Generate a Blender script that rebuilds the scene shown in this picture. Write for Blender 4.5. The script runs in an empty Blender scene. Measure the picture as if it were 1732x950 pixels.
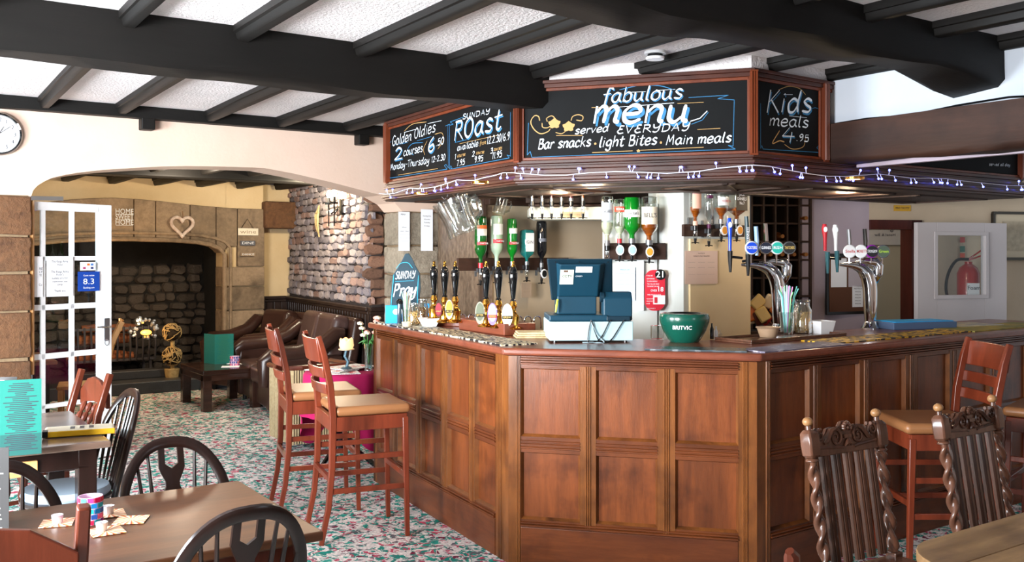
import bpy, bmesh, math, random
from mathutils import Vector, Matrix
from math import sin, cos, pi, radians, sqrt, atan2
random.seed(7)
sc = bpy.context.scene
COL = sc.collection
# ---------------------------------------------------------------- camera, world, lights, exposure
HC, FP, HY, CX = 1.6, 1619.0, 430.0, 866.0
cd = bpy.data.cameras.new('camera'); cam = bpy.data.objects.new('camera', cd); COL.objects.link(cam)
cam.location = (0, 0, HC); cam.rotation_euler = (pi/2, 0, 0)
cd.sensor_width = 36; cd.lens = 36*FP/1732; cd.shift_y = -(475-HY)/1732; cd.clip_start = .05; cd.clip_end = 100
sc.camera = cam
sc.view_settings.view_transform = 'Standard'; sc.view_settings.look = 'None'
sc.view_settings.exposure = 0.45; sc.view_settings.gamma = 1
w = bpy.data.worlds.new('world'); sc.world = w; w.use_nodes = True
w.node_tree.nodes['Background'].inputs[0].default_value = (.86, .93, 1, 1)
w.node_tree.nodes['Background'].inputs[1].default_value = .45
ANG = atan2(.562, .827)
W0 = Vector((-3.5, 6.95, 0)); U = Vector((cos(ANG), sin(ANG), 0)); V = Vector((-sin(ANG), cos(ANG), 0))
def RM(u, v, z=0): return W0 + u*U + v*V + Vector((0, 0, z))
def uv(x, y):
    r = Vector((x, y, 0)) - W0; return r.dot(U), r.dot(V)
def area(name, loc, target, sx, sy, power, col, spread=180):
    l = bpy.data.lights.new(name, 'AREA'); l.shape = 'RECTANGLE'; l.size = sx; l.size_y = sy; l.energy = power; l.color = col
    l.spread = radians(spread)
    o = bpy.data.objects.new(name, l); COL.objects.link(o); o.location = loc
    o.rotation_euler = (Vector(target)-Vector(loc)).to_track_quat('-Z', 'Y').to_euler(); return o
def lamp(name, loc, power, col, r=.04):
    l = bpy.data.lights.new(name, 'POINT'); l.energy = power; l.color = col; l.shadow_soft_size = r
    o = bpy.data.objects.new(name, l); COL.objects.link(o); o.location = loc; return o
# daylight through the windows of the left wall, the windows behind the camera and those on the right
area('window_light_left', RM(-2.85, -2.6, 1.45), RM(2, -2.6, .5), 1.5, 1.2, 310, (.82, .92, 1))
area('window_light_left_near', RM(-2.85, -5.2, 1.5), (-1.2, 5.2, .9), 1.6, 1.2, 280, (.97, .98, 1), 140)
area('window_light_behind', (-2.4, -1.6, 1.7), (.2, 5.2, 1.0), 2.4, 1.3, 40, (1, .96, .92))
area('window_light_right', (3.6, 1.2, 1.7), (1.2, 3.4, .9), .8, 1.0, 9, (.8, .88, 1))
# lamps of the rooms
lamp('back_room_lamp', RM(1.6, 1.9, 2.25), 50, (1, .84, .64), .15)
lamp('hearth_glow', RM(1.2, 3.6, 1.2), 14, (1, .62, .3), .1)
lamp('bar_lamp_left', RM(3.0, -2.4, 2.0), 9, (1, .78, .52), .06)
lamp('bar_lamp_middle', (.5, 5.95, 1.97), 8, (1, .76, .5), .06)
lamp('bar_lamp_right', (2.3, 6.6, 2.0), 12, (1, .72, .45), .06)
lamp('front_room_lamp', RM(-1.2, -6.4, 2.35), 5, (1, .72, .38), .06)
lamp('passage_lamp', (3.2, 8.6, 2.3), 11, (1, .78, .55), .1)
lamp('corridor_lamp', (4.3, 10.4, 2.3), 16, (.85, .9, 1), .1)

# ---------------------------------------------------------------- pixel helpers (turn a point of the photograph into a point of the room)
def at(px, py, Y): return Vector(((px-CX)/FP*Y, Y, HC-(py-HY)/FP*Y))
def gnd(px, py, z=0):
    Y = (HC-z)*FP/(py-HY); return Vector(((px-CX)/FP*Y, Y, z))
class Face:
    """a vertical plane through point o along unit direction d (world xy); hit() gives (t, z)"""
    def __init__(s, o, d):
        s.o = Vector((o[0], o[1])); s.d = Vector((d[0], d[1])).normalized(); s.ang = atan2(s.d.y, s.d.x)
    def hit(s, px, py):
        k = (px-CX)/FP
        t = (k*s.o.y-s.o.x)/(s.d.x-k*s.d.y); Y = s.o.y+t*s.d.y
        return t, HC-(py-HY)/FP*Y
    def pt(s, t, n=0, z=0):   # n: towards the viewer's side
        return Vector((s.o.x+t*s.d.x+n*s.d.y, s.o.y+t*s.d.y-n*s.d.x, z))
    def mat(s, t=0, n=0, z=0): return Matrix.Translation(s.pt(t, n, z)) @ Matrix.Rotation(s.ang, 4, 'Z')
def vplane(v): p = RM(0, v); return Face((p.x, p.y), (U.x, U.y))
def uplane(u): p = RM(u, 0); return Face((p.x, p.y), (V.x, V.y))

# ---------------------------------------------------------------- mesh helpers
class MB:
    def __init__(s): s.v = []; s.f = []; s.M = Matrix.Identity(4)
    def add(s, vs, fs):
        n = len(s.v); s.v += [tuple(s.M @ Vector(p)) for p in vs]; s.f += [tuple(i+n for i in f) for f in fs]; return s
    def box(s, x0, x1, y0, y1, z0, z1):
        return s.add([(x0,y0,z0),(x1,y0,z0),(x1,y1,z0),(x0,y1,z0),(x0,y0,z1),(x1,y0,z1),(x1,y1,z1),(x0,y1,z1)],
                     [(3,2,1,0),(4,5,6,7),(0,1,5,4),(1,2,6,5),(2,3,7,6),(3,0,4,7)])
    def bar(s, a, b, w, h=None, up=(0,0,1), w2=None, h2=None):
        a = Vector(a); b = Vector(b); h = h or w; w2 = w2 or w; h2 = h2 or h
        d = (b-a).normalized(); x = d.cross(Vector(up))
        if x.length < 1e-4: x = d.cross(Vector((1,0,0)))
        x.normalize(); y = x.cross(d)
        vs = [a+x*i*w/2+y*j*h/2 for i, j in ((-1,-1),(1,-1),(1,1),(-1,1))]+[b+x*i*w2/2+y*j*h2/2 for i, j in ((-1,-1),(1,-1),(1,1),(-1,1))]
        return s.add(vs, [(0,1,2,3),(7,6,5,4),(4,5,1,0),(5,6,2,1),(6,7,3,2),(7,4,0,3)])
    def prism(s, poly, a, b, axis='y'):
        """poly of 2-D points (other two axes) extruded from a to b along axis"""
        n = len(poly)
        def P(p, t): return (p[0], t, p[1]) if axis == 'y' else ((p[0], p[1], t) if axis == 'z' else (t, p[0], p[1]))
        vs = [P(p, a) for p in poly]+[P(p, b) for p in poly]
        fs = [tuple(range(n)), tuple(range(2*n-1, n-1, -1))]+[(i, i+n, (i+1) % n+n, (i+1) % n) for i in range(n)]
        return s.add(vs, fs)
    def lathe(s, prof, seg=20, c=(0,0,0), sx=1, sy=1, cap=True):
        vs = []; fs = []; n = len(prof)
        for j, (r, z) in enumerate(prof):
            for i in range(seg):
                a = 2*pi*i/seg; vs.append((c[0]+r*cos(a)*sx, c[1]+r*sin(a)*sy, c[2]+z))
        for j in range(n-1):
            for i in range(seg):
                k = (i+1) % seg; fs.append((j*seg+i, j*seg+k, (j+1)*seg+k, (j+1)*seg+i))
        if cap and prof[0][0] > 1e-5: fs.append(tuple(range(seg-1, -1, -1)))
        if cap and prof[-1][0] > 1e-5: fs.append(tuple((n-1)*seg+i for i in range(seg)))
        return s.add(vs, fs)
    def tube(s, pts, r, seg=8, closed=False, sq=1, up=None):
        pts = [Vector(p) for p in pts]; n = len(pts)
        rs = r if isinstance(r, (list, tuple)) else [r]*n
        vs = []; fs = []; prev = None
        for i, p in enumerate(pts):
            d = (pts[(i+1) % n]-pts[i-1]) if closed else (pts[min(i+1, n-1)]-pts[max(i-1, 0)])
            d.normalize()
            if up is not None: x = d.cross(Vector(up))
            elif prev is None: x = d.cross(Vector((0, 0, 1)) if abs(d.z) < .9 else Vector((1, 0, 0)))
            else: x = prev-d*prev.dot(d)
            if x.length < 1e-5: x = d.orthogonal()
            x.normalize(); prev = x; y = d.cross(x)
            for k in range(seg):
                a = 2*pi*k/seg+(pi/4 if seg == 4 else 0); vs.append(p+x*cos(a)*rs[i]*sq+y*sin(a)*rs[i])
        for i in range(n if closed else n-1):
            j = (i+1) % n
            for k in range(seg):
                l = (k+1) % seg; fs.append((i*seg+k, i*seg+l, j*seg+l, j*seg+k))
        if not closed: fs += [tuple(range(seg-1, -1, -1)), tuple((n-1)*seg+k for k in range(seg))]
        return s.add(vs, fs)
    def sph(s, c, r, seg=14, rings=8, sx=1, sy=1, sz=1):
        return s.lathe([(max(r*sin(pi*j/rings), 1e-6), -r*cos(pi*j/rings)*sz) for j in range(rings+1)], seg, c, sx, sy)
    def mesh(s, name, smooth=35):
        me = bpy.data.meshes.new(name); me.from_pydata(s.v, [], s.f)
        bm = bmesh.new(); bm.from_mesh(me); bmesh.ops.remove_doubles(bm, verts=bm.verts, dist=1e-5)
        bmesh.ops.recalc_face_normals(bm, faces=bm.faces); bm.to_mesh(me); bm.free()
        if smooth: me.shade_smooth(); me.set_sharp_from_angle(angle=radians(smooth))
        return me
    def build(s, name, mat, parent=None, bev=0, smooth=35, label=None, sub=0, seg=2):
        me = s.mesh(name, smooth); me.materials.append(mat)
        return link(name, me, parent, bev, label, sub, seg)
def link(name, me, parent=None, bev=0, label=None, sub=0, seg=2):
    o = bpy.data.objects.new(name, me); COL.objects.link(o); o.parent = parent
    if bev:
        m = o.modifiers.new('bevel', 'BEVEL'); m.width = bev; m.segments = seg; m.limit_method = 'ANGLE'; m.angle_limit = radians(40)
    if sub:
        m = o.modifiers.new('sub', 'SUBSURF'); m.levels = sub; m.render_levels = sub
    if label: o['label'] = label
    return o
def thing(name, label, cat, loc=(0,0,0), rz=0, group=None):
    o = bpy.data.objects.new(name, None); COL.objects.link(o); o.location = loc; o.rotation_euler = (0, 0, rz)
    o.empty_display_size = .1
    o['label'] = label; o['category'] = cat
    if group: o['group'] = group
    return o
def tag(o, label, cat, group=None):
    o['label'] = label; o['category'] = cat
    if group: o['group'] = group
    return o
def struct(o, label=None):
    o['kind'] = 'structure'
    if label: o['label'] = label
    return o
KIDS = {}
def kids(o): return [c for c in COL.objects if c.parent == o]
def dup(root, loc, rz, label, group=None):
    r = root.copy(); COL.objects.link(r); r.location = loc; r.rotation_euler = (0, 0, rz); r['label'] = label
    if group: r['group'] = group
    for ch in kids(root):
        c = ch.copy(); COL.objects.link(c); c.parent = r
        for g in kids(ch):
            d = g.copy(); COL.objects.link(d); d.parent = c
    return r
def box(name, m, x0, x1, y0, y1, z0, z1, parent=None, bev=0, label=None):
    return MB().box(x0, x1, y0, y1, z0, z1).build(name, m, parent, bev, 0, label)

# ---------------------------------------------------------------- materials
def lin(h):
    if not isinstance(h, str): return tuple(h)+((1,) if len(h) == 3 else ())
    c = [int(h[i:i+2], 16)/255 for i in (0, 2, 4)]
    return tuple(x/12.92 if x <= .04045 else ((x+.055)/1.055)**2.4 for x in c)+(1,)
class NT:
    def __init__(s, name):
        s.m = bpy.data.materials.new(name); s.m.use_nodes = True; s.t = s.m.node_tree; s.b = s.t.nodes['Principled BSDF']; s.out = s.t.nodes['Material Output']
    def n(s, typ, **kw):
        x = s.t.nodes.new(typ)
        for k, v in kw.items():
            if k in x.inputs.keys() if isinstance(k, str) else False: x.inputs[k].default_value = v
            else: setattr(x, k, v)
        return x
    def l(s, a, b): s.t.links.new(a, b)
    def coords(s, scale=(1,1,1), rot=(0,0,0)):
        tc = s.n('ShaderNodeTexCoord'); mp = s.n('ShaderNodeMapping'); mp.inputs['Scale'].default_value = scale; mp.inputs['Rotation'].default_value = rot
        s.l(tc.outputs['Object'], mp.inputs[0]); return mp.outputs[0]
    def noise(s, vec, scale, detail=4, rough=.55, dist=0):
        x = s.n('ShaderNodeTexNoise'); x.inputs['Scale'].default_value = scale; x.inputs['Detail'].default_value = detail
        x.inputs['Roughness'].default_value = rough; x.inputs['Distortion'].default_value = dist; s.l(vec, x.inputs['Vector']); return x.outputs[0]
    def ramp(s, fac, stops, interp='LINEAR'):
        x = s.n('ShaderNodeValToRGB'); e = x.color_ramp; e.interpolation = interp
        while len(e.elements) < len(stops): e.elements.new(.5)
        for el, (p, c) in zip(e.elements, stops): el.position = p; el.color = lin(c)
        s.l(fac, x.inputs[0]); return x.outputs[0]
    def mix(s, fac, a, b, mode='MIX'):
        x = s.n('ShaderNodeMix'); x.data_type = 'RGBA'; x.blend_type = mode
        for i, v in ((0, fac), (6, a), (7, b)):
            if hasattr(v, 'links') or hasattr(v, 'is_linked'): s.l(v, x.inputs[i])
            else: x.inputs[i].default_value = v
        return x.outputs[2]
    def bump(s, h, strength, dist=.01):
        x = s.n('ShaderNodeBump'); x.inputs['Strength'].default_value = strength; x.inputs['Distance'].default_value = dist
        s.l(h, x.inputs['Height']); s.l(x.outputs[0], s.b.inputs['Normal'])
MC = {}
def mat(name, col, rough=.5, metal=0, col2=None, scale=6, bump=0, bscale=60, emit=0, trans=0, coat=0, ior=1.45, spec=.5):
    if name in MC: return MC[name]
    s = NT(name); b = s.b
    b.inputs['Base Color'].default_value = lin(col); b.inputs['Roughness'].default_value = rough; b.inputs['Metallic'].default_value = metal
    b.inputs['Transmission Weight'].default_value = trans; b.inputs['Coat Weight'].default_value = coat; b.inputs['IOR'].default_value = ior
    b.inputs['Specular IOR Level'].default_value = spec
    vec = s.coords()
    f = s.noise(vec, scale, 5)
    c = s.ramp(f, [(.3, col), (.7, col2 or col)]); s.l(c, b.inputs['Base Color'])
    if bump: s.bump(s.noise(vec, bscale, 4, .6), bump)
    if emit: b.inputs['Emission Color'].default_value = lin(col); b.inputs['Emission Strength'].default_value = emit
    MC[name] = s.m; return s.m
def wood(name, c1, c2, c3=None, axis='z', rough=.35, g=1.0, bump=.15, coat=0, dark=.0):
    s = NT(name); st = {'x': (.12, 1, 1), 'y': (1, .12, 1), 'z': (1, 1, .12)}[axis]
    oi = s.n('ShaderNodeObjectInfo'); add = s.n('ShaderNodeVectorMath'); add.operation = 'ADD'
    sc_ = s.n('ShaderNodeVectorMath'); sc_.operation = 'SCALE'; sc_.inputs['Scale'].default_value = 7.0
    cmb = s.n('ShaderNodeCombineXYZ')
    for i in range(3): s.l(oi.outputs['Random'], cmb.inputs[i])
    s.l(cmb.outputs[0], sc_.inputs[0])
    v0 = s.coords(st); s.l(v0, add.inputs[0]); s.l(sc_.outputs[0], add.inputs[1]); vec = add.outputs[0]
    big = s.noise(vec, 5*g, 3, .5, .6); fine = s.noise(vec, 46*g, 6, .7, .3); pore = s.noise(vec, 160*g, 3, .6)
    c = s.ramp(big, [(.25, c1), (.5, c2), (.78, c3 or c1)])
    f2 = s.ramp(fine, [(.3, (.52,.48,.45)), (.6, (1.05,1.05,1.05))])
    c = s.mix(.55, c, f2, 'MULTIPLY')
    v3 = s.coords((1,1,1)); blot = s.ramp(s.noise(v3, 3.2, 4, .6), [(.33, (.42,.38,.4)), (.5, (1,1,1))])
    c = s.mix(dark, c, blot, 'MULTIPLY')
    s.l(c, s.b.inputs['Base Color']); s.b.inputs['Roughness'].default_value = rough; s.b.inputs['Coat Weight'].default_value = coat*.6; s.b.inputs['Specular IOR Level'].default_value = .35
    s.b.inputs['Coat Roughness'].default_value = .15
    if bump: s.bump(s.mix(.5, fine, pore), bump, .003)
    MC[name] = s.m; return s.m
def glass(name, col=(1,1,1), alpha=.12, rough=.03):
    """thin clear glass: mostly straight through, with reflections at the edge"""
    s = NT(name); tr = s.n('ShaderNodeBsdfTransparent'); tr.inputs[0].default_value = lin(col)
    gl = s.n('ShaderNodeBsdfGlossy'); gl.inputs['Roughness'].default_value = rough; gl.inputs[0].default_value = (1,1,1,1)
    lw = s.n('ShaderNodeLayerWeight'); lw.inputs[0].default_value = .35; mp = s.n('ShaderNodeMapRange')
    mp.inputs['To Min'].default_value = alpha*.5; mp.inputs['To Max'].default_value = min(1, alpha*5); s.l(lw.outputs['Facing'], mp.inputs[0])
    mx = s.n('ShaderNodeMixShader'); s.l(mp.outputs[0], mx.inputs[0]); s.l(tr.outputs[0], mx.inputs[1]); s.l(gl.outputs[0], mx.inputs[2])
    s.l(mx.outputs[0], s.out.inputs[0]); s.t.nodes.remove(s.b); MC[name] = s.m; return s.m

BLACKWOOD = wood('black_beam_paint', '070605', '0c0a08', '040403', 'x', .65, .5, .5)
BLACKWOODY = wood('black_joist_paint', '0c0b0a', '12100e', '070606', 'y', .55, .5, .4)
for _m in (BLACKWOOD, BLACKWOODY): _m.node_tree.nodes['Principled BSDF'].inputs['Specular IOR Level'].default_value = .25
BROWNBEAM = wood('brown_beam', '24140e', '3c2216', '150c09', 'y', .65, .5, .6, dark=.6)
OAKZ = wood('oak_panel_upright', '5c2c16', '7e421e', '3a1a0d', 'z', .34, 1, .3, .12, dark=.9)
OAKX = wood('oak_rail_lengthwise', '4e2615', '6e391b', '32170d', 'x', .3, 1, .3, .2, dark=.8)
OAKZD = wood('oak_stile_upright', '542b17', '7e4a22', '351a0e', 'z', .28, 1, .3, .25, dark=.8)
TOPW = wood('counter_mahogany', '6e3626', '7f4430', '50261b', 'x', .3, .8, .05, .25)
CORN = wood('cornice_mahogany', '34170f', '4a2317', '240f0a', 'x', .4, .8, .15, .1)
CORNZ = wood('cornice_mahogany_upright', '5a2614', '74361c', '3a180e', 'z', .4, .8, .15, .1)
PLASTER = mat('pink_plaster', 'd4b8a5', .85, col2='dac1b0', scale=2, bump=.12, bscale=35)
CEILM = mat('ceiling_plaster', 'dfd9d9', .9, col2='d4cfcf', scale=3, bump=.9, bscale=55)
CREAM = mat('cream_plaster', 'd2b78c', .85, col2='dcc49c', scale=3, bump=.3, bscale=40)
WHITEP = mat('white_plaster', 'e6e6e6', .8, col2='dfe2e6', scale=2, bump=.1)
def stone(name, c1, c2, c3, scale=5, bump=.8, rough=.85):
    s = NT(name); oi = s.n('ShaderNodeObjectInfo'); vec = s.coords()
    a = s.noise(vec, scale, 6, .65, .4); b = s.noise(vec, scale*6, 5, .7)
    c = s.ramp(a, [(.28, c1), (.5, c2), (.72, c3)])
    c = s.mix(.6, c, s.ramp(b, [(.3, (.6,.58,.55)), (.65, (1.1,1.1,1.08))]), 'MULTIPLY')
    r = s.n('ShaderNodeMapRange'); r.inputs['To Min'].default_value = .7; r.inputs['To Max'].default_value = 1.25; s.l(oi.outputs['Random'], r.inputs[0])
    hv = s.n('ShaderNodeHueSaturation'); s.l(r.outputs[0], hv.inputs['Value']); s.l(c, hv.inputs['Color'])
    s.l(hv.outputs[0], s.b.inputs['Base Color']); s.b.inputs['Roughness'].default_value = rough
    s.bump(s.mix(.5, a, b), bump, .03); MC[name] = s.m; return s.m
STONEB = stone('brown_stone', '3c2414', '65442a', '4a3422', 5, 1)
STONEM = stone('mantel_stone', '7c6a56', '98826a', '5f5040', 3, .5)
STONEH = stone('hearth_rubble_stone', '3a3636', '645c56', '211f1f', 5, 1, .7)
STONEW = stone('pale_wall_stone', 'a09498', 'bdb2b4', '8c7a78', 6, .8)
STONEW2 = stone('grey_wall_stone', '7c7680', '989098', '605860', 6, .8); STONER2 = stone('pinkish_wall_stone', '9a7c74', 'b4948a', '7c6058', 6, .8)
STONER = stone('red_wall_stone', '8a604c', 'a47a62', '6d4a3c', 6, .8)
MORTAR = mat('mortar', '8a7458', .95, col2='75614a', scale=10, bump=.6)
MORTARD = mat('dark_joint', '2a211f', .95, col2='38302c', scale=10, bump=.6)
SOOT = mat('soot', '151414', .95, col2='1f1e1d', bump=.6)
CHALK = mat('chalkboard', '08090a', .7, col2='0d0f11', scale=4, spec=.2)
WHT = mat('white_chalk_paint', 'dfeaf4', .7); BLU = mat('blue_chalk_paint', '2f78a8', .7); GLD = mat('gold_chalk_paint', 'b8925a', .7)
BRASS = mat('brass', 'd9a24a', .18, 1, bump=.03); STEEL = mat('chrome', 'dfe3e8', .07, 1); GREYM = mat('grey_metal', '8b8f94', .35, .9)
BLK = mat('black_plastic', '0e0f11', .3); GBLK = mat('gloss_black', '0a0c0e', .08, coat=.6)
WHITE = mat('white_paint', 'e9ecef', .4); PAPER = mat('white_paper', 'eef1f6', .8)
GLASS = glass('clear_glass', (.96, .98, .98), .16); PANE = glass('window_pane', (.93, .95, .95), .02, .01)
GREENG = mat('green_bottle_glass', '0c6b22', .06, col2='0e7f28', coat=1, spec=.8)
RED = mat('red_label', 'c02030', .5)

# ---------------------------------------------------------------- floor, ceiling, beams
def carpet():
    s = NT('floral_carpet'); v = s.coords()
    n = s.n('ShaderNodeTexNoise'); n.inputs['Scale'].default_value = 14; n.inputs['Detail'].default_value = 3; s.l(v, n.inputs[0])
    m1 = s.n('ShaderNodeVectorMath'); m1.operation = 'MULTIPLY_ADD'; m1.inputs[1].default_value = (.13, .13, 0); s.l(n.outputs['Color'], m1.inputs[0]); s.l(v, m1.inputs[2])
    vo = s.n('ShaderNodeTexVoronoi'); vo.inputs['Scale'].default_value = 34; s.l(m1.outputs[0], vo.inputs['Vector'])
    sp = s.n('ShaderNodeSeparateColor'); s.l(vo.outputs['Color'], sp.inputs[0])
    c = s.ramp(sp.outputs[0], [(0, '12897c'), (.25, 'e9e2de'), (.47, 'c84c66'), (.58, '6a646c'), (.66, 'efe8e4'), (.82, '24a090'), (.94, '7c2040')], 'CONSTANT')
    vo2 = s.n('ShaderNodeTexVoronoi'); vo2.inputs['Scale'].default_value = 15; vo2.feature = 'DISTANCE_TO_EDGE'; s.l(m1.outputs[0], vo2.inputs['Vector'])
    e = s.ramp(vo2.outputs[0], [(.03, (1,1,1)), (.055, (0,0,0))]); c = s.mix(e, c, lin('dcd6d4'))
    wv = s.noise(v, 60, 3); r3 = s.ramp(wv, [(.4, (0,0,0)), (.6, (1,1,1))]); c = s.mix(r3, c, s.mix(.35, c, lin('4a4046')))
    s.l(c, s.b.inputs['Base Color']); s.b.inputs['Roughness'].default_value = .95; s.b.inputs['Specular IOR Level'].default_value = .1
    s.bump(s.noise(v, 300, 2), .5, .004); return s.m
def room_obj(o): o.matrix_world = Matrix.Translation(W0) @ Matrix.Rotation(ANG, 4, 'Z'); return o
def rbox(name, m, u0, u1, v0, v1, z0, z1, bev=0, parent=None, label=None):
    o = box(name, m, u0, u1, v0, v1, z0, z1, parent, bev, label)
    if not parent: room_obj(o)
    return o
floor = struct(rbox('floor', carpet(), -3.3, 8, -10.5, 7, -.08, 0), 'floral carpet in teal, cream and red over the whole floor')
CZ = 2.73
ceil = struct(rbox('ceiling', CEILM, -3.3, 6.6, -10.5, 0, CZ, CZ+.08), 'white textured ceiling between black joists')
def joist(u, v0, v1, du=0, w=.1, h=.075, z=CZ, parent=None, m=None):
    mb = MB()
    pr = [(-w/2, 0), (-w/2, -h*.45), (-w/2+.012, -h*.5), (-w/2+.018, -h*.85), (-w/2+.03, -h), (w/2-.03, -h), (w/2-.018, -h*.85), (w/2-.012, -h*.5), (w/2, -h*.45), (w/2, 0)]
    n = len(pr); vs = []; fs = []; k = 8
    for i in range(k+1):
        t = i/k; v = v0+(v1-v0)*t; off = du*t+random.uniform(-.004, .004)
        vs += [(u+off+p[0], v, z+p[1]+(random.uniform(-.004, .004) if p[1] < 0 else 0)) for p in pr]
    for i in range(k):
        for j in range(n-1): fs.append((i*n+j, i*n+j+1, (i+1)*n+j+1, (i+1)*n+j))
    fs += [tuple(range(n)), tuple(range((k+1)*n-1, k*n-1, -1))]
    mb.add(vs, fs); return mb.build('joist', m or BLACKWOODY, parent or ceil, smooth=40)
for k, (ua, ub) in enumerate([(-2.9,-3.0),(-2.35,-2.45),(-1.75,-1.85),(-1.15,-1.25),(-.55,-.66),(.083,-.016),(.61,.52),(1.273,1.144),(1.857,1.716),(2.459,2.27)]):
    joist(ua, -.1, -8.4, (ub-ua)/3.03*8.3*.6)
for ub in (2.86,3.4,3.95,4.5,5.0): joist(ub, -.1 if ub < 3.3 else -1.2, -8.4, -.12)
def rough_beam(name, u0, u1, v0, v1, z0, z1, wob, m, axis='u', n=22, label=None, prof=None):
    mb = MB(); vs = []; fs = []
    base = [(0,1),(0,.12),(.1,0),(.9,0),(1,.12),(1,1)]; nb = len(base)
    a0, a1 = (u0, u1) if axis == 'u' else (v0, v1); c0, c1 = (v0, v1) if axis == 'u' else (u0, u1)
    ph = [random.uniform(0, 6) for _ in range(6)]
    for i in range(n+1):
        t = i/n; a = a0+(a1-a0)*t; L = a*1.7
        for j, (c, z) in enumerate(base):
            wz = wob*(.6*sin(L*1.3+ph[0]+c*2)+.5*sin(L*3.1+ph[1]+j)+random.uniform(-.25, .25)); wc = wob*(.5*sin(L*2.1+ph[2]+j*.7)+random.uniform(-.25, .25))
            zz = z0+(z1-z0)*z+(wz if z < .9 else 0)+(prof(a) if prof and z < .5 else 0); cc = c0+(c1-c0)*c+wc
            vs.append((a, cc, zz) if axis == 'u' else (cc, a, zz))
    for i in range(n):
        for j in range(nb-1): fs.append((i*nb+j, i*nb+j+1, (i+1)*nb+j+1, (i+1)*nb+j))
        fs.append((i*nb+nb-1, i*nb, (i+1)*nb, (i+1)*nb+nb-1))
    fs += [tuple(range(nb)), tuple(range((n+1)*nb-1, n*nb-1, -1))]
    mb.add(vs, fs); o = mb.build(name, m, ceil, smooth=50, label=label); return o
rough_beam('beam', -3.2, 2.74, -3.03, -2.77, 2.49, 2.76, .012, BLACKWOOD, label='thick black hewn beam ending at the menu board', n=30)
rough_beam('beam', -3.2, 3.95, -5.03, -4.73, 2.53, 2.76, .022, BLACKWOOD, label='crooked black beam nearest the camera', n=36,
           prof=lambda a: -.07*max(0, min(1, (a-3.3)/.5)))
rough_beam('beam', 3.84, 4.1, -7.6, -3.9, 2.15, 2.39, .012, BROWNBEAM, 'v', label='worn brown beam running below the white bulkhead')
rbox('wall_plate', BLACKWOOD, -3.2, 3.0, -.1, .02, 2.64, CZ+.02, .006, ceil).location = (0, 0, 0)
for px in (246, 608):
    u, z = vplane(0).hit(px, 222)
    box('corbel', BLACKWOODY, u-.05, u+.05, -.1, .02, 2.555, 2.645, ceil, .008)
# small nail heads and the smoke alarm
t, Y = None, None
p = at(1108, 87, HC and (CZ-HC)*FP/(HY-87)); sa = thing('smoke_alarm', 'small white round smoke alarm on the ceiling between joists', 'smoke alarm', (p.x, p.y, CZ-.045))
MB().lathe([(.01,0),(.05,0),(.052,.012),(.045,.016)], 24).build('cover', WHITE, sa)
MB().lathe([(.042,.016),(.042,.03)], 24).build('vent', BLK, sa)
MB().lathe([(.06,.03),(.06,.045)], 24).build('base', WHITE, sa)
# arched wall
AW = vplane(0)
arch = []
for px, py in ((52,334),(56,322),(63,314),(74,307),(87,301),(108,296),(131,292),(175,287),(224,284),(270,281.5),(316,280.5),(380,281.5),(447,284),(500,294),(560,308),(610,321),(645,330),(668,343),(680,357)):
    arch.append(AW.hit(px, py))
a0 = arch[0][0]; a1 = arch[-1][0]; APT = .36
mb = MB()
top = CZ
for i in range(len(arch)-1):
    (ua, za), (ub, zb) = arch[i], arch[i+1]
    mb.add([(ua,0,za),(ub,0,zb),(ub,0,top),(ua,0,top),(ua,APT,za),(ub,APT,zb),(ub,APT,top),(ua,APT,top)], [(0,1,2,3),(7,6,5,4),(0,4,5,1)])
mb.box(-3.3, a0, 0, APT, arch[0][1], top); mb.box(a1, 3.42, 0, APT, arch[-1][1], top)
struct(room_obj(mb.build('wall_left', PLASTER, smooth=0)), 'pale pink plaster wall above the wide arch')
def blocks(name, parent_name, u0, u1, v0, v1, rows, m, gap=.014, cols=1, depth=0, lab=None, core=MORTAR):
    c = room_obj(box(parent_name, core, u0+.02, u1-.02, v0+.02, v1-.02, 0, rows[-1])); struct(c, lab)
    for i in range(len(rows)-1):
        n = cols if i % 2 == 0 else max(1, cols-1) if cols > 1 else 1
        cuts = [u0+(u1-u0)*(k/n) for k in range(n+1)]
        for k in range(n):
            mb = MB(); mb.box(cuts[k]+(gap/2 if k else 0), cuts[k+1]-(gap/2 if k < n-1 else 0), v0, v1, rows[i]+gap/2, rows[i+1]-gap/2)
            me = mb.mesh(name, 0); me.materials.append(m)
            bm = bmesh.new(); bm.from_mesh(me); bmesh.ops.subdivide_edges(bm, edges=bm.edges, cuts=5, use_grid_fill=True)
            for vv in bm.verts:
                vv.co += Vector([random.uniform(-.006, .006) for _ in range(3)])
            bm.to_mesh(me); bm.free(); me.shade_smooth()
            o = link(name, me, c, .012)
    return c
zr = [AW.hit(25, y)[1] for y in (950, 840, 735, 680, 608, 527, 461, 399, 330)]; zr[0] = 0.0
zr = sorted(set(max(0, z) for z in zr))
blocks('stone_block', 'wall_left_pier', -1.25, a0, -.03, APT+.02, zr, STONEB, .02, 1, lab='stone pier of large brown blocks left of the glazed door')
zr = [0, .3, .62, .95, 1.2, 1.42, 1.68, arch[-1][1]]
blocks('stone_block', 'wall_left_jamb', a1, 3.40, -.02, APT, zr, stone('grey_pier_stone', '8d8272', 'a89c8a', '6a5f50', 5, .8), .014, 1, lab='grey stone pier behind the hand pumps carrying paper notices')
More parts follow.
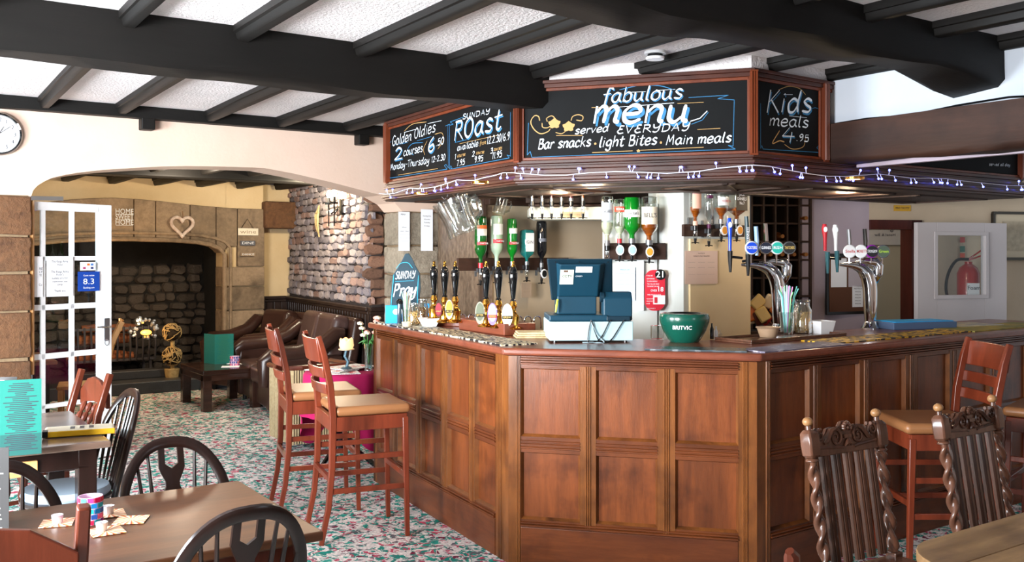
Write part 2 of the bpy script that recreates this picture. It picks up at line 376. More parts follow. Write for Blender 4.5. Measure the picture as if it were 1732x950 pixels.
# left window wall, then the added walls that close the space
rbox('wall_window_side', PLASTER, -3.3, -3.1, -8.4, 7, 0, .95); rbox('wall_window_side', PLASTER, -3.3, -3.1, -8.4, 7, 2.15, CZ)
for v0, v1 in ((-8.4,-6.1),(-4.35,-3.45),(-1.8,7)): rbox('wall_window_side', PLASTER, -3.3, -3.1, v0, v1, .95, 2.15)
for o in COL.objects:
    if o.name.startswith('wall_window_side'): struct(o)
for i, (v0, v1) in enumerate(((-6.1,-4.35),(-3.45,-1.8))):
    mb = MB()
    for k in range(4): vv = v0+(v1-v0)*k/3; mb.box(-3.24, -3.18, vv-.025, vv+.025, .95, 2.15)
    for z in (.975, 1.55, 2.125): mb.box(-3.24, -3.18, v0, v1, z-.025, z+.025)
    wdw = struct(room_obj(mb.build('window_%d' % (i+1), WHITE, smooth=0)))
    g_ = box('pane', PANE, -3.215, -3.205, v0, v1, .95, 2.15, wdw)
rbox('wall_right_block', PLASTER, 6.5, 6.6, -10.5, -5.5, 0, CZ); rbox('wall_rear_block', PLASTER, .2, 6.6, -10.5, -10.4, 0, CZ); rbox('wall_rear_block', PLASTER, -3.3, .2, -10.5, -10.4, 0, .9); rbox('wall_rear_block', PLASTER, -3.3, .2, -10.5, -10.4, 2.3, CZ)  # unseen walls added to keep sky light from the right side
for o in COL.objects:
    if o.name.startswith(('wall_rear_block', 'wall_right_block')): struct(o)
# ---------------------------------------------------------------- back room
BV = 4.1; BW = vplane(BV)
rbox('wall_back_room_left', CREAM, -1.7, -1.5, .3, 6, 0, 2.6)
struct(bpy.data.objects['wall_back_room_left'])
bc = struct(rbox('ceiling_back_room', mat('back_ceiling', '4a4038', .9), -1.7, 4.4, .34, 6, 2.52, 2.6))
for k in range(11): 
    o = joist(-1.1+k*.5, .4, 4.1, 0, .12, .1, 2.52, bc)
    if k % 1 == 0: o['label'] = 'black joist of the back room'
box('beam', BLACKWOOD, -1.5, 3.6, 2.2, 2.45, 2.38, 2.52, bc, .02)
# fireplace wall: lintel arch opening
ul, ur = -.35, BW.hit(378, 500)[0]
om = [BW.hit(px, py) for px, py in ((60,411),(100,407),(165,404),(220,404),(290,406),(330,409),(352,413),(368,419),(378,430))]
om = [(ul, 0), (ul, om[0][1]-.12), (ul+.06, om[0][1]-.03)]+[q for q in om if q[0] > ul+.1]+[(ur, 0)]
lt = [BW.hit(px, py) for px, py in ((60,345),(130,336),(200,334),(260,339),(330,347),(390,352),(446,354))]
endu = BW.hit(446, 400)[0]
mb = MB()   # dark core behind the stones
mb.box(-1.6, ul-.03, BV+.02, BV+.45, 0, 2.5); mb.box(ur+.03, endu, BV+.02, BV+.45, 0, 2.5); mb.box(ul-.04, ur+.04, BV+.02, BV+.45, 1.9, 2.5)
fw = struct(room_obj(mb.build('wall_back', CREAM, smooth=0)), 'fireplace wall of the back room')
# voussoir-like lintel stones, moulded jamb
def interp(pts, x):
    pts = sorted(pts)
    if x <= pts[0][0]: return pts[0][1]
    for (xa, ya), (xb, yb) in zip(pts, pts[1:]):
        if x <= xb: return ya+(yb-ya)*(x-xa)/max(xb-xa, 1e-6)
    return pts[-1][1]
ob = [q for q in om if q[1] > .5]
cuts = [-1.5, -.9, ul, .25]+[BW.hit(px, 400)[0] for px in (225, 262, 320, 364, 400)]+[endu]
for i in range(len(cuts)-1):
    x0, x1 = cuts[i]+.004, cuts[i+1]-.004; pb = []; N = 6
    bot = []
    for k in range(N+1):
        x = x0+(x1-x0)*k/N
        zb = interp(ob, x) if ul+.02 < x < ur-.01 else 1.70
        bot.append((x, zb))
    topp = [(x0+(x1-x0)*k/N, interp(lt, x0+(x1-x0)*k/N)) for k in range(N, -1, -1)]
    if x0 >= ur-.05 or x1 <= ul+.05:
        bot = [(x, 1.45) for x, _ in bot]
    MB().prism(bot+topp, BV-.04, BV+.3).build('lintel_stone', STONEM, fw, .01, 0)
prev = 1.45
for k, z in enumerate((0, .34, .62, .9, 1.2)):
    z1 = (.34, .62, .9, 1.2, 1.445)[k]
    MB().box(ur+.005, endu, BV-.035, BV+.35, z+.006, z1-.004).build('jamb_stone', STONEM, fw, .012, 0)
    MB().box(-1.5, ul-.005, BV-.035, BV+.35, z+.006, z1-.004).build('jamb_stone', STONEM, fw, .012, 0)
roll = [(x, BV-.05, z) for x, z in om[1:]]
roll = [(ul-.0, BV-.05, 0.1)]+roll
MB().tube([(x+(0.0), y, z) for x, y, z in roll], .028, 8).build('roll_moulding', STONEM, fw)
MB().tube([(x+(.075 if x > 1.2 else -.075 if x < 0 else 0), y+.005, z+(.075 if z > 1.5 else 0)) for x, y, z in roll], .02, 8).build('outer_moulding', STONEM, fw)
# fire opening: back of rubble stones
rbox('hearth_back', SOOT, -.6, ur+.4, 5.0, 5.1, 0, 2.3).parent = None
hb = bpy.data.objects['hearth_back']; struct(hb, 'soot-black rubble back of the fireplace')
rbox('hearth_side', SOOT, ur+.02, ur+.12, BV+.4, 5.05, 0, 2.3); struct(bpy.data.objects['hearth_side'])
rbox('hearth_side_left', SOOT, ul-.14, ul-.04, BV+.4, 5.05, 0, 2.3); struct(bpy.data.objects['hearth_side_left'])
def rock(w, h, d, jit=.3, n=9):
    """an irregular flat-backed stone, front towards -y"""
    ph = random.uniform(0, 6); o = []; inn = []
    for k in range(n):
        a = 2*pi*k/n+ph; c, s_ = cos(a), sin(a); q = max(abs(c), abs(s_))**.92; j = 1-random.uniform(0, jit)*.5
        x, z = c/q*w/2*j, s_/q*h/2*j; x = max(-w/2, min(w/2, x)); z = max(-h/2, min(h/2, z))
        o.append((x, 0, z)); inn.append((x*.78, -d*random.uniform(.8, 1.2), z*.74))
    mb = MB(); mb.add(o+inn, [tuple(range(n, 2*n))]+[(k, (k+1) % n, n+(k+1) % n, n+k) for k in range(n)]); return mb
def rubble(parent, ms, u0, u1, z0, z1, wmin, wmax, hmin, hmax, d, place, limit, clip=None, nvar=10, name='stone'):
    var = []
    for k in range(nvar):
        me = rock(1, 1, 1).mesh(name, 50); me.materials.append(ms[k % len(ms)] if isinstance(ms, (list, tuple)) else ms); var.append(me)
    n = 0; z = z0
    while z < z1:
        h = random.uniform(hmin, hmax); u = u0-random.uniform(0, wmin)
        while u < u1:
            ww = random.uniform(wmin, wmax); cu = u+ww/2; cz = z+h/2
            if u0 <= cu <= u1 and cz+h*.4 < z1+.02 and (clip is None or clip(cu, cz)) and n < limit:
                o = bpy.data.objects.new(name, random.choice(var)); COL.objects.link(o); o.parent = parent
                o.matrix_local = place(cu, cz+random.uniform(-.1, .1)*h) @ Matrix.Rotation(random.uniform(-.1, .1), 4, 'Y') @ Matrix.Diagonal((ww*1.06*random.choice((1, -1)), d*random.uniform(.5, 1.5), h*random.uniform(.95, 1.2)*random.choice((1, -1)), 1)); n += 1
            u += ww
        z += h
    return n
rubble(hb, STONEH, -.1, ur+.05, .1, 1.75, .12, .26, .08, .15, .05, lambda u, z: Matrix.Translation((u, 5.0, z)), 190)
# hearth slab
hs = struct(room_obj(MB().box(-1.2, endu+.0, 3.72, 5.0, 0, .14).build('hearth', mat('slate_hearth', '2e3136', .35, col2='3a3e44', bump=.3), bev=.012, smooth=0)), 'raised slate hearth')
# recess right of the fireplace with corbel, dark wainscot
C0 = RM(3.63, 4.3); C1 = RM(3.30, 1.17); C2 = RM(4.3, 1.17)
rb = struct(rbox('wall_recess', CREAM, endu, 3.75, 4.32, 4.45, 0, 2.5))
box('corbel_stone', STONEB, endu-.02, endu+.62, BV-.12, 4.3, 1.93, 2.27, fw, .02)
WAIN = wood('dark_wainscot', '241a18', '30221d', '17110f', 'z', .35)
def wain(face, t0, t1, n, name, rail=1.06):
    p = face.pt(0, 0, 0); e = bpy.data.objects.new(name, None)
    mb = MB(); mb.box(t0, t1, -.03, 0, 0, rail-.02); o = mb.build(name, WAIN, smooth=0); o.matrix_world = face.mat(); struct(o)
    k = int((t1-t0)/.09)
    me = MB().box(-.04, .04, -.012, 0, 0, rail-.1).mesh('board', 0); me.materials.append(WAIN)
    for i in range(k):
        b = link('board', me, o, .005); b.location = (t0+(t1-t0)*(i+.5)/k, -.03, .04)
    MB().box(t0, t1, -.07, 0, rail-.04, rail).box(t0, t1, -.055, 0, rail-.075, rail-.04).build('dado_rail', WAIN, o, .008, 0)
    return o
SW = Face((C0.x, C0.y), (C1.x-C0.x, C1.y-C0.y)); SL = (C1-C0).length
FW2 = Face((C1.x, C1.y), (U.x, U.y))
w1 = MB().box(-.0, SL, 0, .1, 0, 2.56).build('wall_alcove_side', MORTARD, smooth=0); w1.matrix_world = SW.mat(); struct(w1, 'wall covered in small pale stones beside the sofa')
w2 = MB().box(0, 1.1, 0, .1, 0, 2.56).build('wall_alcove_end', MORTARD, smooth=0); w2.matrix_world = FW2.mat(.0, 0); struct(w2, 'wall covered in long reddish stones holding a picture')
rubble(w1, (STONEW, STONEW2, STONEW, STONER2), 0, SL, 1.08, 2.5, .14, .28, .062, .092, .020, lambda u, z: Matrix.Translation((u, 0, z)), 300)
rubble(w2, STONER, .0, 1.0, 1.08, 2.5, .16, .34, .07, .13, .025, lambda u, z: Matrix.Translation((u, 0, z)), 150)
wain(SW, .0, SL, 20, 'baseboard_alcove_side'); wain(FW2, -.05, 1.1, 8, 'baseboard_alcove_end')
wain(vplane(4.32), endu, 3.7, 4, 'baseboard_recess')
# ---------------------------------------------------------------- placing helper for parts given in world space
def pmat(p): return Matrix.Translation(p.location) @ Matrix.Rotation(p.rotation_euler.z, 4, 'Z')
def put(o, parent, world): o.parent = parent; o.matrix_local = pmat(parent).inverted() @ world; return o
def offset(pts, d):
    """inward (away from the viewer) mitred offset of an open polyline"""
    out = []; P = [Vector(p) for p in pts]
    for i, p in enumerate(P):
        ns = []
        if i > 0: e = (P[i]-P[i-1]).normalized(); ns.append(Vector((-e.y, e.x)))
        if i < len(P)-1: e = (P[i+1]-P[i]).normalized(); ns.append(Vector((-e.y, e.x)))
        n = sum(ns, Vector((0, 0))); n.normalize(); out.append(p+n*d/max(n.dot(ns[0]), .3))
    return out
def strip(mb, pts, n0, n1, z0, z1):
    """a band following a polyline between two offsets and two heights"""
    a, b = offset(pts, n0), offset(pts, n1)
    for i in range(len(pts)-1):
        q = [a[i], a[i+1], b[i+1], b[i]]
        mb.add([(p.x, p.y, z0) for p in q]+[(p.x, p.y, z1) for p in q], [(3,2,1,0),(4,5,6,7),(0,1,5,4),(2,3,7,6)]+([(3,0,4,7)] if i == 0 else [])+([(1,2,6,5)] if i == len(pts)-2 else []))
    return mb
# ---------------------------------------------------------------- hand lettering: single strokes drawn with a broad pen
G = {
'a':(60,'50,55 30,62 8,45 5,20 20,0 40,10 52,58;53,60 48,20 60,2'),'b':(58,'10,100 6,0;8,45 30,62 50,45 45,10 25,0 8,12'),
'c':(54,'50,50 30,62 8,40 10,10 30,0 52,12'),'d':(62,'50,50 28,62 6,40 10,5 32,2 50,30;60,100 50,40 54,2'),
'e':(56,'8,30 48,36 45,58 25,62 6,40 10,8 30,0 54,12'),'f':(46,'58,88 44,100 28,80 18,-30;4,55 46,60'),
'g':(58,'50,55 30,62 8,45 10,18 30,12 50,35;52,60 46,-20 26,-34 4,-22'),'h':(56,'12,100 6,0;8,35 30,60 48,50 46,2'),
'i':(24,'13,60 9,2;15,84 14,79'),'k':(54,'12,100 6,0;48,60 10,28;22,35 52,0'),'l':(24,'15,100 9,15 20,1'),
'm':(76,'6,60 6,0;6,35 22,60 35,50 33,2;34,35 54,60 68,48 66,10 76,2'),'n':(56,'6,60 6,0;6,35 28,60 46,50 44,10 54,2'),
'o':(58,'30,62 8,45 8,12 30,0 50,15 50,48 30,62 26,62'),'p':(58,'8,60 2,-34;6,40 30,62 50,45 45,10 25,0 8,10'),'r':(42,'8,60 8,0;8,35 24,58 42,55'),'s':(52,'48,54 28,63 12,50 26,34 46,20 36,2 6,6'),
't':(46,'26,92 18,15 32,0 46,10;2,62 48,65'),'u':(60,'6,60 6,15 22,0 42,20;48,60 46,12 58,2'),'v':(52,'4,60 20,0;20,0 50,62'),
'y':(54,'6,60 8,25 26,20 44,40;50,60 42,-15 22,-32 2,-22'),'z':(50,'6,60 46,60;46,60 4,0;4,0 50,2'),
'A':(66,'4,0 34,98;34,98 58,0;14,34 54,36'),'B':(60,'10,98 8,0;6,96 44,92 40,58 14,52;14,52 54,44 48,4 6,0'),
'C':(58,'54,84 30,98 8,70 8,25 28,0 56,14'),'D':(64,'10,96 8,0;4,96 50,84 56,30 36,4 4,0'),'E':(54,'50,96 24,96 22,58 40,54;22,56 6,30 20,0 50,6'),
'G':(64,'56,84 30,98 8,70 8,25 28,0 54,12 54,42;34,42 60,44'),'K':(60,'12,98 8,0;54,98 12,46;22,54 60,0'),'M':(78,'6,0 14,96;14,96 34,30;34,30 60,96;60,96 68,0'),
'N':(64,'8,0 12,96;12,96 50,2;50,2 56,98'),'O':(66,'34,98 8,72 8,24 32,0 56,24 56,74 34,98 30,98'),'P':(58,'12,98 8,0;6,94 46,90 46,56 12,46'),'R':(64,'12,98 8,0;6,94 48,90 46,56 12,50;24,50 64,0'),
'S':(56,'52,86 28,98 10,74 30,52 50,28 34,0 4,10'),'T':(58,'2,94 60,98;32,96 26,0'),'U':(62,'8,98 6,24 26,0 48,22;54,98 50,20 60,2'),
'V':(60,'4,98 26,0;26,0 58,98'),'Y':(60,'6,98 12,58 32,52 50,70;56,98 46,20 26,-4 6,6'),'L':(50,'10,98 8,4;8,4 50,4'),'X':(56,'4,98 50,0;50,98 4,0'),
'0':(52,'28,98 6,70 8,20 26,0 46,24 46,76 28,98 24,98'),'1':(28,'6,80 20,98;20,98 16,0'),'2':(54,'8,76 26,98 46,76 30,36 4,2;4,2 54,6'),
'3':(52,'8,86 30,98 44,78 20,54;20,54 48,46 42,6 4,6'),'4':(56,'30,98 4,34;4,34 54,38;42,66 38,-6'),'5':(54,'46,96 14,94;14,94 10,56;10,56 44,58 44,8 4,4'),
'6':(52,'40,98 12,64 6,20 26,0 46,18 38,46 10,36'),'7':(50,'4,94 48,96;48,96 16,0'),'8':(52,'28,98 10,76 42,30 28,0 8,22 44,74 28,98 24,98'),'9':(52,'46,84 26,98 8,74 22,52 46,74;47,88 40,30 20,0'),
'£':(56,'48,84 34,98 20,76 22,20 4,2;4,2 52,4;6,46 40,48'),'.':(18,'6,4 10,2'),'-':(34,'4,44 30,46'),'/':(34,'30,100 4,-10'),' ':(30,''),"'":(16,'10,100 7,84'),'!':(20,'12,98 9,30;8,6 9,2')}
def spline(p, n=7):
    if len(p) < 3: return p
    q = [p[0]*2-p[1]]+p+[p[-1]*2-p[-2]]; out = []
    for i in range(1, len(q)-2):
        for k in range(n):
            t = k/n; a, b, c, d = q[i-1], q[i], q[i+1], q[i+2]
            out.append(.5*((2*b)+(c-a)*t+(2*a-5*b+4*c-d)*t*t+(3*b-a-3*c+d)*t*t*t))
    return out+[p[-1]]
def ribbon(mb, pts, wd, y, pen=.7, contrast=.55):
    """flat pen stroke in the x-z plane"""
    vs = []; fs = []; n = len(pts)
    for i, p in enumerate(pts):
        d = pts[min(i+1, n-1)]-pts[max(i-1, 0)]
        if d.length < 1e-7: d = Vector((1, 0))
        d.normalize(); nn = Vector((-d.y, d.x)); a = atan2(d.y, d.x)
        w_ = wd*(1-contrast+contrast*abs(sin(a-pen)))*(.55 if i in (0, n-1) else 1)/2
        e = d*w_*(-.6 if i == 0 else .6 if i == n-1 else 0)
        vs += [(p.x+e.x+nn.x*w_, y, p.y+e.y+nn.y*w_), (p.x+e.x-nn.x*w_, y, p.y+e.y-nn.y*w_)]
    for i in range(n-1): fs.append((2*i, 2*i+1, 2*i+3, 2*i+2))
    mb.add(vs, fs)
def letter(mb, text, x0, x1, z0, z1, h, wt, y=-.003, slant=.18, jit=.0, contrast=.55):
    """write text from (x0,z0) to (x1,z1) on the baseline with capitals h high and pen width wt"""
    adv = sum(G.get(c, G['o'])[0]+9 for c in text)
    L = x1-x0; sx = L/adv; sl = (z1-z0)/L; x = 0
    for c in text:
        wd_, st = G.get(c, (30, ''))
        dz = random.uniform(-jit, jit)*h
        for s_ in st.split(';'):
            if not s_: continue
            p = [Vector(tuple(float(q) for q in e.split(','))) for e in s_.split()]
            p = [Vector((x0+(x+q.x)*sx+slant*q.y/100*h, z0+q.y/100*h+dz+sl*(x+q.x)*sx)) for q in p]
            ribbon(mb, spline(p), wt, y, contrast=contrast)
        x += wd_+9
    return mb
def line2(mb, pts, wt, y=-.0025, contrast=.2): ribbon(mb, spline([Vector(p) for p in pts], 6) if len(pts) > 2 else [Vector(p) for p in pts], wt, y, contrast=contrast)
def poly2(mb, pts, wt, y=-.0025):
    for a, b in zip(pts, pts[1:]): ribbon(mb, [Vector(a), Vector(b)], wt, y, contrast=.1)
def words_(text, size, m, parent, world=None, name='lettering', bold=0, align='CENTER', shear=0, sx=1, squash=None):
    """printed lettering in Blender's own font, lying in the local x-z plane facing -y"""
    c = bpy.data.curves.new(name, 'FONT'); c.body = text; c.size = size; c.align_x = align; c.align_y = 'CENTER'; c.offset = bold; c.shear = shear; c.resolution_u = 2
    o = bpy.data.objects.new(name, c); COL.objects.link(o); dg = bpy.context.evaluated_depsgraph_get()
    me = bpy.data.meshes.new_from_object(o.evaluated_get(dg)); bpy.data.objects.remove(o); bpy.data.curves.remove(c)
    me.transform(Matrix.Rotation(pi/2, 4, 'X'))
    if squash:
        xs = [v.co.x for v in me.vertices]; 
        if xs: me.transform(Matrix.Diagonal((squash/max(max(xs)-min(xs), 1e-6), 1, 1, 1)))
    me.materials.clear(); me.materials.append(m)
    o = link(name, me, parent)
    if world is not None:
        if parent and parent.parent is None and parent.type == 'EMPTY': put(o, parent, world)
        else: o.matrix_local = world
    return o
# ---------------------------------------------------------------- bar counter
K = [(-1.02, 6.76), (-.0486, 4.92), (1.203, 4.615), (3.95, 6.60)]
CTZ = 1.12
KB = offset(K, .045)
bar = thing('bar_counter', 'panelled dark oak bar front running round the angled bar', 'bar', (K[1][0], K[1][1], 0))
def bar_face(i, px, t_end=None):
    a, b = KB[i], KB[i+1]; F = Face(a, b-a); L = (b-a).length
    def P(mb, name, m, bev=.003, label=None):
        o = mb.build(name, m, None, bev, 0, label); return put(o, bar, F.mat())
    P(MB().box(0, L, .03, .06, 0, 1.075), 'backing', OAKX, 0)
    cols = [(F.hit(x0, 700)[0], F.hit(x1, 700)[0]) for x0, x1 in px]
    cols = [(x0, x1) for x0, x1 in cols if x1 < L-.03]
    R0, R1, R2, R3 = .235, .58, .662, 1.013
    for x0, x1 in cols:
        for z0, z1 in ((R0, R1), (R2, R3)):
            P(MB().box(x0-.005, x1+.005, .02, .032, z0-.005, z1+.005), 'panel', OAKZ, 0)
            mb = MB()   # moulded surround of the sunk panel
            mb.add([(x0,-.001,z0),(x1,-.001,z0),(x1,-.001,z1),(x0,-.001,z1),(x0+.012,.02,z0+.012),(x1-.012,.02,z0+.012),(x1-.012,.02,z1-.006),(x0+.012,.02,z1-.006)],
                   [(0,1,5,4),(1,2,6,5),(2,3,7,6),(3,0,4,7)])
            P(mb, 'panel_moulding', OAKZD, 0)
    edges = [0]+[e for c in cols for e in c]+[L]
    for k in range(0, len(edges), 2):
        x0, x1 = edges[k], edges[k+1]; end = k in (0, len(edges)-2)
        z0, z1 = (0, 1.075) if end else (.205, 1.03)
        w_ = x1-x0
        mb = MB().box(x0, x1, 0, .03, z0, z1)
        for q in ((.3, .42, .54) if not end else ((.62, .72, .82) if k == 0 else (.18, .28, .38))):   # reeding
            c = x0+w_*(q+.08); r = min(.0055, w_*.07); mb.prism([(c-r, 0), (c-r*.5, -r), (c+r*.5, -r), (c+r, 0)], z0+.001, z1-.001, 'z')
        P(mb, 'stile', OAKZD, 0)
    for x0, x1 in cols:
        mb = MB().box(x0, x1, 0.002, .03, R1, R2)
        for q in (.3, .5, .7):
            z = R1+(R2-R1)*q; mb.prism([(0.002, z-.006), (-.005, z-.003), (-.005, z+.003), (0.002, z+.006)], x0, x1, 'x')
        P(mb, 'middle_rail', OAKX, 0)
    x0, x1 = edges[1], edges[-2]
    mb = MB().box(x0, x1, .002, .03, R3, 1.075)
    for z, d in ((1.037, .010), (1.05, .014), (1.063, .010)): mb.prism([(.002, z-.006), (-d, z-.003), (-d, z+.003), (.002, z+.006)], x0, x1, 'x')
    P(mb, 'top_rail', OAKX, 0)
    mb = MB().box(x0, x1, .002, .03, .195, R0)
    for z, d in ((.205, .012), (.218, .008)): mb.prism([(.002, z-.007), (-d, z-.003), (-d, z+.003), (.002, z+.007)], x0, x1, 'x')
    P(mb, 'bottom_rail', OAKX, 0)
    P(MB().box(x0, x1, -.004, .03, 0, .195), 'plinth', OAKX, .003)
    return F
LF = bar_face(0, [(638,664),(673,703),(713,745),(757,793),(803,838)])
MF = bar_face(1, [(881,981),(1008,1112),(1142,1249)])
RF = bar_face(2, [(1303,1369),(1389,1454),(1475,1532),(1552,1606),(1624,1674),(1690,1737),(1752,1796)])
# left end of the bar body
e0 = KB[0]; en = offset(KB, .6)[0]; EF = Face(en, e0-en)
put(MB().box(0, (e0-en).length, 0, .04, 0, 1.075).build('end_board', OAKZD, smooth=0), bar, EF.mat())
m_ = strip(MB(), KB, .0, .02, 1.075, 1.09); m_ = strip(m_, KB, -.018, .02, 1.09, 1.105)
put(m_.build('cove_moulding', CORN, None, .004, 0), bar, Matrix.Identity(4))
ct = strip(MB(), K, 0, .68, 1.082, CTZ).build('counter_top', TOPW, None, .012, 0, seg=3)
tag(ct, 'long polished mahogany counter top following the angled bar', 'counter top')
# ---------------------------------------------------------------- canopy with the chalkboards
Q = [(-1.01, 7.62), (.033, 5.85), (1.365, 5.40), (1.90, 5.80), (3.83, 7.16)]
ZB, ZT = 2.171, 2.607
can = thing('bar_canopy', 'mahogany canopy over the bar holding the chalk menu boards', 'canopy', (Q[1][0], Q[1][1], 2.02))
def CP(mb, name, m, bev=.003, world=Matrix.Identity(4), label=None, smooth=0): return put(mb.build(name, m, None, bev, smooth, label), can, world)
CP(strip(MB(), Q, .03, .06, 2.03, 2.652), 'fascia', CORN); CP(strip(MB(), Q, .03, .06, 2.652, CZ), 'plaster_upstand', CEILM, 0)
mb = MB()
for n0, z0, z1 in ((-.0, 2.15, 2.171), (.012, 2.135, 2.15), (-.012, 2.115, 2.135), (-.0, 2.085, 2.115), (-.02, 2.065, 2.085), (-.035, 2.045, 2.065), (-.02, 2.03, 2.045)):
    strip(mb, Q, n0, .04, z0, z1)
CP(mb, 'cornice', CORN)
CP(strip(strip(MB(), Q, -.01, .03, 2.632, 2.652), Q, 0, .03, 2.607, 2.632), 'top_rail', CORN)
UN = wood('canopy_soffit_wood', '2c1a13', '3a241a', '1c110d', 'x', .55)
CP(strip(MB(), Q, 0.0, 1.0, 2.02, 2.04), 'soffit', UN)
mb = MB()
for i in range(len(Q)-1):
    a, b = Vector(Q[i]), Vector(Q[i+1]); f = Face(a, b-a); L = (b-a).length
    k = max(1, int(L/.8)); M_ = f.mat()
    for j in range(k):
        x0, x1 = L*(j+.12)/k, L*(j+.88)/k
        for y0, y1 in ((.2, .8),):
            for a_ in ((x0, x1, y0, y0+.03), (x0, x1, y1-.03, y1), (x0, x0+.03, y0, y1), (x1-.03, x1, y0, y1)):
                s_ = MB(); s_.M = M_; s_.box(*a_, 2.010, 2.0195); n_ = len(mb.v); mb.v += s_.v; mb.f += [tuple(q+n_ for q in ff) for ff in s_.f]
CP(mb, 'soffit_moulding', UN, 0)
for i, q in enumerate(Q):   # corner posts between the boards
    p = Vector(q); 
    if 0 < i < 4:
        d = (Vector(Q[i+1])-Vector(Q[i-1])).normalized(); f = Face(p, d)
    else: d = (Vector(Q[min(i+1, 4)])-Vector(Q[max(i-1, 0)])).normalized(); f = Face(p+d*(.022 if i == 0 else -.022), d)
    mb = MB().box(-.022, .022, -.012, .05, 2.16, 2.64)
    for x in (-.014, 0, .014): mb.prism([(x-.006, -.012), (x-.003, -.02), (x+.003, -.02), (x+.006, -.012)], 2.17, 2.63, 'z')
    CP(mb, 'corner_post', CORNZ, 0, f.mat())
OFF = .03
BF = []
for i, lab in ((0, 'sloping-away chalkboard with Golden Oldies and Sunday Roast prices'), (1, 'large chalkboard lettered fabulous menu served everyday'), (2, 'small chalkboard lettered Kids meals 4.95'), (3, 'far right chalkboard mostly hidden behind the brown beam')):
    f = Face(Q[i], Vector(Q[i+1])-Vector(Q[i])); L = (Vector(Q[i+1])-Vector(Q[i])).length
    t = thing('menu_board', lab, 'chalkboard', f.pt(0, -.025, ZB), f.ang)
    MB().box(.03, L-.03, 0, .012, 0, ZT-ZB).build('board', CHALK, t, 0, 0)
    mb = MB()
    for a_ in ((.02, L-.02, -.014, 0, 0, .018), (.02, L-.02, -.014, 0, ZT-ZB-.018, ZT-ZB), (.02, .038, -.014, 0, 0, ZT-ZB), (L-.038, L-.02, -.014, 0, 0, ZT-ZB)): mb.box(*a_)
    mb.build('frame', CORNZ, t, .003, 0)
    BF.append((f, L, t))
for i, w_, in ((0, .1), (1, .1), (2, .1)): pass
def chalk(i, items, shadow=True):
    f, L, t = BF[i]; g = Face((f.pt(0, -.025).x, f.pt(0, -.025).y), f.d)
    W_, B_, O_ = MB(), MB(), MB()
    H = lambda px, py: (lambda h: (h[0], h[1]-ZB))(g.hit(px, py))
    for it in items:
        k = it[0]
        if k in 'wg':     # ('w', text, x0,y0,x1,y1, heightpx, weightpx, shadow)
            _, txt, x0, y0, x1, y1, hp, wp = it[:8]; a = H(x0, y0); b = H(x1, y1)
            sc_ = abs(H((x0+x1)/2, 0)[1]-H((x0+x1)/2, 1)[1])
            h, wt = hp*sc_, wp*sc_
            if len(it) > 8: letter(B_, txt, a[0]+wt*.5, b[0]+wt*.5, a[1]-wt*.6, b[1]-wt*.6, h, wt, -.002)
            letter(W_ if k == 'w' else O_, txt, a[0], b[0], a[1], b[1], h, wt, -.0035)
        elif k in 'BOL':  # lines
            mb = {'B': B_, 'O': O_, 'L': W_}[k]; pts = [H(*p) for p in it[2:]]
            wt = it[1]*abs(H(*it[2])[1]-H(it[2][0], it[2][1]+1)[1]); poly2(mb, pts, wt)
        elif k in 'bo':   # curves
            mb = {'b': B_, 'o': O_}[k]; pts = [H(*p) for p in it[2:]]
            wt = it[1]*abs(H(*it[2])[1]-H(it[2][0], it[2][1]+1)[1]); line2(mb, pts, wt)
        elif k == 'f':    # filled gold blob
            c = H(it[1], it[2]); s_ = abs(H(it[1], it[2])[1]-H(it[1], it[2]+1)[1])
            n = 16; vs = [(c[0]+it[3]*s_*(1+.18*sin(5*q*2*pi/n))*cos(q*2*pi/n), -.003, c[1]+it[4]*s_*(1+.18*sin(5*q*2*pi/n))*sin(q*2*pi/n)) for q in range(n)]
            O_.add(vs, [tuple(range(n))])
    for mb, m, nm in ((W_, WHT, 'white_lettering'), (B_, BLU, 'blue_lettering'), (O_, GLD, 'gold_lettering')):
        if mb.v: mb.build(nm, m, t, 0, 0)['kind'] = 'stuff'
chalk(0, [('w','Golden',664,247,697,237,17,2.2),('w','Oldies',701,235,738,222,18,2.2),('w','2',667,271,683,268,20,3.6,1),('w','courses',683,264,716,256,14,2.0),('o',1.2,(719,262),(717,252),(723,238)),
 ('w','6',724,258,737,254,24,4,1),('w','.50',738,247,752,243,12,2.2),('w','Monday',661,288,686,283,11,1.7),('w','-Thursday',687,283,727,276,12,1.7),('w','12-2.30',730,275,754,270,10,1.7),
 ('B',1.5,(754,213),(762,210),(758,211),(759,284),(755,278),(752,280),(757,286),(661,301),(657,296),(660,302),(659,243),(662,239)),('O',1.3,(674,296),(741,285)),('L',1.2,(684,224),(706,218)),('L',1.2,(724,209),(747,204)),('b',1.1,(700,262),(690,254),(698,243),(716,241)),
 ('o',1.1,(684,222),(698,210),(722,206)),('o',1,(736,227),(748,225),(750,238),(741,252)),('B',1.2,(664,246),(690,241)),('B',1.2,(706,238),(730,231)),
 ('w','SUNDAY',783,202,830,192,9,1.7),('w','ROast',768,238,850,217,34,4.6,1),('w','available',774,255,810,247,11,1.6),('g','from',812,246,823,243,7,1.2),('w','12.2.30/6.9',824,244,863,236,13,1.8),
 ('w','1',769,270,773,269,9,1.6),('g','course',774,266,788,263,6,1),('w','7.95',773,281,787,278,10,1.8),('w','2',799,265,804,264,9,1.6),('g','course',806,261,820,259,6,1),('w','9.95',803,275,818,272,10,1.8),('w','3',830,260,835,258,9,1.6),('g','courses',836,255,850,252,6,1),('w','11.95',833,269,850,265,11,1.8),
 ('B',1.5,(790,196),(762,206),(767,210),(761,212),(761,286),(763,280),(765,284),(762,286),(862,267),(858,262),(864,264),(864,190)),('O',1.1,(778,243),(845,228)),('B',1.2,(770,241),(790,236))])
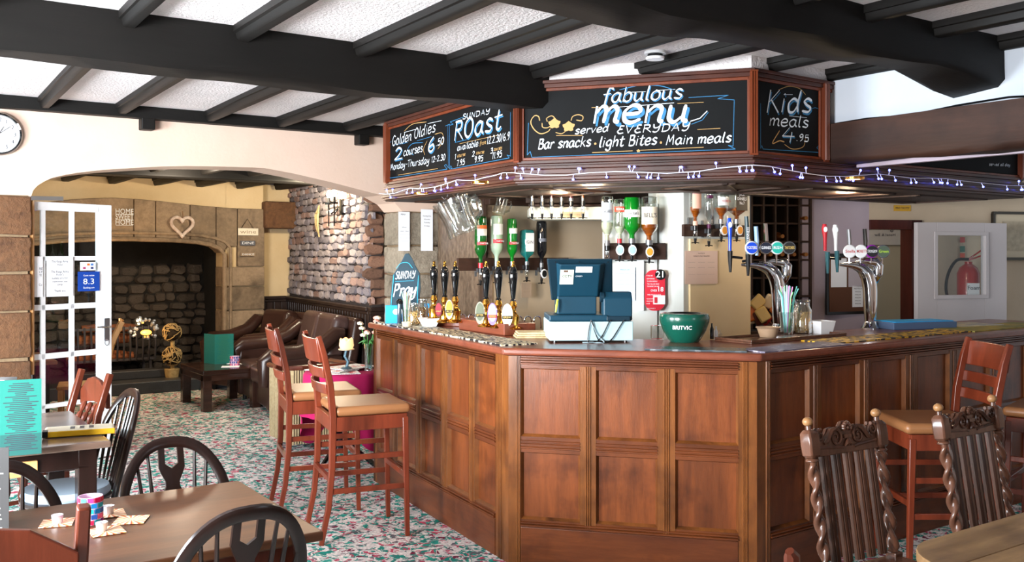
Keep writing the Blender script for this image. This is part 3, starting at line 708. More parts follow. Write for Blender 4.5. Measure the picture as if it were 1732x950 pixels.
chalk(1, [('w','fabulous',1018,174,1156,166,25,3.2,1),('w','menu',1002,208,1168,206,46,8,1),('L',3,(1168,205),(1184,200),(1196,188)),('B',2,(1170,210),(1188,203),(1198,190)),('w','served',972,227,1030,222,13,2.4),('w','EVERYDAY',1043,226,1168,220,13,2.6),
 ('w','Bar snacks',910,252,1000,247,17,3),('w','light Bites',1013,249,1112,244,18,3),('w','Main meals',1126,245,1238,240,17,3),('f',1007,243,2,2),('f',1118,241,2,2),
 ('O',1.6,(1001,182),(1032,181)),('L',1.6,(1034,182),(1140,174)),('O',1.6,(1146,175),(1190,173)),('O',1.8,(1180,219),(1218,217)),('O',1.6,(941,229),(985,229)),('O',2,(1002,258),(1070,255)),('O',2,(1084,254),(1190,249)),('f',1080,255,3,2.5),
 ('B',1.8,(1165,165),(1232,161),(1214,167),(1242,169),(1240,247),(1232,246),(1244,252),(900,266),(897,256),(892,262),(894,208)),('b',1.4,(1048,152),(1080,145),(1115,145),(1140,152)),('L',1.3,(1068,156),(1092,155)),('L',1.3,(1112,153),(1142,151)),
 ('o',1.8,(913,204),(911,197),(904,196),(898,206),(903,218),(914,226),(926,223),(931,218)),('o',1.6,(917,208),(918,215),(926,216),(934,211)),('o',1.6,(926,206),(925,200),(934,196),(942,204)),('o',1.6,(975,203),(984,204),(986,197),(978,194),(969,197),(966,204)),('f',938,209,10,8),('f',962,214,10,8),('o',1.4,(940,224),(950,226),(958,221))])
chalk(2, [('w','Kids',1294,190,1374,190,38,5.4,1),('w','meals',1300,212,1368,216,20,3.2),('w','4',1320,238,1346,240,24,3.6,1),('w','.95',1346,238,1368,240,12,2.6),('o',2,(1318,221),(1306,242),(1318,238),(1326,240)),('L',1.2,(1325,160),(1340,160)),('L',1.3,(1334,196),(1364,199)),
 ('B',1.6,(1372,184),(1378,182),(1390,186),(1390,258),(1384,246),(1381,250),(1390,258),(1290,252),(1288,246),(1286,251),(1286,175)),('o',1.2,(1316,152),(1334,146),(1352,150),(1362,160)),('o',1.2,(1326,244),(1340,252),(1358,248),(1362,232))])
chalk(3, [('w','served all day',1672,280,1708,281,5,1)])
# downlights in the soffit
DL = mat('warm_downlight', 'ffd9a0', .4, emit=14)
for i, (px, py) in enumerate(((812, 311), (712, 329), (1446, 304))):
    Y = (2.005-HC)*FP/(HY-py); p = at(px, py, Y)
    t = thing('downlight', ['round downlight in the canopy behind the fabulous menu board corner', 'round downlight in the canopy under the Golden Oldies board', 'small downlight under the right end of the canopy'][i], 'light', (p.x, p.y, 2.007))
    MB().lathe([(.03, 0), (.05, 0), (.052, .012), (.03, .012)], 20, cap=False).build('ring', BRASS, t); MB().lathe([(.0, .002), (.03, .002), (.03, .01)], 16).build('bulb', DL, t)
    lamp('downlight_beam', (p.x, p.y, 1.95), 2.5, (1, .75, .45), .03)
# fairy lights along the canopy
fl = thing('fairy_lights', 'string of small blue-white fairy lights looped along the canopy', 'fairy lights', (Q[1][0], Q[1][1], 2.05))
WIRE = mat('white_wire', 'd8d8e2', .5); LED = mat('blue_fairy_bulb', '5560ff', .3, emit=9); LEDW = mat('clear_bulb_stem', 'cdd2ff', .2, emit=.4)
wp = []
prv = None
for px, py in ((650,327),(662,328),(676,327),(690,322),(703,318),(715,319),(730,318),(745,316),(760,312),(772,308),(783,304),(797,305),(812,305),(830,300),(846,297),(862,292),(878,292),(895,294),(925,296),(960,296),(1000,292),(1045,290),(1090,291),(1130,293),(1180,290),(1220,284),(1260,280),(1275,279),(1290,281),(1330,289),(1360,294),(1390,298),(1420,298),(1450,296),(1475,294),(1500,297),(1530,301),(1560,301),(1590,302),(1620,306),(1650,309),(1690,313),(1722,314)):
    k = (px-CX)/FP
    for f, L, t in BF:
        tt, z = f.hit(px, py)
        if -.02 <= tt <= L+.04: p = f.pt(tt, .045, 0); z = HC-(py-HY)/FP*p.y; wp.append(Vector((p.x, p.y, z))); break
put(MB().tube(wp, .0028, 5).build('wire', WIRE, smooth=60), fl, Matrix.Identity(4))
bulb = MB().sph((0, 0, 0), .0075, 8, 6).mesh('bulb'); bulb.materials.append(LED)
stem = MB().bar((0, 0, 0), (0, 0, .028), .003).mesh('stem', 0); stem.materials.append(LEDW)
for k in range(74):
    i = random.uniform(0, len(wp)-1.01); a = wp[int(i)].lerp(wp[int(i)+1], i % 1); up = random.choice((1, -1, -1)); d = Vector((random.uniform(-.4, .4), -.25, up)).normalized()
    s_ = bpy.data.objects.new('stem', stem); COL.objects.link(s_); put(s_, fl, Matrix.Translation(a) @ d.to_track_quat('Z', 'Y').to_matrix().to_4x4())
    b_ = bpy.data.objects.new('bulb', bulb); COL.objects.link(b_); put(b_, fl, Matrix.Translation(a+d*.032))
# ---------------------------------------------------------------- walls behind and around the bar
TAN = mat('tan_bar_wall', 'b9a68c', .7, col2='c4b299', scale=2)
BWV = vplane(-1.66)
uL = BWV.hit(822, 400)[0]; uR = 4.75
wb = struct(rbox('wall_bar', TAN, uL, uR, -1.66, -1.56, 0, CZ), 'tan wall behind the optics')
box('top_fascia', UN, uL-.02, uR, -1.74, -1.66, BWV.hit(860, 348)[1], CZ, wb, .006)
p0, p1 = RM(3.40, 0), RM(uL, -1.66); PF = Face((p0.x, p0.y), (p1.x-p0.x, p1.y-p0.y)); PL = (p1-p0).length
mott = mat('mottled_brown_screen', '4d3b2e', .5, col2='8a745f', scale=14, bump=.3)
o = MB().box(0, PL, 0, .05, 0, CZ).build('wall_bar_side', mott, smooth=0); o.matrix_world = PF.mat(); struct(o)
box('post', UN, PL-.12, PL+.02, -.03, 0, 0, CZ, o, .004)
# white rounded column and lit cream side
COLW = mat('column_white', 'cdd2ce', .7, col2='d6dad6', scale=2)
ca = at(1112, 400, 6.72); cb = at(1166, 400, 6.66)
cc_ = at(1268, 400, 6.95)
mb = MB(); pts = [(ca.x, ca.y+.45), (ca.x, ca.y+.05), (ca.x+.015, ca.y+.012), (ca.x+.05, ca.y), (cb.x-.04, cb.y), (cb.x, cb.y+.03), (cc_.x, cc_.y), (cc_.x+.02, cc_.y+.4)]
mb.prism(pts, 0, CZ, 'z'); cm = struct(mb.build('column', COLW, smooth=0), 'square white painted column inside the bar'); 
CF = Face((cb.x, cb.y+.03), (cc_.x-cb.x, cc_.y-cb.y-.03))
t1_, zt_ = CF.hit(1268, 400); zA = CF.hit(1200, 404)[1]
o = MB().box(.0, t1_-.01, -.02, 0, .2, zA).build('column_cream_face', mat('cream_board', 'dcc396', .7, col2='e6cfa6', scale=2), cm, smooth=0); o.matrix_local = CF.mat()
# wine rack alcove
RKF = Face((at(1262, 0, 7.9).x, 7.9), (1, .12))
r0, r1 = RKF.hit(1272, 0)[0], RKF.hit(1372, 0)[0]
wr = thing('wine_rack', 'dark lattice wine rack with bottle ends between the column and the grey wall', 'wine rack', RKF.pt(r0, 0, .5), RKF.ang)
RW = r1-r0; mb = MB().box(0, RW, .28, .3, .0, 1.7); DKW = wood('dark_rack_wood', '2e1d14', '3d271a', '1b120d', 'x', .5)
zb_, zt2 = RKF.hit(1300, 560)[1]-.5, RKF.hit(1300, 316)[1]-.5
mb.build('back', BLK, wr, 0, 0)
for j in range(6): MB().box(RW*j/5-.008, RW*j/5+.008, 0, .26, .3, zt2).build('upright', DKW, wr, .002, 0)
nr = 9
for j in range(nr+1): MB().box(0, RW, .01, .26, .3+(zt2-.3)*j/nr-.008, .3+(zt2-.3)*j/nr+.008).build('shelf', DKW, wr, .002, 0)
CAP = mat('bottle_foil', 'b0562e', .35, .3, col2='8a6a30'); 
bt = MB().lathe([(.0, -.02), (.016, -.02), (.017, .05), (.036, .08), (.036, .25), (0, .25)], 12); bt = bt.mesh('bottle'); bt.materials.append(CAP)
k = 0
for j in (0, 2, 3, 5, 6, 7):
    for i in range(5):
        if random.random() < (.95 if j == 5 else .35):
            o = bpy.data.objects.new('wine_bottle', bt); COL.objects.link(o)
            p = RKF.mat(r0+RW*(i+.5)/5, 0, .5+.3+(zt2-.3)*(j)/nr+.045); o.matrix_world = p @ Matrix.Rotation(-pi/2, 4, 'X')
            o['label'] = 'foil-capped wine bottle in the dark rack, %s row, %s column' % ({0: 'lowest', 2: 'third', 3: 'fourth', 5: 'middle full', 6: 'upper', 7: 'topmost filled'}[j], ('far left', 'left centre', 'centre', 'right centre', 'far right')[i]); o['category'] = 'bottle'; o['group'] = 'wine bottles in the rack'
# lilac wall right of the rack, passage walls, door frame
LIL = mat('lilac_grey_wall', 'a89caa', .85, col2='b3a7b2', scale=2, bump=.1)
PASS = mat('passage_cream_wall', 'b7a58e', .85, col2='c4b39c', scale=2, bump=.1)
RW1 = Face((at(1366, 0, 8.0).x, 8.0), (1, .22))
q0, q1 = 0, RW1.hit(1470, 0)[0]
w_r = struct(MB().box(-.05, q1, 0, .12, 0, CZ).build('wall_right_passage', LIL, smooth=0)); w_r.matrix_world = RW1.mat()
q2 = RW1.hit(1556, 0)[0]; q3 = q2+3.2; zd = RW1.hit(1510, 376)[1]
o = struct(MB().box(q1, q2, 0, .12, zd, CZ).build('wall_right_over_door', PASS, smooth=0)); o.matrix_world = RW1.mat()
o = struct(MB().box(q2, q3, 0, .12, 0, CZ).build('wall_right', PASS, smooth=0)); o.matrix_world = RW1.mat()
RWF = RW1
DRED = wood('dark_red_door_frame', '3a130e', '4c1c14', '260c09', 'z', .35)
df = struct(MB().box(q2-.10, q2, -.03, .13, 0, zd+.02).box(q1-.0, q2, -.03, .13, zd-.06, zd+.02).build('trim_1', DRED, smooth=0)); df.matrix_world = RW1.mat()
# room beyond the doorway 
o = struct(MB().box(q1-.8, q3, 1.3, 1.4, 0, CZ).build('wall_passage_far', mat('grey_cream_wall', '8e8878', .85), smooth=0)); o.matrix_world = RW1.mat()
# white bulkhead above the brown beam, soffit
BULK = mat('bulkhead_white', 'bcc5d0', .8, col2='c6ced8', scale=2)
rbox('wall_bulkhead', BULK, 3.90, 4.05, -7.4, -3.86, 2.37, CZ); struct(bpy.data.objects['wall_bulkhead'], 'white bulkhead above the brown beam')
rbox('ceiling_right', BULK, 4.1, 6.5, -7.4, -1, 2.45, 2.5); struct(bpy.data.objects['ceiling_right'])
_uf = uplane(4.115); _t0, _z0 = _uf.hit(1440, 284); _t1, _z1 = _uf.hit(1732, 257); _t2 = -7.4; _z2 = _z1+(_z1-_z0)*(_t2-_t1)/(_t1-_t0)
_b = MB(); _b.prism([(-3.99, _z0), (_t2, min(_z2, _z1)), (_t2, 2.46), (-3.99, 2.46)], 4.115, 4.16, 'x'); struct(room_obj(_b.build('wall_soffit', LIL, smooth=0)), 'lilac plaster strip behind the brown beam')
cab = [RM(3.885, -3.95-i*.28, 2.392+.008*sin(i*2.1)+(.012 if i in (3, 4, 9) else 0)) for i in range(13)]
tag(MB().tube(cab, .006, 6).build('cable', BLK), 'black cable lying along the top of the brown beam', 'cable')
# ---------------------------------------------------------------- glazed door, ladder of notices
dl, dr = at(50, 600, 7.02), at(189, 600, 7.58)
DF = Face((dl.x, dl.y), (dr.x-dl.x, dr.y-dl.y)); DW = (Vector((dr.x, dr.y))-Vector((dl.x, dl.y))).length
door = Face((dl.x, dl.y), DF.d)
dt = thing('glazed_door', 'open white glazed door with small panes hung at the stone pier', 'door', door.pt(0, 0, .01), DF.ang)
DH = DF.hit(188, 347)[1]-.01
sx = [DF.hit(px, 400)[0] for px in (50, 54, 71, 78, 120, 127, 167, 189)]
zs = [DF.hit(188, y)[1]-.01 for y in (360, 433, 440, 510, 519, 588, 597, 669, 676)]
mb = MB().box(0, .02, 0, .04, 0, DH).box(sx[6], DW, 0, .04, 0, DH)
mb.box(.02, sx[6], 0, .04, zs[0], DH); zb0 = .22; mb.box(.02, sx[6], 0, .04, 0, zb0)
mb.build('frame', WHITE, dt, .004, 0)
mb = MB()
for a, b in ((sx[2], sx[3]), (sx[4], sx[5])): mb.box(a, b, .006, .034, zb0, zs[0])
rows_ = [(zs[2], zs[1]), (zs[4], zs[3]), (zs[6], zs[5]), (zs[8], zs[7])]
for a, b in rows_: mb.box(.02, sx[6], .006, .034, a, b)
mb.build('glazing_bars', WHITE, dt, .003, 0)
vs_ = [.02, sx[2], sx[3], sx[4], sx[5], sx[6]]; hz = [zb0]+[q for r in reversed(rows_) for q in r]+[zs[0]]
for i in range(0, 6, 2):
    for j in range(0, len(hz)-1, 2): box('pane', PANE, vs_[i]-.003, vs_[i+1]+.003, .018, .022, hz[j]-.003, hz[j+1]+.003, dt)
hx = DF.hit(180, 0)[0]; h0, h1 = DF.hit(180, 572)[1]-.01, DF.hit(180, 540)[1]-.01; hm = DF.hit(180, 552)[1]-.01
hd = MB().box(hx-.022, hx+.022, -.008, 0, h0-.02, h1+.01).build('handle_plate', GREYM, dt, .003, 0)
MB().tube([(hx, -.008, hm), (hx, -.05, hm), (hx-.03, -.055, hm), (hx-.11, -.055, hm+.004)], .008, 8).build('lever', STEEL, hd)
MB().tube([(hx-.004+.018*cos(a), -.012, h0-.03+.024*sin(a)) for a in [i*pi/6 for i in range(12)]], .003, 6, True).build('key_ring', STEEL, hd)
fr = MB().tube([DF.pt(-.01, .05, DF.hit(52, y)[1]) for y in (336, 400, 470, 540, 632)], .016, 4).build('door_edge_strip', mat('pine_strip', 'c08a50', .5), smooth=0)
tag(fr, 'pale pine strip upright between stone pier and white glazed door', 'trim'); fr['kind'] = 'structure'; fr.name = 'trim_2'; del fr['category']
mtl = MB().bar(AW_ := RM(.0, -.06, 2.005), RM(.22, -.0, 2.012), .012, .03).build('door_closer', GREYM); tag(mtl, 'small grey metal bar at the top of the glazed door', 'door closer')
def notice(name, label, face, x0, y0, x1, y1, m, lines, n=.004, cat='notice', tilt=0, size=None, inkm=None, th=.002):
    xm = (x0+x1)/2
    ta, za = face.hit(x0, (y0+y1)/2); tb, zb = face.hit(x1, (y0+y1)/2); zt_ = face.hit(xm, y0)[1]; zb_ = face.hit(xm, y1)[1]
    w_, h_ = tb-ta, zt_-zb_
    t = thing(name, label, cat, face.pt((ta+tb)/2, n, zb_), face.ang)
    MB().box(-w_/2, w_/2, 0, th, 0, h_).build('sheet', m, t, 0, 0)
    for (txt, fx, fz, hs, frac) in lines:
        words_(txt, hs*h_, inkm or INK, t, pmat(t) @ Matrix.Translation((fx*w_, -.0012, fz*h_)), squash=frac*w_)
    return t
INK = mat('print_ink', '2a2a38', .7); BLUEC = mat('blue_card', '0e3f9a', .5)
gn = .012
notice('notice', 'white notice on the door about toilets for customer use only', DF, 77, 434, 122, 501, PAPER, [('The Kings Arms', 0, .88, .085, .62), ('Hotel', 0, .80, .08, .2), ('The Kings Arms', 0, .62, .085, .66), ('Hotel\'s', 0, .55, .08, .28), ('toilets are for', 0, .46, .08, .6), ('customer use', 0, .38, .08, .56), ('only', 0, .30, .08, .2), ('Thank you', 0, .14, .085, .42)], gn, th=.001)
notice('notice', 'narrow white notice at the hinge side of the glazed door', DF, 57, 434, 71, 502, PAPER, [('RE', .25, .7, .08, .4), ('LY', .25, .62, .08, .4), ('TE', .2, .54, .08, .3), ('Co', .2, .3, .08, .4)], gn, th=.001)
notice('sticker', 'blue rating sticker reading 8.3 on the glazed door', DF, 130, 459, 167, 492, BLUEC, [('8.3', 0, .48, .42, .5), ('Booking.com', 0, .18, .14, .5), ('Guest review', 0, .8, .12, .5)], gn, 'sticker', inkm=mat('white_print', 'f4f8ff', .6, emit=0), th=.001)
cs = notice('sticker', 'cream card payment sticker above the blue rating sticker', DF, 134, 443, 160, 457, PAPER, [], gn, 'sticker', th=.001)
for i, (x, z, c) in enumerate(((.004,.045,'d86a20'),(.035,.045,'4878b8'),(-.03,.018,'9a3060'),(.035,.018,'28386a'),(.0,.018,'c8c8d0'))):
    MB().box(x-.011, x+.011, -.002, 0, z-.008, z+.008).build('card_logo', mat('logo_'+c, c), cs, 0, 0)
# ---------------------------------------------------------------- clock
ck = AW.hit(-3, 227); ckt = thing('wall_clock', 'round white wall clock with black rim on the pink wall', 'clock', AW.pt(ck[0], .02, ck[1]), ANG)
R_ = 36/FP*6.85
mr = Matrix.Rotation(pi/2, 4, 'X')
def flat_disc(name, m, t, r, y0, y1, seg=40): 
    b = MB(); b.M = mr; b.lathe([(0, -y0), (r, -y0), (r, -y1), (0, -y1)], seg); return b.build(name, m, t)
flat_disc('face', WHITE, ckt, R_*.9, -.005, .02)
b = MB(); b.M = mr; b.lathe([(R_*.86, .012), (R_*.88, .03), (R_*.95, .034), (R_, .02), (R_, -.02), (R_*.86, -.02)], 48, cap=False); b.build('rim', GBLK, ckt)
for h in range(1, 13):
    a = pi/2-h*pi/6; words_(str(h), R_*.26, INK, ckt, pmat(ckt) @ Matrix.Translation((R_*.68*cos(a), -.007, R_*.68*sin(a))), name='numeral')
for a, l in ((radians(38), .62), (radians(60), .42)): MB().bar((0, -.01, 0), (R_*l*cos(a), -.01, R_*l*sin(a)), .006, .003).build('hand', BLK, ckt, 0, 0)
# ---------------------------------------------------------------- things on the mantel stones
MF_ = Face((RM(0, BV-.045).x, RM(0, BV-.045).y), (U.x, U.y))
for i, (txt, y) in enumerate((('HOME', 358), ('SWEET', 367), ('HOME', 376))): pass
t0_, z0_ = MF_.hit(210, 367); hsz = (MF_.hit(210, 353)[1]-MF_.hit(210, 363)[1])
hst = thing('word_sign', 'cut-out white sign reading HOME SWEET HOME on the mantel', 'sign', MF_.pt(t0_, .02, z0_), ANG)
for i, txt in enumerate(('HOME', 'SWEET', 'HOME')):
    words_(txt, hsz*1.25, WHITE, hst, pmat(hst) @ Matrix.Translation((0, 0, (1-i)*hsz*.92)), name='word', bold=.0006*0, squash=.2)
    MB().box(-.095, .095, .003, .008, (1-i)*hsz*.92-hsz*.5, (1-i)*hsz*.92-hsz*.42).build('strip', WHITE, hst, 0, 0)
hx_, hz_ = MF_.hit(307, 381); hp = MF_.pt(hx_, .03, hz_)
ht = thing('heart_ornament', 'whitewashed wooden heart ornament hanging on the mantel', 'ornament', hp, ANG)
hr = .13; pts = []
for i in range(28):
    a = 2*pi*i/28; pts.append((hr*sin(a)**3, 0, hr*(.8125*cos(a)-.3125*cos(2*a)-.125*cos(3*a)-.0625*cos(4*a))))
MB().tube(pts, .021, 8, True).build('heart', mat('whitewash', 'e0d2c8', .8, col2='b89c8c', scale=20), ht)
MB().tube([(0, 0, .06), (0.01, 0, .12), (0, -.005, .17)], .006, 5).build('bow', mat('string', '8a6a50', .9), ht)
for i, (txt, px0, px1, py0, py1, mm, ink) in enumerate((('wine', 402, 436, 386, 398, mat('cream_sign', 'e8dcc8', .7), mat('tan_print', '9a8468', .7)), ('DINE', 406, 431, 407, 415, mat('slate_sign', '55565e', .7), WHITE), ('DANCE', 406, 431, 427, 433, STONEM, WHITE))):
    notice('hanging_sign', ['cream sign plaque reading wine, uppermost of the hanging trio', 'slate-grey sign plaque reading DINE below the wine sign', 'white letters reading DANCE, lowest of the hanging trio'][i], MF_, px0, py0, px1, py1, mm, [(txt, 0, .5, .75, .8)], .02+.003*i, 'sign', inkm=ink, th=.012)
a_, b_ = MF_.hit(418, 370), MF_.hit(418, 428)
tag(MB().tube([MF_.pt(a_[0]-.08, .012, MF_.hit(410, 386)[1]), MF_.pt(a_[0], .012, a_[1]), MF_.pt(a_[0]+.08, .012, MF_.hit(428, 387)[1])], .003, 5).build('sign_string', BLK), 'thin cord carrying the wine sign', 'cord')
# ---------------------------------------------------------------- hearth things
def twigball(mb, c, r, n=46):
    for _ in range(n):
        a = random.uniform(0, 2*pi); z = random.uniform(-1, 1); p = Vector((sqrt(1-z*z)*cos(a), sqrt(1-z*z)*sin(a), z)); d = p.orthogonal().normalized(); d.rotate(Matrix.Rotation(random.uniform(0, 6.3), 3, p))
        pts = [Vector(c)+(p+d*t*.55).normalized()*r*random.uniform(.93, 1) for t in (-1, 0, 1)]; mb.tube(pts, r*.055, 4)
TWIG = mat('dry_twigs', 'a08656', .8, col2='c8b080', scale=30); TWIGD = mat('twig_core', '2a2218', .9)
hq = at(291, 640, 11.4)
tp = thing('topiary', 'two-ball twig topiary standing on the hearth', 'topiary', (hq.x, hq.y, .14))
for z, r, lab in ((HC-(562-HY)/FP*11.4-.14, .115, 'upper'), (HC-(602-HY)/FP*11.4-.14, .12, 'lower')):
    b = MB(); twigball(b, (0, 0, z), r); b.build('twig_ball', TWIG, tp); MB().sph((0, 0, z), r*.86, 12, 8).build('ball_core', TWIGD, tp)
MB().tube([(0, 0, .0), (.01, 0, .3), (0, 0, .6)], .025, 7).build('stem', TWIG, tp); MB().lathe([(.0, 0), (.075, 0), (.09, .1), (0, .1)], 12).build('pot', TWIG, tp)
# fire basket with logs
gp = at(228, 600, 11.5); IRON = mat('iron_grey', '5a5a62', .5, .7)
gr = thing('fire_basket', 'iron fire basket with pale upright bars on the hearth', 'fire basket', (gp.x-.25, gp.y, .14), ANG)
gw = .95; z0g = .17
mb = MB().box(-gw/2, gw/2, 0, .4, z0g, z0g+.03).box(-gw/2, gw/2, 0, .02, z0g+.38, z0g+.41); mb.build('grate', IRON, gr, .004, 0)
for i in range(14): MB().tube([(-gw/2+gw*i/13, 0, z0g), (-gw/2+gw*i/13, -.03, z0g+.2), (-gw/2+gw*i/13, 0, z0g+.42)], .013, 6).build('bar', IRON, gr)
for x in (-gw/2+.05, gw/2-.05):
    for y in (.03, .37): MB().bar((x, y, 0), (x, y, z0g), .03).build('leg', IRON, gr, 0, 0)
LOGM = stone('log_bark', '9a5a3c', 'b87450', '5a3424', 12, .8)
def onr(t, lx, ly, lz=0): return pmat(t) @ Vector((lx, ly, lz))
for i, (x, y, z, a, l, r) in enumerate(((-.1, .12, .4, .1, .7, .06), (-.15, .28, .4, -.15, .66, .07), (-.1, .15, .62, .12, .6, .062), (.0, .26, .74, -.1, .62, .05))):
    p = onr(gr, x, y, z0g+z-.36); b = MB(); b.tube([(-l/2, 0, 0), (-l/4, .01, .01), (0, -.01, 0), (l/4, 0, .01), (l/2, 0, 0)], [r, r*1.06, r, r*1.05, r*.95], 9)
    o = b.build('log', LOGM); o.location = p; o.rotation_euler = (0, 0, ANG+a)
    tag(o, 'split brown log in the fire basket, '+('front of the lower layer', 'back of the lower layer', 'front of the upper layer', 'topmost at the back')[i], 'log', 'logs in the fire basket')
FL = mat('orange_glow', 'ff9a30', .5, emit=7)
g2 = at(247, 562, 11.2); gl_ = thing('fire_lamp', 'glowing orange lamp among crumpled foil on top of the fire basket', 'lamp', g2, ANG)
MB().sph((0, 0, 0), .045, 12, 8, 1.4, 1, .7).build('flame', FL, gl_)
b = MB()
for _ in range(26): a = random.uniform(0, 2*pi); rr = random.uniform(.09, .17); b.sph((rr*cos(a), random.uniform(.03, .1), rr*sin(a)*.8+.04), random.uniform(.016, .032), 6, 4)
b.build('foil_wreath', mat('crumpled_foil', 'aab4c4', .25, .8), gl_)['kind'] = 'stuff'
lamp('fire_basket_glow', (g2.x, g2.y-.12, g2.z+.03), 3, (1, .6, .25), .03)
sp = thing('slate_block', 'dark slate block on the hearth in front of the basket', 'stone block', (gp.x+.05, gp.y-.35, .14), ANG); MB().box(-.5, .5, 0, .2, 0, .1).build('block', mat('dark_slate', '33363c', .4, bump=.3), sp, .01, 0)
# ---------------------------------------------------------------- wall things in the back room
so, so_z = SW.hit(583, 352); sco = thing('wall_sconce', 'black iron candle sconce glowing on the pale stone wall', 'wall light', SW.pt(so, .05, so_z), SW.ang)
MB().box(-.04, .04, -.0, .03, -.08, .1).build('back_plate', GBLK, sco, .008, 0)
for i, x in enumerate((-.1, .1)):
    MB().tube([(0, -.02, 0), (x*.6, -.08, -.06), (x, -.1, -.01), (x, -.1, .05)], .009, 6).build('arm', GBLK, sco)
    MB().lathe([(.0, 0), (.04, .0), (.045, .02), (.02, .02)], 12, (x, -.1, .04)).build('drip_pan', GBLK, sco)
    MB().lathe([(.016, 0), (.016, .07)], 10, (x, -.1, .05)).build('candle_tube', BLK, sco)
    MB().sph((x, -.1, .15), .024, 10, 8, 1, 1, 1.8).build('bulb', mat('sconce_bulb', 'fff0c8', .4, emit=70), sco)
    MB().bar((x, -.1, -.2), (x, -.1, .03), .012).build('spike', GBLK, sco, 0, 0)
p = SW.pt(so, .3, so_z+.16); lamp('sconce_light', p, 70, (1, .85, .6), .05)
wo, woz = SW.hit(547, 372); wt_ = thing('wall_ornament', 'dried woven ornament hanging on the pale stone wall', 'ornament', SW.pt(wo, .05, woz), SW.ang)
b = MB()
for i in range(9): x = -.05+.1*i/8; b.tube([(0, 0, .17), (x*1.4, -.03, .05), (x, -.03, -.05), (0, 0, -.2)], .008, 4)
for j in range(4): b.tube([(.07*cos(a), -.02-.015*sin(a), .08-.07*j) for a in [k*pi/5 for k in range(6)]], .005, 4)
b.build('woven_straw', TWIG, wt_)
def picture(label, face, x0, y0, x1, y1, fm, mm, n=.03, fr_=.03, inner=None, cat='picture'):
    ta = face.hit(x0, y0)[0]; tb = face.hit(x1, y0)[0]; xm = (x0+x1)/2; zt_ = face.hit(xm, y0)[1]; zb_ = face.hit(xm, y1)[1]
    t = thing('framed_picture', label, cat, face.pt((ta+tb)/2, n, zb_), face.ang); w_, h_ = tb-ta, zt_-zb_
    mb = MB()
    for a in ((-w_/2, w_/2, 0, .025, 0, fr_), (-w_/2, w_/2, 0, .025, h_-fr_, h_), (-w_/2, -w_/2+fr_, 0, .025, fr_, h_-fr_), (w_/2-fr_, w_/2, 0, .025, fr_, h_-fr_)): mb.box(*a)
    mb.build('frame', fm, t, .004, 0); MB().box(-w_/2+fr_*.5, w_/2-fr_*.5, .012, .02, fr_*.5, h_-fr_*.5).build('mount', mm, t, 0, 0)
    if inner: 
        for (a, b_, c, d, m_) in inner: MB().box(w_*a, w_*b_, .009, .013, h_*c, h_*d).build('print', m_, t, 0, 0)
    return t
picture('framed print with cream mount on the reddish stone wall', FW2, 647, 371, 696, 433, mat('dark_gold_frame', '3a3020', .4), mat('cream_mount', 'd8c8a4', .8), .05, .03, [(-.22, .4, .25, .72, mat('dark_landscape', '3a3432', .7)), (-.22, .4, .5, .72, mat('grey_sky_print', '9a938c', .7))])
# ---------------------------------------------------------------- papers and sign on the stone jamb
JF = Face((RM(0, -.03).x, RM(0, -.03).y), (U.x, U.y))
notice('notice', 'left of two long white price lists on the grey stone pier', JF, 673, 358, 692, 424, PAPER, [('MENU', -.1, .93, .05, .4), ('Wines', 0, .6, .03, .4), ('125ml  175ml', 0, .5, .03, .7), ('............', 0, .42, .03, .7), ('............', 0, .34, .03, .7), ('............', 0, .26, .03, .7)], .012)
notice('notice', 'right of two long white price lists on the grey stone pier', JF, 711, 354, 731, 424, PAPER, [('Opening times', 0, .84, .04, .7), ('Monday', 0, .76, .035, .5), ('Tuesday', 0, .68, .035, .5), ('Friday', 0, .6, .035, .45)], .012)
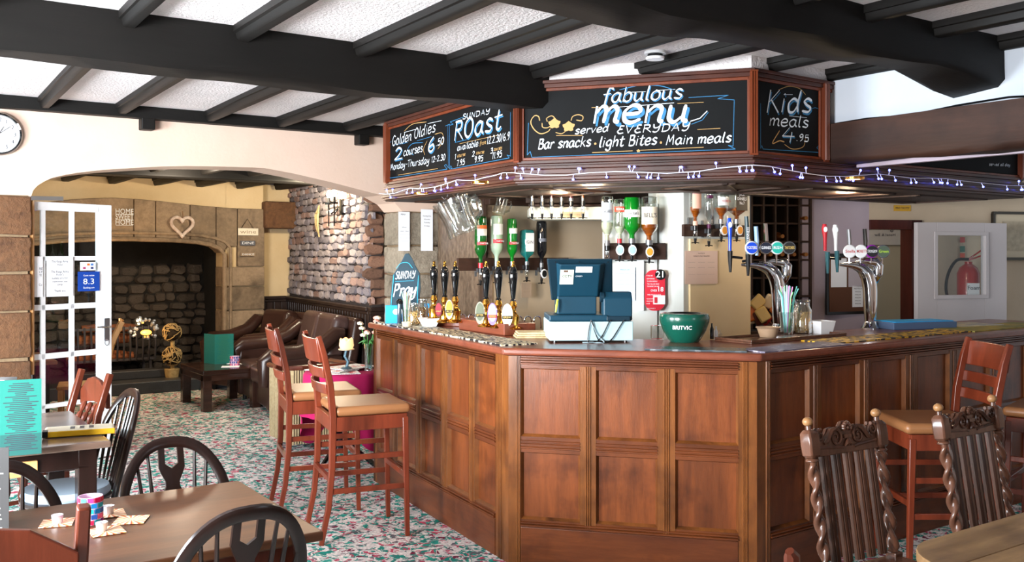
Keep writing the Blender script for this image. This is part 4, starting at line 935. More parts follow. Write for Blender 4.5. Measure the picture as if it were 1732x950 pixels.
# ---------------------------------------------------------------- chairs and tables
CHW = wood('dark_windsor_wood', '150b08', '22130f', '0c0605', 'z', .28, 1, .05, .3)
CHR = wood('red_brown_wood', '4c2014', '642e1d', '32140c', 'z', .3, 1, .08, .2)
STW = wood('bar_stool_wood', '5a2415', '78341f', '3e190e', 'z', .3, .8, .05, .2)
LEAT = mat('tan_leather', '9c6a42', .38, col2='8e5f3c', scale=3, bump=.08, bscale=250)
def lathe_leg(mb, a, b, r=.02, turned=True):
    a, b = Vector(a), Vector(b); n = 14; pts = [a.lerp(b, i/n) for i in range(n+1)]
    rs = [r*(.62+.5*(i/n)) * (1+.28*sin(i*1.9)) if turned else r for i in range(n+1)]; return mb.tube(pts, rs, 8)
def windsor(name, label, loc, rz, seatm=None, group=None, splat=True, hh=.90, hw=.23):
    """hoop-back chair; local +y is the way the sitter faces"""
    t = thing(name, label, 'chair', loc, rz, group); sz = .45
    prof = [(.0, sz-.035), (.19, sz-.035), (.208, sz-.02), (.21, sz-.005), (.195, sz), (0, sz-.008)]
    MB().lathe(prof, 28, sx=1.0, sy=.97).build('seat', CHW, t)
    if seatm: MB().lathe([(0, sz), (.19, sz), (.2, sz+.015), (.19, sz+.04), (0, sz+.05)], 28).build('cushion', seatm, t)
    for sx_ in (-1, 1):
        for sy_ in (-1, 1): lathe_leg(MB(), (sx_*.19, sy_*.19, 0), (sx_*.13, sy_*.12, sz-.02), .021).build('leg', CHW, t)
        MB().tube([(sx_*.165, -.155, .2), (sx_*.165, 0, .2), (sx_*.165, .155, .2)], [.009, .014, .009], 8).build('stretcher', CHW, t)
    MB().tube([(-.165, 0, .2), (0, 0, .2), (.165, 0, .2)], [.009, .014, .009], 8).build('stretcher', CHW, t)
    def back(x, z): return Vector((x, -.155-.045*(1-(x/.22)**2)-(z-sz)*.26, z))
    hoop = []
    for i in range(33):
        a = pi*i/32; c, s_ = cos(a), sin(a); x = hw*(1 if c >= 0 else -1)*abs(c)**.8*(.86+.14*min(1, s_*1.6)); hoop.append(back(x, sz-.01+(hh-sz)*s_**.85))
    b = MB(); cen = Vector((0, 0, sz+.12)); vs = []; fs = []
    for p in hoop:
        r = Vector((p.x, 0, max(p.z-cen.z, 0))); r = r.normalized() if r.length > .02 else Vector((1, 0, 0)); r = Vector((r.x, -r.z*.26, r.z)).normalized(); nn = Vector((0, 1, .26)).normalized()
        for a_, c_ in ((-.021, -.007), (-.012, -.012), (.012, -.012), (.021, -.006), (.021, .006), (.012, .012), (-.012, .012), (-.021, .007)): vs.append(p+r*(a_-.012)+nn*c_)
    for i in range(len(hoop)-1):
        for k in range(8): fs.append((i*8+k, i*8+(k+1) % 8, i*8+8+(k+1) % 8, i*8+8+k))
    b.add(vs, fs); b.build('hoop', CHW, t, smooth=50)
    def ztop(x): 
        best = min(hoop, key=lambda p: abs(p.x-x)+(0 if p.z > sz+.1 else 1)); return best.z
    xs = (.17, .125, .085) if splat else (.17, .12, .07, .02)
    for x in xs:
        for s_ in (-1, 1): MB().tube([back(s_*x*.72, sz), back(s_*x*.9, (sz+ztop(x))/2), back(s_*x*1.05, ztop(x)-.005)], [.0065, .0085, .0055], 6).build('spindle', CHW, t)
    if splat:
        H = hh-.012; D = H-sz
        def P(x, f): z = sz+D*f; return back(x, z)
        def plate(mb, poly):
            n = len(poly); a = [P(x, f)+Vector((0, -.006, 0)) for x, f in poly]; b = [P(x, f)+Vector((0, .006, 0)) for x, f in poly]
            mb.add(a+b, [tuple(range(n)), tuple(range(2*n-1, n-1, -1))]+[(i, i+n, (i+1) % n+n, (i+1) % n) for i in range(n)])
        mb = MB()
        for s_ in (-1, 1):
            q = lambda pts: plate(mb, [(s_*x, f) for x, f in (pts if s_ > 0 else pts[::-1])])
            q([(.024, 1), (.046, 1), (.048, .77), (.04, .72), (.024, .80)])
            q([(0, .76), (.024, .80), (.04, .72), (.026, .655), (0, .69)])
            q([(0, .69), (.026, .655), (.026, .61), (0, .60)])
            q([(0, .60), (.026, .61), (.046, .52), (.030, .50), (.012, .575)])
            q([(0, .60), (.012, .575), (0, .585)]); q([(0, .50), (.030, .50), (.02, .485), (0, .487)]); q([(.030, .50), (.046, .52), (.05, .42), (.036, .42)])
            q([(.036, .42), (.05, .42), (.042, .33), (.028, .35)]); q([(.0, .487), (.006, .487), (.006, .37), (0, .37)])
            q([(.0, .37), (.028, .37), (.03, .33), (.0, .31)]); q([(0, .31), (.03, .33), (.022, .2), (.03, 0), (0, 0)])
        mb.build('splat', CHW, t, smooth=0)
    return t
c1 = windsor('wheelback_chair', 'dark wheelback chair behind the near left table, nearest the carpet', RM(-.03, -4.24), ANG+pi)
windsor('wheelback_chair', 'dark wheelback chair in the left foreground with its back to the camera', RM(-.125, -4.78), ANG+.04, mat('blue_seat_pad', '8ea6c8', .8))
windsor('wheelback_chair', 'dark hoop-back chair cut by the left edge beside the black menu', RM(-.61, -4.34), ANG+pi+.1, None)
windsor('hoop_chair', 'dark hoop-back chair seen edge-on at the end of the second table', RM(-.20, -2.72), ANG+pi/2+.12, mat('pale_blue_seat_pad', '9fb4c8', .8), splat=False, hh=.93)
def rail_chair(name, label, loc, rz, m, hh=.93, w_=.42, crest=True, group=None, cut=0):
    t = thing(name, label, 'chair', loc, rz, group); sz = .45
    MB().box(-w_/2, w_/2, -.2, .2, sz-.03, sz).build('seat', m, t, .01, 0)
    for s_ in (-1, 1):
        MB().tube([(s_*w_/2*.93, -.24, 0), (s_*w_/2*.93, -.19, .3), (s_*w_/2*.93, -.19, sz), (s_*w_/2*.95, -.22, .7), (s_*w_/2*.97, -.29, hh)], [.026, .026, .028, .026, .024], 4, up=None).build('back_post', m, t, .006)
        lathe_leg(MB(), (s_*w_/2*.88, .17, 0), (s_*w_/2*.88, .17, sz-.02), .024).build('leg', m, t)
        MB().bar((s_*w_/2*.9, -.2, .22), (s_*w_/2*.9, .17, .22), .02).build('stretcher', m, t, 0, 0)
    pts = [(-w_/2*.92, hh-.09), (-w_*.36, hh-.06), (-w_*.2, hh-.015), (0, hh), (w_*.2, hh-.015), (w_*.36, hh-.06), (w_/2*.92, hh-.09)]
    low = [(w_/2*.92, hh-.17), (w_*.25, hh-.15), (0, hh-.14), (-w_*.25, hh-.15), (-w_/2*.92, hh-.17)]
    mb = MB(); mb.M = Matrix.Translation((0, -.285, 0)) @ Matrix.Translation((0, 0, 0)); mb.prism([(x, z-.03) for x, z in pts+low], -.012, .012); mb.build('crest_rail', m, t, .005, 0)
    MB().box(-w_/2*.9, w_/2*.9, -.215, -.195, .56, .60).build('lower_rail', m, t, .004, 0)
    for i in range(4):
        x = -w_*.3+w_*.2*i; a, b = Vector((x, -.205, .59)), Vector((x, -.28, hh-.18)); n = 12
        MB().tube([a.lerp(b, k/n) for k in range(n+1)], [.009+.010*abs(sin(k*pi/4)) for k in range(n+1)], 8).build('spindle', m, t)
    return t
rail_chair('spindle_chair', 'red-brown spindle-back chair at the bottom left corner, back to camera', RM(-.73, -4.72), ANG-.05, CHR, hh=.945, w_=.44)
rail_chair('spindle_chair', 'red-brown spindle-back chair at the far end of the second table', RM(-.18, -1.90), ANG+pi/2+.25, CHR, hh=.93, w_=.36)
PINE = wood('pale_pine', 'c08a50', 'd8a468', '9a6a38', 'z', .4)
pc = thing('pine_chair', 'pale pine slat-back chair beyond the glazed door near the hearth', 'chair', RM(.62, 1.52), ANG+pi/2-.2)
MB().box(-.2, .2, -.2, .2, .42, .45).build('seat', PINE, pc, .01, 0)
for s_ in (-1, 1):
    MB().tube([(s_*.19, -.24, 0), (s_*.19, -.19, .42), (s_*.185, -.24, .8), (s_*.18, -.33, 1.0)], .03, 4).build('back_post', PINE, pc, .004); MB().bar((s_*.18, .17, 0), (s_*.18, .17, .42), .04).build('leg', PINE, pc, .004, 0)
MB().bar((-.2, -.315, .965), (.2, -.315, .965), .03, .09).build('crest_rail', PINE, pc, .01, 0); MB().bar((-.18, -.2, .55), (.18, -.2, .55), .025, .05).build('lower_rail', PINE, pc, .004, 0)
for i in range(5): MB().bar((-.11+.055*i, -.2, .56), (-.13+.065*i, -.305, .94), .02, .01).build('slat', PINE, pc, 0, 0)
def table(name, label, u0, u1, v0, v1, z, m, legm, th=.03, leg=.06, apron=.09, cat='table', aprm=None, round_=0.0, planks=0, inset=.05):
    cx_, cy_ = (u0+u1)/2, (v0+v1)/2; t = thing(name, label, cat, RM(cx_, cy_), ANG); a, b = (u1-u0)/2, (v1-v0)/2
    MB().box(-a, a, -b, b, z-th, z).build('table_top', m, t, .006, 0)
    i = inset
    mb = MB()
    for q in ((-a+i, a-i, -b+i, -b+i+.02), (-a+i, a-i, b-i-.02, b-i), (-a+i, -a+i+.02, -b+i, b-i), (a-i-.02, a-i, -b+i, b-i)): mb.box(*q, z-th-apron, z-th)
    mb.build('apron', aprm or legm, t, .003, 0)
    for x in (-1, 1):
        for y in (-1, 1): MB().box(x*(a-i-leg/2)-leg/2, x*(a-i-leg/2)+leg/2, y*(b-i-leg/2)-leg/2, y*(b-i-leg/2)+leg/2, 0, z-th).build('leg', legm, t, .005, 0)
    return t
T1W = wood('table_walnut', '482a17', '603b22', '301b0e', 'x', .42, .8, .15, .05)
T2W = wood('worn_dark_tabletop', '4a3a34', '7a6456', '2c201c', 'x', .15, .8, .05, .5)
t1 = table('dining_table', 'brown wooden table in the left foreground with coasters and candle holder', -1.25, .15, -4.99, -4.20, .76, T1W, CHR)
t2 = table('dining_table', 'dark worn table with yellow bar towel in front of the glazed door', -1.15, -.08, -3.13, -2.12, .76, T2W, CHW, leg=.08)
box('drawer_front', PINE, -.38, .24, -.47, -.455, .635, .70, t2, .003)
COF = wood('dark_coffee_table', '2a1812', '3d251c', '180e0a', 'x', .2, .8, .05, .5)
cm_ = at(372, 640, 10.2); cu, cv = uv(cm_.x, cm_.y)
t3 = table('coffee_table', 'low dark square coffee table in front of the fireplace', cu-.30, cu+.30, cv-.42, cv+.42, .42, COF, COF, .05, .09, .06, inset=0.001)
# club chair and sofa
LEA = mat('dark_brown_leather', '2e1c17', .28, col2='3c261f', scale=4, bump=.12, bscale=90); LEB = mat('worn_brown_leather', '43302c', .32, col2='4f3a35', scale=4, bump=.12, bscale=90)
def seat_furn(name, label, loc, rz, W_, n, cat, m1, m2, bh=.95):
    t = thing(name, label, cat, loc, rz)
    for x in (-W_/2+.09, W_/2-.09):
        arm = [(x, -.38, .80), (x, -.30, .80), (x, -.15, .68), (x, .1, .61), (x, .35, .60), (x, .42, .55), (x, .43, .30)]
        MB().tube(arm, [.05, .075, .08, .085, .09, .085, .05], 12).build('arm_roll', m1, t)
        MB().box(x-.07, x+.07, -.36, .40, .06, .58).build('arm', m1, t, .03, 35, seg=3)
    MB().box(-W_/2+.03, W_/2-.03, -.36, .36, .06, .30).build('base', m1, t, .02)
    iw = (W_-.34)/n
    for k in range(n):
        x0 = -W_/2+.17+k*iw
        MB().box(x0+.005, x0+iw-.005, -.2, .42, .28, .46).build('seat_cushion', m2, t, .05, 35, seg=4)
        b = MB(); b.M = Matrix.Translation((0, -.3, .42)) @ Matrix.Rotation(radians(14), 4, 'X'); b.box(x0+.005, x0+iw-.005, -.08, .12, 0, bh-.42); b.build('back_cushion', m2, t, .07, 35, seg=4)
    b = MB(); b.M = Matrix.Translation((0, -.38, .06)) @ Matrix.Rotation(radians(10), 4, 'X'); b.box(-W_/2+.04, W_/2-.04, -.06, .06, 0, bh-.08); b.build('back', m1, t, .04, 35, seg=3)
    for x in (-W_/2+.1, W_/2-.1):
        for y in (-.3, .32): MB().lathe([(.02, 0), (.025, .07)], 8, (x, y, 0)).build('foot', BLK, t)
    return t
pa = RM(2.86, 3.45); seat_furn('club_armchair', 'dark glossy leather club armchair beside the fireplace jamb', (pa.x, pa.y, 0), ANG+pi/2+.3, .86, 1, 'armchair', LEA, LEA, .93)
pb = SW.pt(2.36, .64); seat_furn('leather_sofa', 'brown leather two-seat sofa under the pale stone wall', (pb.x, pb.y, 0), SW.ang+pi+.0, 1.5, 2, 'sofa', LEA, LEB, .98)
# wicker chair behind stools
WICK = mat('pale_wicker', 'b09a74', .7, col2='c8b48c', scale=40, bump=.5, bscale=120)
pw = at(528, 700, 8.1); wk = thing('wicker_chair', 'pale wicker tub chair half hidden behind the bar stools', 'chair', (pw.x, pw.y, 0), ANG+pi)
b = MB().box(-.26, .26, -.25, .24, .06, .40)
b.build('wicker_base', mat('dark_wicker', '5a4630', .8), wk, .03)
for i in range(26): MB().bar((-.27+.54*i/25, .258, .06), (-.27+.54*i/25, .258, .66), .011).build('cane', WICK, wk, 0, 0)
for i in range(16):
    for s_ in (-1, 1): MB().bar((s_*.275, -.25+.5*i/15, .06), (s_*.275, -.25+.5*i/15, .66), .011).build('cane', WICK, wk, 0, 0)
MB().tube([(-.28, -.27, .66), (-.29, .2, .67), (-.2, .27, .68), (.2, .27, .68), (.29, .2, .67), (.28, -.27, .66)], .022, 8).build('arm_rail', CHR, wk)
# pink cloth table with papers
tcp = at(577, 640, 7.25); pk = mat('magenta_cloth', 'c0145e', .9, col2='a80f50', scale=5)
tt_ = thing('side_table', 'small round table under a magenta cloth between stools and bar', 'table', (tcp.x, tcp.y, 0))
MB().lathe([(0, .69), (.27, .69), (.27, .71), (0, .71)], 28).build('table_top', CHW, tt_)
for k in range(3): a = k*2.1; MB().tube([(0, 0, .3), (.12*cos(a), .12*sin(a), .12), (.26*cos(a), .26*sin(a), .0)], .018, 6).build('leg', GBLK, tt_)
MB().lathe([(.025, .1), (.02, .69)], 10).build('column', GBLK, tt_)
b = MB(); n = 64; vs = []; fs = []
for j, (r, z) in enumerate(((0.001, .715), (.27, .715), (.285, .70), (.29, .60), (.30, .48), (.31, .40))):
    for i in range(n):
        a = 2*pi*i/n; rr = r*(1+(.055*sin(a*9+.5)+.03*sin(a*5))*(max(0, j-1)/4)) if j > 1 else r
        vs.append((rr*cos(a), rr*sin(a), z-(.26*max(0, sin(a*2+2.6))*(1 if j == 5 else 0))))
for j in range(5):
    for i in range(n): fs.append((j*n+i, j*n+(i+1) % n, (j+1)*n+(i+1) % n, (j+1)*n+i))
b.add(vs, fs); cl = b.build('tablecloth', pk, smooth=60); cl.location = (tcp.x, tcp.y, 0); tag(cl, 'magenta cloth draped over the small round table', 'tablecloth')
NEWS = NT('newsprint'); v_ = NEWS.coords((1, 1, 1)); f_ = NEWS.noise(v_, 60, 3, .6); c_ = NEWS.ramp(f_, [(.42, 'e8e6e4'), (.5, '9a9aa0'), (.6, 'f0eeec')]); f2_ = NEWS.noise(v_, 12, 1); c_ = NEWS.mix(NEWS.ramp(f2_, [(.6, (0,0,0)), (.62, (1,1,1))]), c_, lin('c83848')); NEWS.l(c_, NEWS.b.inputs['Base Color']); NEWS = NEWS.m
for i, (px, py, rz) in enumerate(((604, 638, .3), (560, 628, -.5), (590, 618, .9))):
    p = gnd(px, py, .72+.006*i); o = MB().box(-.17, .17, -.12, .12, 0, .006).build('newspaper', NEWS, bev=.002, smooth=0); o.location = (tcp.x+(-.02, -.07, .05)[i], tcp.y+(-.12, .0, .1)[i], .717+.008*i); o.rotation_euler.z = rz
    words_(('NEWS', 'SPORT', 'MAIL')[i], .08, RED, o, Matrix.Translation((0, 0, .0065)) @ Matrix.Rotation(-pi/2, 4, 'X'))
    tag(o, ['folded newspaper nearest the bar on the magenta table', 'folded newspaper lying left on the magenta table', 'folded newspaper at the back of the magenta table'][i], 'newspaper')
p = at(586, 606, 7.2); cn = thing('candle_lamp', 'wrought candle stand with glowing scalloped peach candle on the magenta table', 'candle', (p.x, p.y, .745))
MB().tube([(0, 0, 0), (.012, 0, .05), (-.012, 0, .09), (0, 0, .135)], .012, 7).build('stand', mat('blue_grey_iron', '5a7684', .4, .5), cn); MB().lathe([(0, 0), (.045, 0), (.02, .015)], 14).build('foot', mat('blue_grey_iron', ''), cn)
b = MB(); n = 40; vs = []; fs = []
for j, (r, z) in enumerate(((.045, .145), (.055, .17), (.05, .2), (.042, .21))):
    for i in range(n): a = 2*pi*i/n; vs.append((r*cos(a), r*sin(a), z+(.018*abs(sin(a*2.5)) if j > 1 else 0)))
for j in range(3):
    for i in range(n): fs.append((j*n+i, j*n+(i+1) % n, (j+1)*n+(i+1) % n, (j+1)*n+i))
b.add(vs, fs); b.build('wax_shade', mat('glowing_wax', 'ffc88c', .5, emit=1.0), cn); MB().lathe([(0, .135), (.06, .138), (.06, .145), (0, .145)], 16).build('saucer', mat('cream_saucer', 'e0c8a0', .4), cn)
p = at(628, 590, 7.1); va = thing('flower_vase', 'clear vase of pink and cream flowers at the left end of the bar', 'vase', (p.x-.02, p.y, .74))
MB().lathe([(.03, 0), (.028, .02), (.034, .2), (.03, .2), (.024, .02)], 16).build('vase', glass('vase_glass', (.75, .88, .9), .25), va)
FP_, FC_, LGR = mat('pink_petals', 'f0a090', .8), mat('cream_petals', 'f4ead0', .8), mat('leaf_green', '3f7a38', .6)
for k in range(11):
    a = random.uniform(0, 6.3); r = random.uniform(.01, .075); h = random.uniform(.26, .40); q = (r*cos(a), r*sin(a), h)
    MB().tube([(0, 0, .05), (q[0]*.4, q[1]*.4, h*.6), q], .003, 5).build('stem', LGR, va)
    b = MB(); 
    for e in range(7): a2 = e*.9; b.sph((q[0]+.012*cos(a2), q[1]+.012*sin(a2), q[2]+.004*(e % 3)), .013, 6, 4, sz=.8)
    b.build('flower', FP_ if k % 2 else FC_, va)
for k in range(6): a = k*1.05; b = MB().tube([(0, 0, .16), (.04*cos(a), .04*sin(a), .22), (.075*cos(a), .075*sin(a), .2)], [.004, .012, .002], 5); b.build('leaf', LGR, va)
# ---------------------------------------------------------------- bar stools
def stool(label, loc, rz, group=None):
    """local +x is the way the sitter faces"""
    t = thing('bar_stool', label, 'bar stool', loc, rz, group); s_ = .215; sz = .71
    for y in (-1, 1):
        pts = [(-.275, y*s_, 0), (-.235, y*s_, .2), (-.215, y*s_, .42), (-.21, y*s_, .7), (-.225, y*s_, .88), (-.26, y*s_, 1.05), (-.29, y*s_, 1.15)]
        MB().tube(pts, [.019, .022, .024, .026, .025, .023, .020], 4).build('back_post', STW, t, .004)
        MB().tube([(.215, y*s_, 0), (.2, y*s_, .68)], [.018, .024], 4).build('leg', STW, t, .004)
        for z in (.29, .47): MB().bar((-.225 if z > .4 else -.235, y*s_, z), (.205, y*s_, z), .02, .03).build('side_stretcher', STW, t, .003, 0)
        MB().box(-.21, .21, y*s_-.015, y*s_+.015, .62, .70).build('side_rail', STW, t, .004, 0)
    MB().bar((.205, -s_, .35), (.205, s_, .35), .022, .032).build('foot_rail', STW, t, .003, 0); MB().bar((-.228, -s_, .36), (-.228, s_, .36), .02, .03).build('back_stretcher', STW, t, .003, 0)
    [MB().box(x_, x_+.03, -s_, s_, .62, .70).build('cross_rail', STW, t, .004, 0) for x_ in (.185, -.225)]
    b = MB().box(-.2, .235, -.232, .232, .70, .755); b.build('seat', LEAT, t, .026, 35, seg=4)
    for z, h in ((1.07, .13), (.945, .055), (.855, .055)):
        x0 = -.21-(z-.7)*.17; N = 8; ps = []
        for i in range(N+1):
            y = -s_+2*s_*i/N; ps.append((x0-.028*(1-((2*i/N)-1)**2), y))
        vs = []; fs = []
        for (x, y) in ps:
            for dx, dz in ((-.009, -h/2), (.009, -h/2), (.009-(h*.17), h/2), (-.009-(h*.17), h/2)): vs.append((x+dx, y, z+dz))
        for i in range(N):
            for k in range(4): l = (k+1) % 4; fs.append((i*4+k, i*4+l, (i+1)*4+l, (i+1)*4+k))
        fs += [(3, 2, 1, 0), tuple(N*4+k for k in range(4))]
        MB().add(vs, fs).build('back_slat', STW, t, .004)
    return t
s1 = stool('red-brown bar stool with tan seat, the nearer of the two at the left bar face', (-.875, 5.565, 0), radians(22))
dup(s1, (-1.235, 6.12, 0), radians(20), 'red-brown bar stool with tan seat, the farther of the two at the left bar face')
dup(s1, (2.20, 5.0, 0), radians(180), 'red-brown bar stool at the shaded right bar face behind the carved chairs')
dup(s1, (3.05, 5.35, 0), radians(140), 'bar stool cut off by the right edge of the photo')
# ---------------------------------------------------------------- carved chairs
CVW = wood('carved_oak', '452a1f', '694534', '291710', 'z', .26, 1, .12, .4); CVL = mat('ball_finial_wood', 'a87c50', .35, col2='8f6642', scale=12)
def carved(label, loc, rz, hw):
    """local +y faces the table; back at y=0"""
    t = thing('carved_chair', label, 'chair', loc, rz)
    lean = .16
    def B(x, z, d=0): return Vector((x, -(z-.45)*lean+d, z))
    R = Matrix.Rotation(math.atan(lean), 4, 'X')
    for s_ in (-1, 1):
        x = s_*hw; vs = []; fs = []; n, m = 110, 16; z0, z1 = .47, .845
        for j in range(n+1):
            z = z0+(z1-z0)*j/n; tw = s_*(z-z0)*2*pi/.085; e = min(1, min(j, n-j)/4)
            for i in range(m):
                a = 2*pi*i/m; r = .0155+.0085*e*cos(2*a-tw); c = B(x, z)
                off = .0
                vs.append((c.x+r*cos(a)+off*cos(tw/1), c.y+r*sin(a)+off*sin(tw/1), c.z))
        for j in range(n):
            for i in range(m): fs.append((j*m+i, j*m+(i+1) % m, (j+1)*m+(i+1) % m, (j+1)*m+i))
        MB().add(vs, fs).build('twisted_post', CVW, t, smooth=80)
        b = MB(); b.M = Matrix.Translation(B(x, .845)) @ R; b.lathe([(.024, -.004), (.026, .0), (.02, .008)], 14)
        q = [(-.026, -.020), (-.020, -.026), (.020, -.026), (.026, -.020), (.026, .020), (.020, .026), (-.020, .026), (-.026, .020)]
        nb = 8; rows = [(.62, .008), (1, .02), (1.06, .06), (1.0, .098), (.6, .112)]
        vv = [(px_*k, py_*k, z) for k, z in rows for px_, py_ in q]; ff = [tuple(range(7, -1, -1)), tuple(range(32, 40))]
        for j in range(4):
            for i in range(8): ff.append((j*8+i, j*8+(i+1) % 8, (j+1)*8+(i+1) % 8, (j+1)*8+i))
        b.add(vv, ff); b.build('post_block', CVW, t, .002)
        b = MB(); b.M = Matrix.Translation(B(x, .957)) @ R; b.lathe([(.011, -.004), (.010, .012), (.013, .014)], 12).build('finial_neck', CVW, t)
        b = MB(); b.M = Matrix.Translation(B(x, .984)) @ R; b.sph((0, 0, 0), .0195, 18, 12, sz=.88).build('ball_finial', CVL, t)
        lathe_leg(MB(), (s_*hw, .42, 0), (s_*hw, .42, .43), .028).build('leg', CVW, t); MB().bar((s_*hw, -.03, 0), (s_*hw, 0, .47), .045).build('leg', CVW, t, .004, 0)
        MB().bar((s_*hw, .0, .18), (s_*hw, .42, .18), .03).build('stretcher', CVW, t, .004, 0)
    MB().box(-hw-.02, hw+.02, -.02, .45, .42, .455).build('seat', CVW, t, .01, 0)
    def loc_(x, z): return Matrix.Translation(B(x, z)) @ R
    b = MB(); b.M = loc_(0, .855); b.box(-hw+.02, hw-.02, -.012, .012, 0, .028); 
    base = [(-hw+.02, .02), (hw-.02, .02), (hw-.02, .06), (hw-.045, .10), (hw-.065, .055), (.085, .092), (.035, .10), (.02, .118), (-.02, .118), (-.035, .10), (-.085, .092), (-hw+.065, .055), (-hw+.045, .10), (-hw+.02, .06)]
    b.prism(base, -.006, .008); b.build('crest_rail', CVW, t, .003, 0)
    for s_ in (-1, 1):   # carved scrolls in relief on both sides
        for sd in (-1, 1):
            b = MB(); b.M = loc_(0, .855)
            for (cx_, cz_, r0, dirn) in ((.062, .06, .034, 1), (hw-.045, .075, .022, -1)):
                pts = []; rs = []
                for k in range(26):
                    a = pi/2-dirn*.3+dirn*k*.36; r = r0*(1-k/30); pts.append((s_*(cx_+r*cos(a)*1.0), sd*.010, cz_+r*sin(a))); rs.append(.0075*(1-k/40))
                b.tube(pts, rs, 6)
            b.tube([(s_*.062, sd*.01, .094), (s_*.085, sd*.01, .088), (s_*(.5*(.085+hw-.045)), sd*.01, .05), (s_*(hw-.06), sd*.01, .045)], [.008, .012, .01, .006], 6)
            b.tube([(s_*.03, sd*.01, .02), (s_*.05, sd*.01, .024), (s_*(hw-.03), sd*.01, .032)], .006, 6)
            b.build('scroll_carving', CVW, t)
    b = MB(); b.M = loc_(0, .855)
    for sd in (-1, 1):
        for k in range(7): a = pi*k/6; b.sph((.018*cos(a), sd*.012, .09+.018*sin(a)), .0095, 8, 5)
        b.sph((0, sd*.014, .092), .009, 8, 5); b.box(-.02, .02, sd*.012-.004, sd*.012+.004, .055, .068)
        for k in (-1, 0, 1): b.tube([(0, sd*.012, .052), (k*.012, sd*.013, .035), (k*.02, sd*.012, .026)], [.004, .008, .003], 6)
    b.build('crown_carving', CVW, t)
    sw = (2*hw-.06)/5
    for i in range(5):
        x = -hw+.03+sw*(i+.5); b = MB(); M0 = Matrix.Translation(B(x, .47)) @ R; b.M = M0
        w2 = sw*.30; H_ = .40; prof = [(-w2, -.008), (-w2, .006), (-w2*.72, .010), (-w2*.5, .004), (-w2*.3, .011), (w2*.3, .011), (w2*.5, .004), (w2*.72, .010), (w2, .006), (w2, -.008), (w2*.5, -.011), (0, -.006), (-w2*.5, -.011)]
        b.prism(prof, 0, H_, 'z'); b.build('moulded_slat', CVW, t, 0, 0)
    return t
def chair_from_balls(label, l, r, zt_=.984):
    a, b = Vector(gndz(*l, zt_)), Vector(gndz(*r, zt_)); d = (b-a).normalized(); mid = (a+b)/2; hw = (b-a).length/2
    ny = Vector((d.y, -d.x, 0)); mid = mid-ny*(zt_-.45)*.16*-1
    rz = atan2(-d.y, -d.x)
    return carved(label, (mid.x, mid.y, 0), rz, hw)
def gndz(px, py, z):
    Y = (z-HC)*FP/(HY-py); return ((px-CX)/FP*Y, Y, z)
chair_from_balls('carved twist-post chair with ball finials, nearer of the two at the right', (1366, 713), (1481, 698))
chair_from_balls('carved twist-post chair with ball finials, farther one by the right edge', (1587, 689), (1678, 674))
# right table: oval-ended plank top
T3W = wood('pale_scrubbed_planks', '8c6c48', 'a8865c', '66492f', 'x', .35, .8, .12, .1, dark=.6)
tc = RM(2.25, -6.50); rt = thing('plank_table', 'pale scrubbed plank table with rounded corners at the bottom right', 'table', tc, ANG)
def rrect(x0, x1, y0, y1, r, n=8):
    o = []
    for cx_, cy_, a0_ in ((x1-r, y1-r, 0), (x0+r, y1-r, pi/2), (x0+r, y0+r, pi), (x1-r, y0+r, 1.5*pi)):
        for k in range(n+1): a = a0_+pi/2*k/n; o.append((cx_+r*cos(a), cy_+r*sin(a)))
    return o
def clip_y(poly, lo, hi):
    for s_, lim in ((1, lo), (-1, hi)):
        out = []
        for i, p in enumerate(poly):
            q = poly[(i+1) % len(poly)]; pi_, qi = s_*(p[1]-lim) >= 0, s_*(q[1]-lim) >= 0
            if pi_: out.append(p)
            if pi_ != qi: t_ = (lim-p[1])/(q[1]-p[1]); out.append((p[0]+(q[0]-p[0])*t_, lim))
        poly = out
    return poly
RR = rrect(-.86, .9, -.45, .43, .2); ys = [-.45, -.28, -.1, .08, .25, .43]
for a, b in zip(ys, ys[1:]): MB().prism(clip_y(RR, a+.0015, b-.0015), .728, .76, 'z').build('plank', T3W, rt, .0025, 0)
MB().prism(rrect(-.8, .84, -.39, .37, .16), .70, .727, 'z').build('sub_frame', CVW, rt, 0, 0)
for x in (-.5, .6): MB().box(x-.04, x+.04, -.25, .25, .05, .70).box(x-.05, x+.05, -.35, .35, 0, .06).build('trestle', CVW, rt, .008, 0)
# top of a chair post at the bottom edge
pp = at(1327, 935, 2.35)
MBc = thing('wooden_chair', 'wooden chair of which only a rounded post top shows at the bottom edge', 'chair', (pp.x+.0, pp.y, 0), -.9)
for x in (0, .4): MB().tube([(x, 0, 0), (x, 0, .45), (x, .03, .8), (x, .03, .855), (x, .02, .868)], [.02, .022, .02, .02, .012], 8).build('back_post', CHR, MBc, 0)
MB().box(0.02, .38, .015, .035, .70, .80).build('crest_rail', CHR, MBc, .006, 0); MB().box(-.02, .42, -.4, 0.02, .43, .46).build('seat', CHR, MBc, .01, 0)
for x in (.01, .39): MB().bar((x, -.38, 0), (x, -.38, .43), .03).build('leg', CHR, MBc, 0, 0)
